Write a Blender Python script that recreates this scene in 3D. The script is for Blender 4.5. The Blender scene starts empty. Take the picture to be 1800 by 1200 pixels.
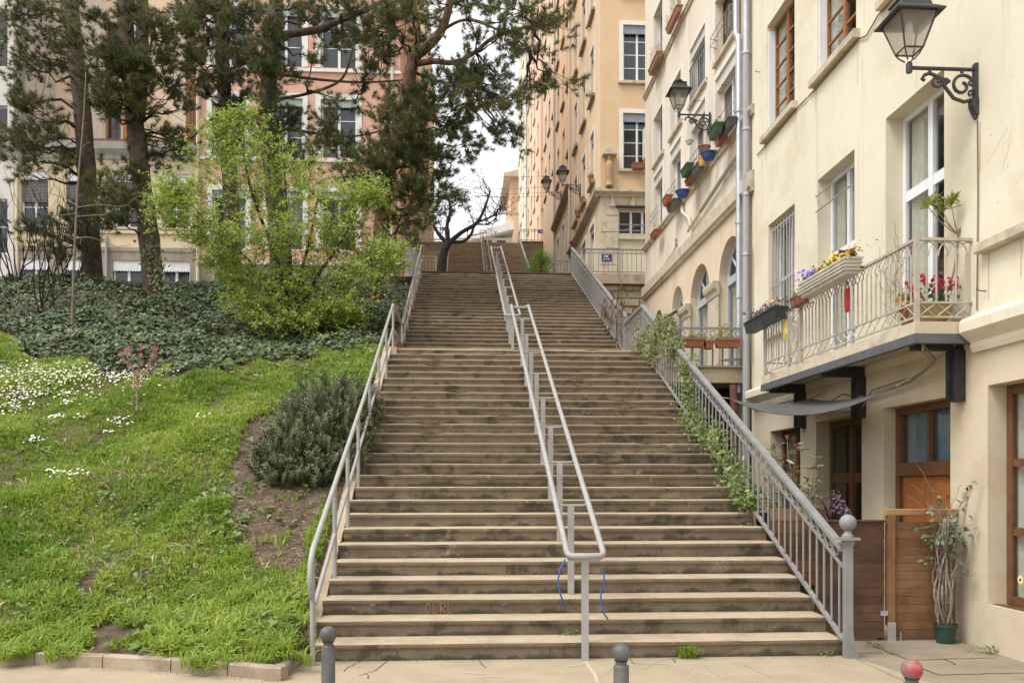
import bpy, math, random
import numpy as np
from mathutils import Matrix, Vector
random.seed(7); rng = np.random.default_rng(11)
sc = bpy.context.scene; C = sc.collection
rad = math.radians
# ---------------------------------------------------------------- camera, sky, sun, exposure
H = 1.65; F = 1500.0; VX = 812.0; HY = 853.0
PSI = math.atan((900 - VX) / F); SP, CP = math.sin(PSI), math.cos(PSI)
cam = bpy.data.cameras.new('camera'); camo = bpy.data.objects.new('camera', cam); C.objects.link(camo)
cam.sensor_width = 36; cam.lens = 36 * F / 1800; cam.shift_y = (HY - 600) / 1800
cam.clip_start = .1; cam.clip_end = 2000
camo.location = (0, 0, H); camo.rotation_euler = (rad(90), 0, -PSI); sc.camera = camo
SUN_EL, SUN_AZ = rad(58), math.atan2(-.80, -.45)      # azimuth of the sun as atan2(x, y): left of and behind the viewer
wd = bpy.data.worlds.new('World'); sc.world = wd; wd.use_nodes = True
nt = wd.node_tree; bg = nt.nodes['Background']
sky = nt.nodes.new('ShaderNodeTexSky'); sky.sky_type = 'NISHITA'; sky.sun_disc = False
sky.sun_elevation = SUN_EL; sky.sun_rotation = SUN_AZ; sky.dust_density = 6; sky.air_density = 1.0; sky.ozone_density = 1
hs = nt.nodes.new('ShaderNodeHueSaturation'); hs.inputs['Saturation'].default_value = .10
mx = nt.nodes.new('ShaderNodeMix'); mx.data_type = 'RGBA'; mx.inputs[0].default_value = .72
mx.inputs['B'].default_value = (6.6, 6.7, 6.9, 1)        # the even grey-white of an overcast sky
nt.links.new(sky.outputs[0], hs.inputs['Color']); nt.links.new(hs.outputs[0], mx.inputs['A'])
nt.links.new(mx.outputs['Result'], bg.inputs[0]); bg.inputs[1].default_value = .13
sl = bpy.data.lights.new('sun', 'SUN'); sl.energy = 1.35; sl.angle = rad(22); sl.color = (1, .96, .90)
so = bpy.data.objects.new('sun', sl); C.objects.link(so)
sd = Vector((math.sin(SUN_AZ) * math.cos(SUN_EL), math.cos(SUN_AZ) * math.cos(SUN_EL), math.sin(SUN_EL)))
so.rotation_euler = sd.to_track_quat('Z', 'Y').to_euler(); so.location = (-20, -20, 40)
vs = sc.view_settings; vs.view_transform = 'Standard'; vs.look = 'None'; vs.gamma = 1; vs.use_curve_mapping = False
vs.exposure = .95
sc.render.engine = 'CYCLES'; cy = sc.cycles
cy.use_denoising = True; cy.denoising_input_passes = 'RGB_ALBEDO_NORMAL'; cy.denoising_prefilter = 'ACCURATE'; cy.denoiser = 'OPENIMAGEDENOISE'; cy.max_bounces = 6; cy.diffuse_bounces = 3
cy.glossy_bounces = 3; cy.transmission_bounces = 4; cy.transparent_max_bounces = 8; cy.caustics_reflective = False; cy.caustics_refractive = False
cy.use_adaptive_sampling = True; cy.adaptive_threshold = .006; cy.sample_clamp_indirect = 6
# ---------------------------------------------------------------- helpers
def at(px, py, X=None, Y=None, Z=None):
    """surveying: the point where the sight line through a spot of the photograph meets a known plane of the place"""
    r = (px - 900) / F; u = (HY - py) / F
    d = (SP + r * CP, CP - r * SP, u)
    t = X / d[0] if X is not None else Y / d[1] if Y is not None else (Z - H) / d[2]
    return Vector((t * d[0], t * d[1], H + t * d[2]))
WM = {}
def thing(name, label, cat, loc=(0, 0, 0), group=None, kind=None):
    o = bpy.data.objects.new(name, None); C.objects.link(o); o.location = loc; o.empty_display_size = .1
    WM[o.name] = Matrix.Translation(Vector(loc))
    if label: o['label'] = label
    if cat: o['category'] = cat
    if group: o['group'] = group
    if kind: o['kind'] = kind
    return o
def tag(o, label=None, cat=None, group=None, kind=None):
    if label: o['label'] = label
    if cat: o['category'] = cat
    if group: o['group'] = group
    if kind: o['kind'] = kind
    return o
def link(o, parent=None):
    C.objects.link(o)
    if parent is not None:
        o.parent = parent
        if parent.name in WM: o.matrix_parent_inverse = WM[parent.name].inverted()
    return o
def copy_tree(o, parent=None, loc=None, rotz=0, scale=1):
    c = o.copy(); C.objects.link(c)
    if parent is not None: c.parent = parent
    if loc is not None:
        c.location = loc; c.rotation_euler = (0, 0, rotz); c.scale = (scale,) * 3
    for ch in KIDS.get(o.name, []): copy_tree(ch, c)
    return c
KIDS = {}
def mesh_obj(name, me, parent=None):
    o = bpy.data.objects.new(name, me); link(o, parent)
    if parent is not None: KIDS.setdefault(parent.name, []).append(o)
    return o
class FR:
    """a wall's own frame: a along the wall, b outwards, c up"""
    def __init__(s, o, u, n): s.o, s.u, s.n = Vector(o), Vector(u), Vector(n)
    def __call__(s, a, b, c): return s.o + s.u * a + s.n * b + Vector((0, 0, c))
class MB:
    def __init__(s, fr=None): s.V = []; s.Fc = []; s.mi = []; s.fr = fr; s.m = 0
    def p(s, a, b, c): 
        s.V.append(tuple(s.fr(a, b, c)) if s.fr else (a, b, c)); return len(s.V) - 1
    def f(s, *ids): s.Fc.append(ids); s.mi.append(s.m)
    def quad(s, *pts): s.f(*[s.p(*q) for q in pts])
    def box(s, a0, a1, b0, b1, c0, c1):
        i = [s.p(a, b, c) for c in (c0, c1) for b in (b0, b1) for a in (a0, a1)]
        for q in ((0, 2, 3, 1), (4, 5, 7, 6), (0, 1, 5, 4), (2, 6, 7, 3), (0, 4, 6, 2), (1, 3, 7, 5)): s.f(*[i[k] for k in q])
        return s
    def cbox(s, a0, a1, b0, b1, c0, c1, ch=.01):
        """box with all edges of the b-c section chamfered (profile along a)"""
        pr = [(b0 + ch, c0), (b1 - ch, c0), (b1, c0 + ch), (b1, c1 - ch), (b1 - ch, c1), (b0 + ch, c1), (b0, c1 - ch), (b0, c0 + ch)]
        return s.extr(pr, a0, a1)
    def extr(s, pr, a0, a1):
        """profile of (b, c) points swept along a"""
        n = len(pr); i = [s.p(a0, *q) for q in pr]; j = [s.p(a1, *q) for q in pr]
        for k in range(n): s.f(i[k], i[(k + 1) % n], j[(k + 1) % n], j[k])
        s.f(*i[::-1]); s.f(*j); return s
    def prism(s, poly, b0, b1):
        """polygon of (a, c) points swept along b"""
        n = len(poly); i = [s.p(a, b0, c) for a, c in poly]; j = [s.p(a, b1, c) for a, c in poly]
        for k in range(n): s.f(i[k], i[(k + 1) % n], j[(k + 1) % n], j[k])
        s.f(*i[::-1]); s.f(*j); return s
    def tube(s, pts, r, n=8, closed=False, cap=True):
        P = [Vector(s.fr(*q)) if s.fr else Vector(q) for q in pts]; m = len(P)
        R = r if hasattr(r, '__len__') else [r] * m
        up = None; rings = []
        for k in range(m):
            if closed: t = P[(k + 1) % m] - P[k - 1]
            else: t = P[min(k + 1, m - 1)] - P[max(k - 1, 0)]
            if t.length < 1e-9: t = Vector((0, 0, 1))
            t.normalize()
            if up is None:
                up = t.orthogonal().normalized()
            up = up - t * up.dot(t)
            if up.length < 1e-6: up = t.orthogonal()
            up.normalize(); sd_ = t.cross(up)
            ring = []
            for q in range(n):
                w = 2 * math.pi * q / n + (math.pi / 4 if n == 4 else 0)
                v = P[k] + (up * math.cos(w) + sd_ * math.sin(w)) * R[k]
                s.V.append(tuple(v)); ring.append(len(s.V) - 1)
            rings.append(ring)
        for k in range(m if closed else m - 1):
            A, B = rings[k], rings[(k + 1) % m]
            for q in range(n): s.f(A[q], A[(q + 1) % n], B[(q + 1) % n], B[q])
        if cap and not closed: s.f(*rings[0][::-1]); s.f(*rings[-1])
        return s
    def lathe(s, c, prof, n=16, cap=True):
        """prof: (radius, height) from the bottom up, round a vertical axis through c"""
        rings = []
        for r, h in prof:
            rings.append([s.p(c[0] + r * math.cos(2 * math.pi * q / n), c[1] + r * math.sin(2 * math.pi * q / n), c[2] + h) for q in range(n)])
        for A, B in zip(rings, rings[1:]):
            for q in range(n): s.f(A[q], A[(q + 1) % n], B[(q + 1) % n], B[q])
        if cap: s.f(*rings[0][::-1]); s.f(*rings[-1])
        return s
    def ball(s, c, r, n=16, m=10):
        return s.lathe(c, [(max(1e-4, r * math.sin(math.pi * k / m)), -r * math.cos(math.pi * k / m)) for k in range(m + 1)], n, False)
    def build(s, name, mat, parent=None, smooth=False):
        me = bpy.data.meshes.new(name); me.from_pydata(s.V, [], s.Fc)
        for m_ in (mat if isinstance(mat, (list, tuple)) else [mat]): me.materials.append(m_)
        if any(s.mi): me.polygons.foreach_set('material_index', s.mi)
        if smooth: 
            me.polygons.foreach_set('use_smooth', [True] * len(me.polygons))
            if smooth != 'all': me.set_sharp_from_angle(angle=rad(40))
        return mesh_obj(name, me, parent)
def fastmesh(name, V, Fa, mat, parent=None, tint=None, smooth=False):
    """V (n,3), Fa (m,k) with k = 3 or 4; tint per vertex"""
    me = bpy.data.meshes.new(name); V = np.ascontiguousarray(V, dtype=np.float32); Fa = np.ascontiguousarray(Fa, dtype=np.int32)
    k = Fa.shape[1]
    me.vertices.add(len(V)); me.vertices.foreach_set('co', V.ravel())
    me.loops.add(Fa.size); me.loops.foreach_set('vertex_index', Fa.ravel())
    me.polygons.add(len(Fa)); me.polygons.foreach_set('loop_start', np.arange(0, Fa.size, k, dtype=np.int32))
    if tint is not None:
        at_ = me.attributes.new('tint', 'FLOAT', 'POINT'); at_.data.foreach_set('value', np.ascontiguousarray(tint, dtype=np.float32))
    if smooth: me.polygons.foreach_set('use_smooth', np.ones(len(Fa), dtype=bool))
    me.update(calc_edges=True); me.validate()
    for m_ in (mat if isinstance(mat, (list, tuple)) else [mat]): me.materials.append(m_)
    return mesh_obj(name, me, parent)
def frames(d, spin=None):
    """(N,3) directions -> (N,3,3) frames whose third column is the direction"""
    d = d / np.linalg.norm(d, axis=1, keepdims=True); N = len(d)
    a = rng.normal(size=(N, 3)); x = a - (a * d).sum(1, keepdims=True) * d
    x /= np.linalg.norm(x, axis=1, keepdims=True); y = np.cross(d, x)
    return np.stack([x, y, d], axis=2)
def inst(bV, bF, pos, R, S, tint=None):
    """copies of a small base mesh -> V, F, tint arrays"""
    bV = np.asarray(bV, float); bF = np.asarray(bF, int); N = len(pos); n = len(bV)
    S = np.broadcast_to(np.asarray(S, float).reshape(-1, 1, 1) if np.ndim(S) < 2 else np.asarray(S)[:, None, :], (N, 1, 1) if np.ndim(S) < 2 else (N, 1, 3))
    V = np.einsum('nij,nkj->nki', R, bV[None] * S) + pos[:, None, :]
    Fa = (bF[None] + (np.arange(N) * n)[:, None, None]).reshape(-1, bF.shape[1])
    t = np.repeat(tint if tint is not None else rng.random(N), n)
    return V.reshape(-1, 3), Fa, t
def joinarr(parts):
    Vs, Fs, Ts, o = [], [], [], 0
    for V, Fa, t in parts:
        Vs.append(V); Fs.append(Fa + o); Ts.append(t); o += len(V)
    return np.concatenate(Vs), np.concatenate(Fs), np.concatenate(Ts)
# ---------------------------------------------------------------- materials
MT = {}
def mat(name, col, col2=None, scale=6., rough=.85, bump=0., bscale=40., spec=.3, metal=0., rnd=0., stain=None, sscale=1.2, samt=.5, streak=False, tintcol=None, trans=0., grime=None, detail=6, spos=.48, swid=.22):
    if name in MT: return MT[name]
    m = bpy.data.materials.new(name); m.use_nodes = True; N = m.node_tree; L = N.links; b = N.nodes['Principled BSDF']
    b.inputs['Roughness'].default_value = rough; b.inputs['Metallic'].default_value = metal; b.inputs['Specular IOR Level'].default_value = spec
    g = N.nodes.new('ShaderNodeNewGeometry').outputs['Position']
    def noise(sc_, vec=g, det=detail, ro=.6):
        n = N.nodes.new('ShaderNodeTexNoise'); n.inputs['Scale'].default_value = sc_; n.inputs['Detail'].default_value = det; n.inputs['Roughness'].default_value = ro
        L.new(vec, n.inputs['Vector']); return n.outputs['Fac']
    def ramp(fac, p0, p1):
        r = N.nodes.new('ShaderNodeMapRange'); r.interpolation_type = 'SMOOTHSTEP'; r.inputs[1].default_value = p0; r.inputs[2].default_value = p1; L.new(fac, r.inputs[0]); return r.outputs[0]
    def mixc(fac, A, B):
        x = N.nodes.new('ShaderNodeMix'); x.data_type = 'RGBA'
        for k, v in ((0, fac), ('A', A), ('B', B)):
            if hasattr(v, 'links'): L.new(v, x.inputs[k])
            elif k == 0: x.inputs[0].default_value = v
            else: x.inputs[k].default_value = (*v, 1)
        return x.outputs['Result']
    c = None
    if tintcol is not None:
        a = N.nodes.new('ShaderNodeAttribute'); a.attribute_name = 'tint'
        c = mixc(a.outputs['Fac'], col, tintcol)
        if col2 is not None: c = mixc(ramp(noise(scale), .35, .65), c, col2)
    elif col2 is not None: c = mixc(ramp(noise(scale), .3, .7), col, col2)
    if stain is not None:
        v = g
        if streak:
            mp = N.nodes.new('ShaderNodeVectorMath'); mp.operation = 'MULTIPLY'; mp.inputs[1].default_value = (1, 1, .12); L.new(g, mp.inputs[0]); v = mp.outputs[0]
        f_ = ramp(noise(sscale, v, 8, .65), spos, spos + swid)
        k = N.nodes.new('ShaderNodeMath'); k.operation = 'MULTIPLY'; k.inputs[1].default_value = samt; L.new(f_, k.inputs[0])
        c = mixc(k.outputs[0], c if c is not None else col, stain)
    if grime is not None:      # thin rain streaks
        mp = N.nodes.new('ShaderNodeVectorMath'); mp.operation = 'MULTIPLY'; mp.inputs[1].default_value = (1, 1, .045); L.new(g, mp.inputs[0])
        f_ = ramp(noise(5.5, mp.outputs[0], 6, .6), .56, .74); k = N.nodes.new('ShaderNodeMath'); k.operation = 'MULTIPLY'; k.inputs[1].default_value = .42; L.new(f_, k.inputs[0]); c = mixc(k.outputs[0], c if c is not None else col, grime)
        f_ = ramp(noise(2.2, g, 9, .7), .60, .66); k = N.nodes.new('ShaderNodeMath'); k.operation = 'MULTIPLY'; k.inputs[1].default_value = .28; L.new(f_, k.inputs[0]); c = mixc(k.outputs[0], c, tuple(min(.85, q * 1.12) for q in col))
    if rnd:
        oi = N.nodes.new('ShaderNodeObjectInfo'); hv = N.nodes.new('ShaderNodeHueSaturation')
        mr = N.nodes.new('ShaderNodeMapRange'); mr.inputs[3].default_value = 1 - rnd; mr.inputs[4].default_value = 1 + rnd
        L.new(oi.outputs['Random'], mr.inputs[0]); L.new(mr.outputs[0], hv.inputs['Value'])
        if c is not None: L.new(c, hv.inputs['Color'])
        else: hv.inputs['Color'].default_value = (*col, 1)
        c = hv.outputs[0]
    if c is not None: L.new(c, b.inputs['Base Color'])
    else: b.inputs['Base Color'].default_value = (*col, 1)
    if bump:
        bn = N.nodes.new('ShaderNodeBump'); bn.inputs['Strength'].default_value = bump; bn.inputs['Distance'].default_value = .02
        L.new(noise(bscale, g, 5, .7), bn.inputs['Height']); L.new(bn.outputs[0], b.inputs['Normal'])
    if trans:
        tr = N.nodes.new('ShaderNodeBsdfTranslucent'); ms = N.nodes.new('ShaderNodeMixShader'); ms.inputs[0].default_value = trans
        if c is not None: L.new(c, tr.inputs[0])
        else: tr.inputs[0].default_value = (*col, 1)
        L.new(b.outputs[0], ms.inputs[1]); L.new(tr.outputs[0], ms.inputs[2]); L.new(ms.outputs[0], N.nodes['Material Output'].inputs[0])
    MT[name] = m; return m
def glassmat(name, dark=None, refl=1.5, tint=(.9, .93, .93)):
    m = bpy.data.materials.new(name); m.use_nodes = True; N = m.node_tree; L = N.links
    if dark is not None:
        b = N.nodes['Principled BSDF']; b.inputs['Base Color'].default_value = (*dark, 1); b.inputs['Roughness'].default_value = .04; b.inputs['Specular IOR Level'].default_value = .6
        g = N.nodes.new('ShaderNodeNewGeometry'); n = N.nodes.new('ShaderNodeTexNoise'); n.inputs['Scale'].default_value = 1.3; L.new(g.outputs['Position'], n.inputs['Vector'])
        bn = N.nodes.new('ShaderNodeBump'); bn.inputs['Strength'].default_value = .06; bn.inputs['Distance'].default_value = .05; L.new(n.outputs['Fac'], bn.inputs['Height']); L.new(bn.outputs[0], b.inputs['Normal'])
        return m
    N.nodes.remove(N.nodes['Principled BSDF'])
    t = N.nodes.new('ShaderNodeBsdfTransparent'); t.inputs[0].default_value = (*tint, 1)
    g = N.nodes.new('ShaderNodeBsdfGlossy'); g.inputs['Roughness'].default_value = .02
    lw = N.nodes.new('ShaderNodeLayerWeight'); lw.inputs[0].default_value = .5      # the same on both faces of the thin pane
    pw = N.nodes.new('ShaderNodeMath'); pw.operation = 'POWER'; pw.inputs[1].default_value = 4.2; L.new(lw.outputs['Facing'], pw.inputs[0])
    fr = N.nodes.new('ShaderNodeMath'); fr.operation = 'MULTIPLY_ADD'; fr.inputs[1].default_value = .80; fr.inputs[2].default_value = .045 * refl; L.new(pw.outputs[0], fr.inputs[0])
    mx_ = N.nodes.new('ShaderNodeMixShader'); L.new(fr.outputs[0], mx_.inputs[0]); L.new(t.outputs[0], mx_.inputs[1]); L.new(g.outputs[0], mx_.inputs[2])
    L.new(mx_.outputs[0], N.nodes['Material Output'].inputs[0]); return m
GL = glassmat('window_glass', refl=1.55); GLD = glassmat('far_window_glass', dark=(.035, .038, .042)); GLL = None
cream = mat('cream_render', (.69, .64, .51), (.65, .595, .465), 1.2, bump=.12, bscale=55, stain=(.54, .46, .33), sscale=.7, samt=.6, grime=(.44, .37, .27))
greyb = mat('greige_render', (.74, .665, .56), (.70, .62, .51), 1.0, bump=.12, bscale=50, stain=(.52, .41, .27), sscale=1.3, samt=.55, streak=True, grime=(.46, .38, .29))
arcadeR = mat('ochre_render', (.67, .57, .43), (.63, .52, .38), 1.5, bump=.15, bscale=45, stain=(.46, .34, .2), sscale=1.6, samt=.5, streak=True)
creamlow = mat('worn_cream_render', (.59, .51, .375), (.53, .45, .32), 1.6, bump=.2, bscale=40, stain=(.40, .30, .20), sscale=1.1, samt=.55, grime=(.36, .28, .2))
stone = mat('pale_stone', (.56, .49, .385), (.48, .41, .31), 5, bump=.25, bscale=30, stain=(.22, .18, .13), sscale=2.5, samt=.45)
stone2 = mat('weathered_stone', (.48, .40, .28), (.38, .31, .21), 4, bump=.5, bscale=22, stain=(.14, .11, .08), sscale=2.6, samt=.7, rnd=.16)
orangeF = mat('amber_render', (.66, .48, .295), (.62, .44, .265), 1.0, bump=.1, bscale=40, stain=(.58, .38, .2), sscale=.8, samt=.4)
orangeS = mat('pale_amber_render', (.74, .57, .37), (.70, .53, .34), 1.0, bump=.1, bscale=40, stain=(.6, .42, .25), sscale=.7, samt=.4)
peach = mat('peach_render', (.74, .53, .36), (.70, .50, .33), .8, bump=.1, bscale=40, stain=(.6, .4, .26), sscale=.6, samt=.4)
pinkC = mat('rose_render', (.74, .52, .38), (.70, .49, .35), .6, bump=.1, bscale=40)
creamC = mat('ivory_render', (.74, .66, .50), (.70, .61, .45), .6, bump=.1, bscale=40)
farO = mat('tangerine_render', (.70, .46, .30), (.66, .42, .27), .5)
pink = mat('salmon_render', (.63, .385, .285), (.58, .345, .25), .9, bump=.1, bscale=40, stain=(.50, .28, .2), sscale=.9, samt=.4)
yellow = mat('straw_render', (.68, .575, .39), (.63, .525, .35), .9, bump=.1, bscale=40, stain=(.48, .38, .24), sscale=1.2, samt=.5, streak=True)
beige = mat('sand_render', (.74, .61, .45), (.70, .57, .41), .8, bump=.1, bscale=40)
whiteB = mat('offwhite_render', (.62, .60, .56), (.56, .54, .5), .8, bump=.1, bscale=40)
basement = mat('grimy_plinth_stone', (.36, .32, .25), (.28, .24, .18), 3, bump=.3, bscale=25, stain=(.12, .10, .08), sscale=1.6, samt=.6, streak=True)
trimW = mat('white_trim', (.74, .72, .67), (.68, .65, .6), 4, bump=.05, bscale=60)
frameW = mat('white_frame', (.74, .76, .79), (.68, .7, .73), 8, rough=.45, spec=.5)
frameB = mat('blue_grey_frame', (.42, .47, .53), (.37, .42, .48), 8, rough=.45, spec=.5)
woodF = mat('brown_wood_frame', (.155, .068, .03), (.105, .046, .021), 9, rough=.4, spec=.5)
woodW = mat('chestnut_window_frame', (.33, .15, .058), (.26, .112, .042), 9, rough=.45, spec=.4)
woodO = mat('orange_wood_door', (.36, .125, .035), (.29, .095, .028), 5, rough=.45, spec=.5, bump=.05, bscale=80)
black = mat('black_steel', (.012, .012, .014), (.03, .03, .032), 8, rough=.5, spec=.5)
iron = mat('wrought_iron', (.028, .03, .032), (.05, .048, .045), 14, rough=.55, spec=.5, bump=.1)
railG = mat('grey_paint_rail', (.345, .335, .32), (.295, .285, .27), 6, rough=.5, spec=.4, bump=.12, bscale=25, stain=(.17, .115, .075), sscale=16, samt=.6, spos=.62, swid=.05)
railB = mat('stone_grey_paint', (.25, .245, .24), (.205, .20, .195), 7, rough=.55, spec=.4, bump=.15, bscale=30, stain=(.15, .105, .075), sscale=18, samt=.6, spos=.61, swid=.06)
ironB = mat('beige_paint_iron', (.46, .42, .36), (.36, .32, .26), 12, rough=.6, spec=.3, stain=(.2, .15, .1), sscale=9, samt=.4)
steel = mat('zinc_pipe', (.50, .51, .53), (.40, .41, .43), 5, rough=.35, metal=.6, spec=.5)
pvc = mat('grey_pipe', (.34, .35, .36), (.3, .31, .32), 5, rough=.5)
awnG = mat('grey_awning_tin', (.30, .32, .36), (.24, .26, .3), 6, rough=.6, bump=.05)
shutW = mat('shutter_box', (.62, .60, .56), (.54, .52, .48), 6, rough=.6)
slatG = mat('shutter_slat', (.22, .215, .2), (.16, .155, .145), 8, rough=.6)
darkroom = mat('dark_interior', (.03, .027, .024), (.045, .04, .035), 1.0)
curtain = mat('curtain_cloth', (.74, .69, .58), (.60, .55, .44), 14, rough=.9)
curtainB = mat('blue_grey_blind', (.24, .30, .35), (.2, .26, .31), 5, rough=.9)
terra = mat('terracotta', (.32, .128, .068), (.25, .1, .056), 12, rough=.8, bump=.05)
soilM = mat('soil', (.12, .085, .055), (.055, .037, .025), 9, rough=1, bump=.9, bscale=28, stain=(.20, .155, .105), sscale=7, samt=.6)
bark = mat('pine_bark', (.115, .083, .06), (.05, .036, .027), 7, rough=.95, bump=1.0, bscale=16, stain=(.18, .14, .11), sscale=4, samt=.5)
barkO = mat('orange_pine_bark', (.21, .12, .07), (.08, .05, .035), 6, rough=.95, bump=.9, bscale=18)
barkD = mat('dark_bark', (.02, .016, .014), (.036, .029, .025), 9, rough=.95, bump=.6, bscale=25)
barkG = mat('pale_bark', (.28, .22, .15), (.2, .15, .1), 10, rough=.9, bump=.3, bscale=40)
rooftile = mat('roof_tile', (.30, .13, .08), (.2, .09, .06), 6, rough=.9)

def milky():
    m = bpy.data.materials.new('lantern_glass'); m.use_nodes = True; N = m.node_tree; L = N.links; b = N.nodes['Principled BSDF']; b.inputs['Base Color'].default_value = (.7, .67, .6, 1); b.inputs['Roughness'].default_value = .25
    t = N.nodes.new('ShaderNodeBsdfTransparent'); t.inputs[0].default_value = (.9, .88, .84, 1); tl = N.nodes.new('ShaderNodeBsdfTranslucent'); tl.inputs[0].default_value = (.75, .72, .66, 1)
    a = N.nodes.new('ShaderNodeMixShader'); a.inputs[0].default_value = .55; c = N.nodes.new('ShaderNodeMixShader'); c.inputs[0].default_value = .42
    L.new(b.outputs[0], a.inputs[1]); L.new(tl.outputs[0], a.inputs[2]); L.new(t.outputs[0], c.inputs[1]); L.new(a.outputs[0], c.inputs[2]); L.new(c.outputs[0], N.nodes['Material Output'].inputs[0]); return m
GLL = milky()
# ---------------------------------------------------------------- ground and terrain
paveM = mat('beige_concrete_pavement', (.375, .305, .21), (.32, .257, .175), 2.2, rough=.9, bump=.25, bscale=60, stain=(.30, .235, .165), sscale=1.5, samt=.55)
asphM = mat('worn_asphalt', (.30, .25, .178), (.24, .20, .14), 3.0, rough=.95, bump=.5, bscale=70, stain=(.33, .28, .22), sscale=1.4, samt=.5)
def sheet(name, x0, x1, y0, y1, z, m, z2=None):
    b = MB(); z2 = z if z2 is None else z2
    b.quad((x0, y0, z), (x1, y0, z), (x1, y1, z2), (x0, y1, z2)); o = b.build(name, m); tag(o, kind='structure'); return o
sheet('ground', -600, 600, -600, 600, -.06, mat('far_ground', (.25, .21, .16), (.2, .17, .13), .2))
pav = sheet('pavement', -40, 3.74, -30, 8.3, 0, paveM)
b = MB(); b.quad((3.74, -30, .0), (40, -30, .0), (40, 8.3, .0), (3.74, 8.3, .0)); b.quad((3.74, 8.3, .0), (5.4, 8.3, 0), (5.4, 20, 0), (3.74, 20, 0))
yard = b.build('asphalt_apron', asphM); tag(yard, kind='structure')
# the beige concrete runs on in a wedge to the right of the newel post
b = MB(); b.f(*[b.p(*q) for q in ((3.735, 7.86, .004), (3.735, -5, .004), (4.2, -5, .004), (4.0, 6.2, .004), (3.80, 7.70, .004))])
tag(b.build('pavement_edge', paveM), kind='structure')
KP = [at(px, py, Z=0) for px, py in ((-900, 1150), (-300, 1158), (-80, 1163), (60, 1168), (180, 1174), (300, 1181), (400, 1188), (494, 1197), (545, 1152))]; KX = [p.x for p in KP]; KY = [p.y for p in KP]
def hz(x, y):
    x = np.asarray(x, float); y = np.asarray(y, float)
    yk = np.interp(x, KX, KY); y = y - (yk - 7.42) * np.clip((12 - y) / 3.5, 0, 1)
    z = np.interp(y, [7.3, 7.42, 7.5, 7.62, 8.6, 13, 17.1, 19.5, 24, 28.4, 29.4, 60], [-.12, -.1, .07, .11, .42, 2.35, 4.22, 4.95, 6.85, 8.05, 8.38, 8.42])
    k = np.clip((-1.7 - x) / 1.2, 0, 1) * np.clip((y - 7.6) / 1.5, 0, 1) * np.clip((29.3 - y) / 2, 0, 1)
    z = z + k * (.10 * np.sin(x * 1.3 + y * .9) + .07 * np.sin(x * 2.3 - y * 1.7 + 1) + .04 * np.sin(x * 4.7 + y * 3.9))
    return z + np.clip((-6 - x) / 8, 0, 1) * .25 * np.clip((y - 9) / 4, 0, 1) * np.clip((29.3 - y) / 3, 0, 1)
xs = np.concatenate([np.arange(-34, -10, .6), np.arange(-10, -1.4, .2), [-1.43]]); ys = np.concatenate([np.arange(6.9, 9.4, .07), np.arange(9.4, 30.4, .2)])
gx, gy = np.meshgrid(xs, ys); nx, ny = len(xs), len(ys)
V = np.stack([gx, gy, hz(gx, gy)], -1).reshape(-1, 3); ii = (np.arange(ny - 1)[:, None] * nx + np.arange(nx - 1)[None]).reshape(-1)
hill = fastmesh('hillside', V, np.stack([ii, ii + 1, ii + nx + 1, ii + nx], 1), soilM, smooth=True); tag(hill, kind='structure')
ZS = 8.965; ZT = 18.75
streetM = mat('street_paving', (.36, .30, .23), (.3, .25, .19), 2, rough=.9, bump=.3, bscale=40)
b = MB(); b.quad((-2.6, 30, ZS - .01), (40, 30, ZS - .01), (40, 66, ZS - .01), (-2.6, 66, ZS - .01)); b.quad((-60, 30.1, 8.4), (-2.6, 30.1, 8.4), (-2.6, 66, 8.45), (-60, 66, 8.45)); b.quad((-1.42, 29.25, ZS), (9, 29.25, ZS), (9, 30.2, ZS), (-1.42, 30.2, ZS))
tag(b.build('upper_street', streetM), kind='structure')
b = MB(); b.box(-30, 40, 60.1, 170, 15, ZT); tag(b.build('hilltop_street', streetM), kind='structure')
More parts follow.
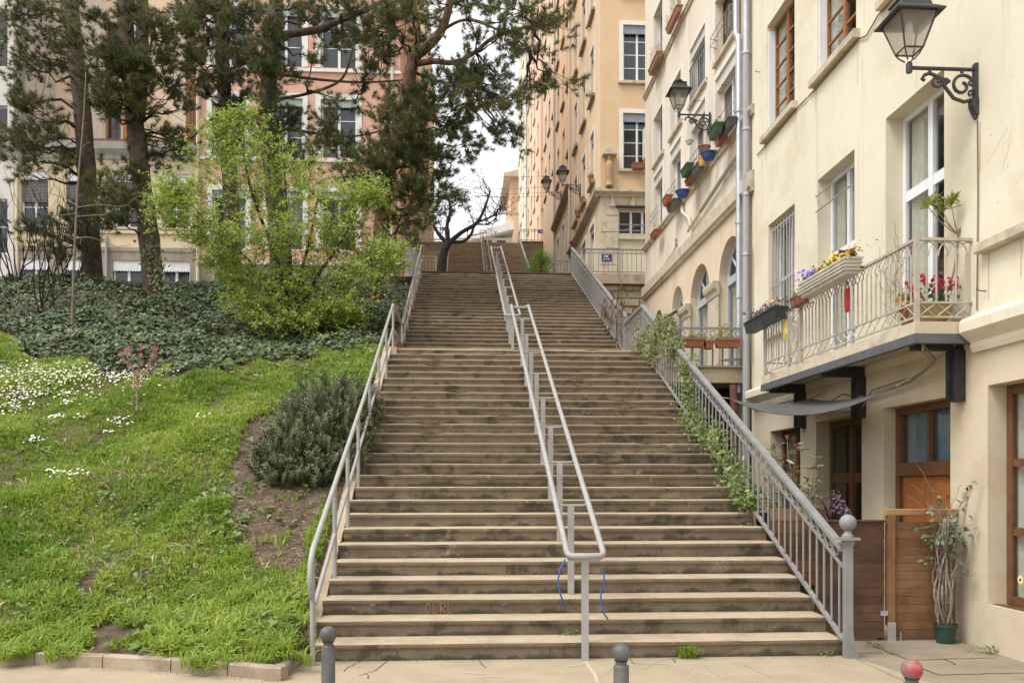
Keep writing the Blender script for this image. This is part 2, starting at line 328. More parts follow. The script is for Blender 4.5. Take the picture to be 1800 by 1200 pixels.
# ---------------------------------------------------------------- stairs
treadM = mat('worn_concrete_tread', (.44, .355, .245), (.37, .295, .20), 4, rough=.95, bump=.35, bscale=70, stain=(.27, .205, .14), sscale=3, samt=.55, rnd=.05)
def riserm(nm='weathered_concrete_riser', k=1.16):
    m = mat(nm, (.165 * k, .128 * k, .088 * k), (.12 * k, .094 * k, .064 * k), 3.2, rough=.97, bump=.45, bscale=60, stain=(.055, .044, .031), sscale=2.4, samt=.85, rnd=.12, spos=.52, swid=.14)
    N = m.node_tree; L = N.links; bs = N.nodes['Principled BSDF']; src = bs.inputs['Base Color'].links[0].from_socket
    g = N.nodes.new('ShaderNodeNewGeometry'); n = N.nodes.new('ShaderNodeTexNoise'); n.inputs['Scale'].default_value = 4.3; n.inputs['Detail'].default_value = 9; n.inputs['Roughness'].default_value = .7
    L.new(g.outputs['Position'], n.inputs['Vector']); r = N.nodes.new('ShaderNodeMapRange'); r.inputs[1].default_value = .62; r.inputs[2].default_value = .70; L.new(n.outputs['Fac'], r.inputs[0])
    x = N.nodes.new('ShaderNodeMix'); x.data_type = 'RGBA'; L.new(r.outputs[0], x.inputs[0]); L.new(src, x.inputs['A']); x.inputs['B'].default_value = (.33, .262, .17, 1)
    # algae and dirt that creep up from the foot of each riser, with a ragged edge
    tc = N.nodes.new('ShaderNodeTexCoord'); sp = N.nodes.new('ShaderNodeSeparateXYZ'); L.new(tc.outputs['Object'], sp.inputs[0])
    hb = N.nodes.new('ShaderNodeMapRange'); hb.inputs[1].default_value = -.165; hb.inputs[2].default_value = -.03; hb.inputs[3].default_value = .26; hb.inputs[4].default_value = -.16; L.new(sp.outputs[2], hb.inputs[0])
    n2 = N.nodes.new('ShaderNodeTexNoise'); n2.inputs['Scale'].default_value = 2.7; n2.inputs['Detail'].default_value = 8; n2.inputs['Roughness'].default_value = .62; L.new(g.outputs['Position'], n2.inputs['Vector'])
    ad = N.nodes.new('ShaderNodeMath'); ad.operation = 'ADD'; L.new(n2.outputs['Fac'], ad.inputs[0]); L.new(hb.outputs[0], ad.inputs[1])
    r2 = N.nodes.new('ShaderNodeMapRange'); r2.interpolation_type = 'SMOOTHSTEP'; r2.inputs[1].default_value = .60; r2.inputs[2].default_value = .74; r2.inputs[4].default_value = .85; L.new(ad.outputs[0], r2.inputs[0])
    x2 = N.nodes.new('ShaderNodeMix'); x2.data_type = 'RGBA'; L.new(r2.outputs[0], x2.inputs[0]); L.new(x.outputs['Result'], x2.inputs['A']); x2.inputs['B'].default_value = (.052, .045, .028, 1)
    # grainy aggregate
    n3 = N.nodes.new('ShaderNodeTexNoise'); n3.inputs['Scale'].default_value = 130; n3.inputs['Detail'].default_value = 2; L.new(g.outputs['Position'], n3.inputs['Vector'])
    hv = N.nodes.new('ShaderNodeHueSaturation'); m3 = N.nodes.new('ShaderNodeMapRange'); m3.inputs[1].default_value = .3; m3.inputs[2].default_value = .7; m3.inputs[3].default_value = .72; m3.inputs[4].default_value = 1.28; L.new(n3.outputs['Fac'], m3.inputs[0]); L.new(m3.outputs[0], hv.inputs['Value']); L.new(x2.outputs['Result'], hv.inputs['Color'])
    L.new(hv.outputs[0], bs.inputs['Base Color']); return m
riserM = riserm(); riserM3 = riserm('lightened_concrete_riser', 1.5)  # lighter copy puts missing light into the top flight; also the crumbling landing edge
def step_mesh(x0, x1, rise, tread, seed, n=22, nose=4):
    """one step: origin at the nosing's top edge; rounded worn nosing, slight overhang, chipped line"""
    r = random.Random(seed); b = MB()
    pr = [(.022, -rise - .01), (.016, -.06), (.004, -.048), (0, -.03), (.003, -.008), (.013, 0), (tread + .06, .004)]
    cols = []; ph = [r.uniform(0, 6) for _ in range(4)]; chips = {r.randrange(1, n): r.uniform(.006, .022) for _ in range(3)}
    for k in range(n + 1):
        x = x0 + (x1 - x0) * k / n
        wv = .003 * math.sin(x * 2.1 + ph[0]) + .0015 * math.sin(x * 5.3 + ph[1]); dz = .002 * math.sin(x * 1.7 + ph[2]) + .001 * math.sin(x * 6 + ph[3])
        if 0 < k < n: x += r.uniform(-.06, .06)
        ch = chips.get(k, 0)
        cols.append([b.p(x, y + (wv if j < 6 else 0) + (ch if 1 <= j <= 4 else 0), z + (dz if 0 < j < 6 else 0) - (ch * .6 if 3 <= j <= 5 else 0)) for j, (y, z) in enumerate(pr)])
    for A, B in zip(cols, cols[1:]):
        for j in range(len(pr) - 1):
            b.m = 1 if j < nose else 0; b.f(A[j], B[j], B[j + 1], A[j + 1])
    b.m = 1
    for cc in (cols[0], cols[-1]):
        e1 = b.p(b.V[cc[0]][0], tread + .06, -rise - .01); b.f(*cc, e1)
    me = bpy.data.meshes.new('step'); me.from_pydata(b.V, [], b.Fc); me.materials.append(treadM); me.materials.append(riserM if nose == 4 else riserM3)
    me.polygons.foreach_set('material_index', b.mi); return me
def flight(label, x0, x1, y1, z0, n, rise, tread, nv=6, seg=22, nose=4):
    t = thing('stair_flight', label, 'stairs', ((x0 + x1) / 2, y1, z0))
    ms = [step_mesh(x0, x1, rise, tread, 50 + i + n, seg, nose) for i in range(nv)]
    for k in range(n):
        o = mesh_obj('step', ms[(k * 5 + k // 3) % nv], t); o.location = (random.uniform(-.02, .02), y1 + k * tread + random.uniform(-.005, .005), z0 + (k + 1) * rise + random.uniform(-.003, .003))
    return t
R1 = .163; T1 = .35; T2 = .37
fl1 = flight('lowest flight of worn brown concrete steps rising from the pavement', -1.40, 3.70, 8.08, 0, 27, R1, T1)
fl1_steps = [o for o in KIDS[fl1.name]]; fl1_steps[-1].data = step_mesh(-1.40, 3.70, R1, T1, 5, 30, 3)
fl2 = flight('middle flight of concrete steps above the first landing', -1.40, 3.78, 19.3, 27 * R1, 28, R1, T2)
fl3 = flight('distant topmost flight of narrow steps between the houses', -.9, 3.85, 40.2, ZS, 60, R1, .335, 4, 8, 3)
b = MB(); b.box(-1.42, 3.75, 17.18 + .2, 19.45, 3.2, 27 * R1 + .002); b.box(-1.42, -1.30, 17.1, 19.4, 3.2, 27 * R1 + .012)
lan = b.build('stair_landing', [treadM]); tag(lan, kind='structure')
# solid core below the flights, so that the side shows masonry
b = MB(); sideM = mat('stair_side_masonry', (.33, .27, .19), (.24, .19, .13), 3, rough=.95, bump=.5, bscale=30, stain=(.1, .085, .06), sscale=2, samt=.6)
b.prism([(8.2, -.2), (17.2, -.2), (17.2, 27 * R1 - .18), (8.2, -.06)], -1.38, 3.68) if False else None
def core(b, x0, x1, ya, yb, za, zb, zl):
    i = [b.p(x, y, z) for x in (x0, x1) for y, z in ((ya, zl), (yb, zl), (yb, zb), (ya, za))]
    for q in ((0, 1, 2, 3), (4, 7, 6, 5), (0, 4, 5, 1), (1, 5, 6, 2), (2, 6, 7, 3), (3, 7, 4, 0)): b.f(*[i[k] for k in q])
core(b, -1.39, 3.685, 8.2, 17.5, -.05, 27 * R1 - .2, -.2); core(b, -1.39, 3.76, 19.4, 29.6, 27 * R1 - .02, ZS - .2, .5); core(b, -.89, 3.84, 40.3, 60.2, ZS - .02, ZT - .3, 3)
o = b.build('stair_core', sideM); tag(o, kind='structure')
t = thing('stair_stringer', 'sloping pale concrete kerb along the grass side of the steps', 'kerb', (-1.5, 8.1, 0))
for ya, yb, za, zb in ((8.3, 17.3, .16, 4.45), (17.3, 19.2, 4.45, 4.48), (19.2, 29.3, 4.52, 9.0)):
    b = MB(); i = [b.p(x, y, z) for x in (-1.56, -1.415) for y, z in ((ya, za - .6), (yb, zb - .6), (yb, zb), (ya, za))]
    for q in ((0, 1, 2, 3), (4, 7, 6, 5), (0, 4, 5, 1), (1, 5, 6, 2), (2, 6, 7, 3), (3, 7, 4, 0)): b.f(*[i[k] for k in q])
    b.build('kerb_section', treadM, t)
# ---------------------------------------------------------------- facades
def arc_pts(a0, a1, zs, n=14):
    c, r = (a0 + a1) / 2, (a1 - a0) / 2
    return [(c - r * math.cos(math.pi * k / n), zs + r * math.sin(math.pi * k / n)) for k in range(n + 1)]
def wall_mesh(fr, a0, a1, z0, z1, ops, depth=.25, thick=.5, ends=3):
    """wall with real openings; ops: (a0, a1, z0, z1) or with an 'arch' flag, then z1 is the crown"""
    b = MB(fr); A = sorted({a0, a1, *[v for o in ops for v in o[:2]]}); Zs = sorted({z0, z1, *[v for o in ops for v in o[2:4]]})
    A = [v for v in A if a0 <= v <= a1]; Zs = [v for v in Zs if z0 <= v <= z1]
    for i in range(len(Zs) - 1):
        run = None
        for j in range(len(A)):
            solid = False
            if j < len(A) - 1:
                ca, cz = (A[j] + A[j + 1]) / 2, (Zs[i] + Zs[i + 1]) / 2
                solid = not any(o[0] < ca < o[1] and o[2] < cz < o[3] for o in ops)
            if solid and run is None: run = A[j]
            if not solid and run is not None:
                b.quad((run, 0, Zs[i]), (A[j], 0, Zs[i]), (A[j], 0, Zs[i + 1]), (run, 0, Zs[i + 1])); run = None
    for o in ops:
        x0, x1, y0, y1 = o[:4]
        if len(o) > 4:
            zs = y1 - (x1 - x0) / 2; pts = arc_pts(x0, x1, zs)
            m = len(pts) // 2
            for h, cor in ((pts[:m + 1], (x0, y1)), (pts[m:], (x1, y1))):
                for p_, q_ in zip(h, h[1:]): b.quad((cor[0], 0, cor[1]), (p_[0], 0, p_[1]), (q_[0], 0, q_[1]))
            for p_, q_ in zip(pts, pts[1:]): b.quad((p_[0], 0, p_[1]), (q_[0], 0, q_[1]), (q_[0], -depth, q_[1]), (p_[0], -depth, p_[1]))
            y1 = zs
        else: b.quad((x0, 0, y1), (x1, 0, y1), (x1, -depth, y1), (x0, -depth, y1))
        b.quad((x0, 0, y0), (x1, 0, y0), (x1, -depth, y0), (x0, -depth, y0))
        b.quad((x0, 0, y0), (x0, 0, y1), (x0, -depth, y1), (x0, -depth, y0)); b.quad((x1, 0, y0), (x1, 0, y1), (x1, -depth, y1), (x1, -depth, y0))
    for a in [v for v, k in ((a0, 1), (a1, 2)) if ends & k]: b.quad((a, 0, z0), (a, -thick, z0), (a, -thick, z1), (a, 0, z1))
    b.quad((a0, 0, z1), (a1, 0, z1), (a1, -thick, z1), (a0, -thick, z1))
    return b
def window(par, fr, a0, a1, z0, z1, fm=frameW, cols=2, rows=(.33, .66), d=.16, fw=.05, glass=None, sill=None, sillm=stone, surround=None, surm=trimW, box=None, boxm=shutW, lamb=None, lambm=awnG, shut=None, curt=None, room=True, clear=False, bar=.03, name='window'):
    """frame with mullion and glazing bars; each pane, the sill, the shutter box are pieces of it"""
    b = MB(fr); zt = z1 - (box or 0); f0, f1 = -d - .05, -d
    e = .002
    b.box(a0 + e, a0 + fw, f0, f1, z0 + e, zt - e); b.box(a1 - fw, a1 - e, f0, f1, z0 + e, zt - e); b.box(a0 + fw, a1 - fw, f0, f1 - .003, z0 + e, z0 + fw); b.box(a0 + fw, a1 - fw, f0, f1 - .003, zt - fw, zt - e)
    ia0, ia1, iz0, iz1 = a0 + fw, a1 - fw, z0 + fw, zt - fw
    ca = [ia0 + (ia1 - ia0) * k / cols for k in range(cols + 1)]; rz = [iz0] + [iz0 + (iz1 - iz0) * q for q in rows] + [iz1]
    for a in ca[1:-1]: b.box(a - fw * .7, a + fw * .7, f0, f1 + .008, iz0, iz1)
    for z in rz[1:-1]:
        for q in range(cols): b.box(ca[q] + (fw * .7 if q else 0), ca[q + 1] - (fw * .7 if q < cols - 1 else 0), f0 + .005, f1 - .008, z - bar / 2, z + bar / 2)
    w = b.build(name, fm, par)
    g = glass or (GL if clear else GLD)
    for q in range(cols):
        for s_ in range(len(rz) - 1):
            MB(fr).box(ca[q], ca[q + 1], -d - .032, -d - .026, rz[s_] + .0, rz[s_ + 1]).build('pane', g, w)
    if clear and room:
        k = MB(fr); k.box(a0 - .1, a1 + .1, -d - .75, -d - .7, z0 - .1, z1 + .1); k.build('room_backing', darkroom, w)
    if curt:
        for ka, kb, km in curt:
            n = max(6, int((kb - ka) * (a1 - a0) / .05)); k = MB(fr); A0 = a0 + (a1 - a0) * ka; A1 = a0 + (a1 - a0) * kb
            top = []; bot = []
            for i in range(n + 1):
                a = A0 + (A1 - A0) * i / n; dd = -d - .09 - .02 * math.sin(i * 1.9) - .01 * math.sin(i * .7)
                top.append(k.p(a, dd, zt)); bot.append(k.p(a, dd, z0))
            for i in range(n): k.f(bot[i], bot[i + 1], top[i + 1], top[i])
            k.build('curtain', km, w, smooth='all')
    if sill: 
        ov, th, pr = sill; MB(fr).cbox(a0 - ov, a1 + ov, -d * .9, pr, z0 - th, z0 - .002, .012).build('sill', sillm, w)
    if surround:
        sw = surround; k = MB(fr); k.box(a0 - sw, a0 - .001, -.02, .03, z0, z1 + sw); k.box(a1 + .001, a1 + sw, -.02, .03, z0, z1 + sw); k.box(a0 - .001, a1 + .001, -.02, .03, z1 + .001, z1 + sw); k.build('surround', surm, w)
    if box: MB(fr).box(a0 + e, a1 - e, -d - .03, -.015, zt, z1 - .003).build('shutter_box', boxm, w)
    if lamb:
        k = MB(fr); n = max(5, int((a1 - a0) / .11)); pw = (a1 - a0 - .01) / n
        k.box(a0 + .005, a1 - .005, -.06, -.045, z1 - lamb + .05, z1 - .004)
        for i in range(n): k.prism([(a0 + .005 + pw * i, z1 - lamb + .05), (a0 + .005 + pw * (i + .25), z1 - lamb + .01), (a0 + .005 + pw * (i + .5), z1 - lamb), (a0 + .005 + pw * (i + .75), z1 - lamb + .01), (a0 + .005 + pw * (i + 1), z1 - lamb + .05)], -.06, -.045)
        k.build('lambrequin', lambm, w)
    if shut:
        zb = z1 - shut; z = z1 - (lamb or 0)
        k = MB(fr); 
        while z > zb: k.box(a0 + .03, a1 - .03, -.12, -.09, z - .05, z - .012); z -= .055
        k.build('blind', slatG, w)
    return w
def body(par, x0, x1, y0, y1, z0, z1, m=None, roof=True):
    MB().box(x0, x1, y0, y1, z0, z1).build('building_body', m or creamC, par)
    if roof:
        b = MB(); b.box(x0 - .1, x1 + .1, y0 - .1, y1 + .1, z1 + .005, z1 + .3); b.build('roof', rooftile, par)
# ---- cream building on the right
RX = 5.3
FR1 = FR((RX, 0, 0), (0, 1, 0), (-1, 0, 0))
bA = thing('cream_building', 'cream rendered house with iron balcony and brown ground floor windows', 'building', (RX, 10, 0))
opsA = [(13.33, 14.55, 7.74, 9.62), (11.2, 12.45, 7.74, 9.62), (9.0, 10.35, 7.74, 9.62), (13.33, 14.5, 4.25, 6.15), (11.25, 12.45, 3.36, 6.2), (9.1, 10.4, 3.36, 6.24)]
wall_mesh(FR1, 5.2, 15.2, 3.12, 13.5, opsA, .24).build('wall', cream, bA)
opsG = [(8.98, 10.45, .02, 2.62), (11.04, 12.5, .5, 2.6), (13.1, 14.4, .5, 2.58), (6.6, 8.32, .45, 2.66)]
wall_mesh(FR1, 5.2, 15.2, -.2, 3.12, opsG, .26).build('ground_floor_wall', creamlow, bA)
body(bA, RX + .95, RX + 9, 5.21, 15.19, -.2, 13.4, creamC)
MB(FR1).box(5.2, 8.28, 0, .05, -.1, .46).build('plinth', creamlow, bA)
# mouldings
for ya, yb in ((5.2, 8.52), (13.25, 15.2)):
    b = MB(FR1); b.extr([(0, 3.02), (.04, 3.02), (.06, 3.07), (.06, 3.12), (.16, 3.2), (.18, 3.22), (.18, 3.32), (.15, 3.36), (0, 3.42)], ya, yb); b.build('moulding', cream, bA)
MB(FR1).cbox(5.2, 8.4, 0, .1, 4.0, 4.11, .012).build('ledge', stone, bA)
for k, (a0, a1, z0, z1) in enumerate(opsA[:3]):
    window(bA, FR1, a0, a1, z0, z1, woodW, 2, (.22, .41, .60, .80), .13, .055, sill=(.12, .12, .1), clear=True, curt=[(.02, .3, curtain), (.7, .98, curtain)])
    MB(FR1).box(a0 + .002, a1 - .002, -.17, -.13, z0, z0 + .001).build('sill_edge', stone, bA) if False else None
    MB(FR1).box(a0 + .001, a0 + .03, -.24, -.02, z0, z1 - .1).build('shutter_track', frameW, bA); MB(FR1).box(a1 - .03, a1 - .001, -.24, -.02, z0, z1 - .1).build('shutter_track', frameW, bA)
w = window(bA, FR1, *opsA[3], frameW, 2, (.5,), .2, .05, clear=True, curt=[(.05, .95, curtain)], sill=(.05, .1, .08))
b = MB(FR1)
for k in range(9): a = 13.40 + k * .128; b.tube([(a, -.05, 4.3), (a, -.05, 6.1)], .012, 6)
b.box(13.34, 14.49, -.058, -.042, 5.05, 5.08); b.box(13.34, 14.49, -.058, -.042, 6.02, 6.05); b.build('window_bars', railG, bA)
w = window(bA, FR1, *opsA[4], frameW, 2, (.60,), .2, .065, clear=True, curt=[(.03, .45, curtain), (.75, .97, curtain)], bar=.11)
b = MB(FR1)
for z in (5.72, 5.95): b.tube([(11.26, .03, z), (12.44, .03, z)], .012, 6)
b.build('window_bar', railG, bA)
w = window(bA, FR1, *opsA[5], frameW, 2, (.66,), .22, .07, clear=True, curt=[(.55, .97, curtain)], bar=.13)
# ground floor joinery
w = window(bA, FR1, 6.62, 8.31, .46, 2.65, woodF, 2, (.32, .66), .19, .085, clear=True, bar=.08, sill=(.0, .05, -.04), sillm=woodF, curt=[(.5, .98, curtain), (.1, .4, curtainB)])
w = window(bA, FR1, 11.05, 12.49, .51, 2.59, woodF, 2, (.61,), .2, .08, clear=True, bar=.14)
w = window(bA, FR1, 13.11, 14.39, .51, 2.57, woodF, 2, (.61,), .2, .08, clear=True, bar=.14)
d_ = MB(FR1); d_.box(8.985, 9.07, -.26, -.15, .02, 2.61); d_.box(10.36, 10.445, -.26, -.15, .02, 2.61); d_.box(9.07, 10.36, -.26, -.155, 2.53, 2.61); d_.box(9.07, 10.36, -.26, -.145, 1.77, 1.93); d_.box(9.69, 9.74, -.24, -.16, 1.93, 2.53)
door = d_.build('door', woodF, bA)
for a, e2 in ((9.07, 9.69), (9.74, 10.36)): MB(FR1).box(a, e2, -.215, -.207, 1.93, 2.53).build('pane', GL, door)
MB(FR1).box(9.0, 10.43, -.30, -.27, 1.8, 2.6).build('blind', curtainB, door)
for a, e2 in ((9.075, 9.71), (9.72, 10.355)):
    b = MB(FR1); b.box(a, e2, -.25, -.20, .04, 1.768)
    for z0, z1 in ((.15, .82), (.92, 1.68)): b.box(a + .1, e2 - .1, -.199, -.185, z0, z1); b.box(a + .13, e2 - .13, -.184, -.178, z0 + .03, z1 - .03)
    b.build('door_leaf', woodO, door)
MB(FR1).tube([(9.75, -.19, 1.0), (9.75, -.13, 1.0), (9.86, -.13, 1.0)], .011, 6).build('door_handle', steel, door)
# sticker on the ground floor window
b = MB(FR1); b.lathe((0, 0, 0), [(.001, 0)], 4) if False else None
cx_, cz_ = 8.13, .72
for rr, mm, dd in ((.045, mat('yellow_sticker', (.75, .6, .06)), .0), (.032, mat('white_print', (.75, .75, .72)), .001), (.018, mat('dark_print', (.12, .1, .03)), .002)):
    k = MB(FR1); k.f(*[k.p(cx_ + rr * math.cos(2 * math.pi * q / 20), -.214 + dd, cz_ + rr * math.sin(2 * math.pi * q / 20)) for q in range(20)])
    k.build('sticker', mm, bA)
# balcony (a part of the house)
BX = 4.71; by0, by1, bz = 8.59, 13.02, 3.35
b = MB(); b.box(BX - .04, RX, by0 - .04, by1 + .04, 3.22, 3.345)
balc = b.build('balcony', stone, bA)
b = MB(); b.box(BX - .055, BX + .02, by0 - .055, by1 + .05, 3.12, 3.218); b.box(BX + .02, RX, by0 - .055, by0 + .02, 3.12, 3.218); b.box(BX + .02, RX, by1 - .02, by1 + .05, 3.12, 3.218); b.build('edge_beam', mat('grey_steel_edge', (.12, .125, .135), (.09, .09, .1), 6, rough=.5), balc)
for y in (8.78, 11.0, 12.95):
    b = MB(); b.box(BX + .05, RX - .002, y - .05, y + .05, 3.08, 3.212); b.box(RX - .12, RX - .002, y - .085, y + .085, 2.54, 3.078); b.box(RX - .16, RX - .121, y - .02, y + .02, 2.56, 3.07)
    b.build('bracket', black, balc)
zt_ = 4.22
b = MB(); b.box(BX - .018, BX + .018, by0, by1, zt_ - .03, zt_); b.box(BX + .018, RX, by0 - .018, by0 + .018, zt_ - .03, zt_); b.box(BX + .018, RX, by1 - .018, by1 + .018, zt_ - .03, zt_); b.build('handrail', ironB, balc)
b = MB()
for z in (3.40, 3.55): b.box(BX - .01, BX + .01, by0 + .02, by1, z - .01, z + .01); b.box(BX + .02, RX, by0 - .01, by0 + .01, z - .01, z + .01); b.box(BX + .02, RX, by1 - .01, by1 + .01, z - .01, z + .01)
b.build('bottom_rail', ironB, balc)
for x, y in ((BX, by0), (BX, by1), (BX, 11.62), (BX, 12.06)): MB().box(x - .022, x + .022, y - .022, y + .022, 3.346, zt_ + (.012)).build('post', ironB, balc)
bal_me = MB().tube([(0, 0, 3.55), (0, 0, 4.07)], .0095, 6).build('baluster', ironB, balc); bal_me.location = (BX, by0 + .11, 0)
nb = 0
ysb = [by0 + .11 * k for k in range(2, 40) if by0 + .11 * k < by1 - .05 and not 11.6 < by0 + .11 * k < 12.08]
for y in ysb: o = mesh_obj('baluster', bal_me.data, balc); o.location = (BX, y, 0)
for k in range(1, 6): o = mesh_obj('baluster', bal_me.data, balc); o.location = (BX + .105 * k, by0, 0)
for k in range(1, 6): o = mesh_obj('baluster', bal_me.data, balc); o.location = (BX + .105 * k, by1, 0)
b = MB()      # lattice at the foot and interlaced gothic arches below the handrail
y = by0 + .03
while y < by1 - .1:
    b.tube([(BX, y, 3.41), (BX, y + .17, 3.54)], .006, 4); b.tube([(BX + .006, y, 3.54), (BX + .006, y + .17, 3.41)], .006, 4)
    if not 11.5 < y < 11.98:
        for q in (0, .11): b.tube([(BX, y + q + .17 - .17 * math.cos(w_), 4.06 + .13 * math.sin(w_)) for w_ in np.linspace(0, math.pi / 2, 5)], .006, 4); b.tube([(BX, y + q - .06 + .17 * math.cos(w_), 4.06 + .13 * math.sin(w_)) for w_ in np.linspace(0, math.pi / 2, 5)], .006, 4)
    y += .19
for xx in np.arange(BX + .03, RX - .1, .19): b.tube([(xx, by0, 3.41), (xx + .17, by0, 3.54)], .007, 4); b.tube([(xx, by0 + .005, 3.54), (xx + .17, by0 + .005, 3.41)], .007, 4)
for xx in np.arange(BX + .02, RX - .1, .105):
    b.tube([(xx + .105 - .105 * math.cos(w_), by0, 4.03 + .15 * math.sin(w_)) for w_ in np.linspace(0, math.pi, 9)], .008, 4)
tag(b.build('lattice', ironB, balc), kind='stuff')
b = MB()      # the scrolled panel with its ovals
for r1, r2, c2 in ((.15, .27, 3.84), (.10, .2, 3.84), (.06, .08, 3.84), (.15, .07, 4.12)): b.tube([(BX, 11.84 + r1 * math.cos(w_), c2 + r2 * math.sin(w_)) for w_ in np.linspace(0, 2 * math.pi, 21)[:-1]], .009, 5, closed=True)
for a in range(4): b.tube([(BX, 11.84 + .1 * q * math.cos(a * math.pi / 2 + .78) * (1 + .3 * math.sin(q * 3)), 3.84 + .2 * q * math.sin(a * math.pi / 2 + .78)) for q in np.linspace(0, 1.1, 6)], .008, 4)
b.build('scroll_panel', ironB, balc)
# cables along the facade
t = bA
MB(FR1).tube([(12.75, .02, 7.58), (11.1, .02, 7.60), (10.85, .025, 7.52), (10.55, .02, 7.62), (9, .02, 7.62)], .011, 5).build('cable', mat('cable', (.2, .16, .1)), bA)
MB(FR1).tube([(15.0, .02, 7.56), (13.1, .02, 7.6), (12.78, .025, 7.58)], .011, 5).build('cable', MT['cable'], bA)
MB(FR1).tube([(8.47, .015, 5.4), (8.46, .015, 4.6), (8.48, .015, 3.45)], .007, 5).build('cable', MT['cable'], bA)
MB(FR1).tube([(8.62, .5, 3.3), (8.6, .52, 3.05), (8.75, .3, 2.95), (9.6, .12, 2.85), (10.7, .1, 2.78), (11.4, .1, 2.9), (12.6, .1, 2.7)], .014, 5).build('cable', MT['cable'], bA)
MB(FR1).tube([(8.66, .46, 3.3), (8.64, .48, 3.1), (8.8, .27, 2.99), (9.6, .1, 2.9), (10.6, .08, 2.86), (11.0, .05, 2.62), (11.5, .05, 2.66)], .011, 5).build('cable', MT['cable'], bA)
for y, z in ((8.35, 3.62), (14.9, 9.0), (16.9, 9.7)): MB(FR1).tube([(y, 0, z), (y, .06, z), (y + .04, .075, z + .03), (y + .06, .05, z + .05)], .006, 5).build('hook', iron, bA)
# ---- greige building with the arcade
FR2 = FR((RX + .02, 0, 0), (0, 1, 0), (-1, 0, 0))
bB = thing('greige_building', 'greige house with arched ground floor windows and flower pots on sills', 'building', (RX, 20, 3.8))
colsB = [(16.25, 17.6), (18.33, 19.6), (20.4, 21.5), (22.3, 23.36)]
opsB = []
for k, (a0, a1) in enumerate(colsB): opsB += [(a0, a1, 8.6, 10.12), (a0, a1, 10.5, 11.75), (a0, a1, 13.05, 14.6), (a0, a1, 15.3, 16.9)]
wall_mesh(FR2, 15.23, 24.55, 7.2, 19, opsB, .22).build('wall', greyb, bB)
arches = [(15.95, 17.42, 3.85, 6.58), (18.1, 19.63, 3.85, 6.6), (20.3, 21.4, 3.85, 6.57), (22.4, 23.3, 3.85, 6.4)]
wall_mesh(FR2, 15.23, 24.55, 0, 7.2, [(*a, 'arch') for a in arches], .24).build('arcade_wall', arcadeR, bB)
body(bB, RX + .95, RX + 9, 15.24, 24.54, 0, 18.9, creamC)
for z0, z1, pr, nm in ((7.02, 7.38, .12, 'string_course'), (8.42, 8.585, .1, 'sill_course'), (12.82, 12.95, .08, 'string_course')):
    b = MB(FR2); b.extr([(0, z0), (pr * .5, z0), (pr * .6, z0 + .05), (pr, z0 + .08), (pr, z1 - .03), (pr * .7, z1), (0, z1 + .02)], 15.24, 24.54); b.build(nm, stone, bB)
for k, (a0, a1, z0, z1) in enumerate(arches):
    zs = z1 - (a1 - a0) / 2; w = MB(FR2); d = .17; fw = .07; ca = (a0 + a1) / 2; rr = (a1 - a0) / 2
    w.box(a0 + .002, a0 + fw, -d - .06, -d, z0, zs); w.box(a1 - fw, a1 - .002, -d - .06, -d, z0, zs); w.box(a0 + fw, a1 - fw, -d - .06, -d + .01, zs - .09, zs + .07); w.box(ca - .035, ca + .035, -d - .06, -d, zs + .07, z1 - .04)
    w.tube([(p_[0], -d - .03, p_[1]) for p_ in arc_pts(a0 + .03, a1 - .03, zs)], .04, 4)
    for sg in (-1, 1): w.tube([(ca, -d - .03, zs + .05), (ca + sg * rr * .7, -d - .03, zs + rr * .7)], .03, 4)
    w = w.build('arched_window', frameB, bB)
    MB(FR2).box(a0 + fw, a1 - fw, -d - .036, -d - .03, z0, zs - .09).build('pane', GL, w)
    k2 = MB(FR2); k2.f(*[k2.p(p_[0], -d - .033, p_[1]) for p_ in arc_pts(a0 + .04, a1 - .04, zs + .03)]); k2.build('fanlight', GL, w)
    k2 = MB(FR2); n = 24
    for i in range(n):
        q0, q1 = a0 + (a1 - a0) * i / n, a0 + (a1 - a0) * (i + 1) / n
        k2.quad((q0, -d - .10 - .03 * (i % 2), z0), (q1, -d - .10 - .03 * ((i + 1) % 2), z0), (q1, -d - .10 - .03 * ((i + 1) % 2), zs - .1), (q0, -d - .10 - .03 * (i % 2), zs - .1))
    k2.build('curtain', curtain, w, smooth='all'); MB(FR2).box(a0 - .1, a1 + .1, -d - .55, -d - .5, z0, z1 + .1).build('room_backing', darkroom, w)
for a0, a1 in ((17.42, 18.1), (19.63, 20.3), (21.4, 22.4)):
    b = MB(FR2); zs = 5.82; b.box(a0 - .03, a1 + .03, 0.001, .03, 3.85, zs - .22)
    b.extr([(0, zs - .22), (.05, zs - .22), (.06, zs - .12), (.12, zs - .08), (.14, zs - .0), (.14, zs + .06), (0, zs + .07)], a0 - .05, a1 + .05); b.build('impost', stone, bB)
for k, (a0, a1) in enumerate(colsB):
    # lower row with roller boxes, upper rows plainer
    window(bB, FR2, a0, a1, 8.6, 10.12, frameW, 2, (), .14, .055, clear=False, box=.24, surround=.1)
    window(bB, FR2, a0, a1, 10.5, 11.75, frameW if k else woodF, 2, (), .14, .055, sill=(.08, .1, .07), surround=.1, box=.2 if k == 1 else None)
    for z0, z1 in ((13.05, 14.6), (15.3, 16.9)): window(bB, FR2, a0, a1, z0, z1, frameW, 2, (.5,), .14, .05, surround=.1)
b = MB(FR2)    # guard rails before windows
for k in range(8): a = 18.38 + k * .165; b.tube([(a, .03, 10.52), (a, .03, 11.28)], .012, 5)
b.tube([(18.33, .03, 11.28), (19.6, .03, 11.28)], .016, 5); b.tube([(18.33, .03, 10.55), (19.6, .03, 10.55)], .016, 5); b.build('window_guard', mat('slate_paint', (.16, .19, .2), (.12, .14, .15), 8, rough=.5), bB)
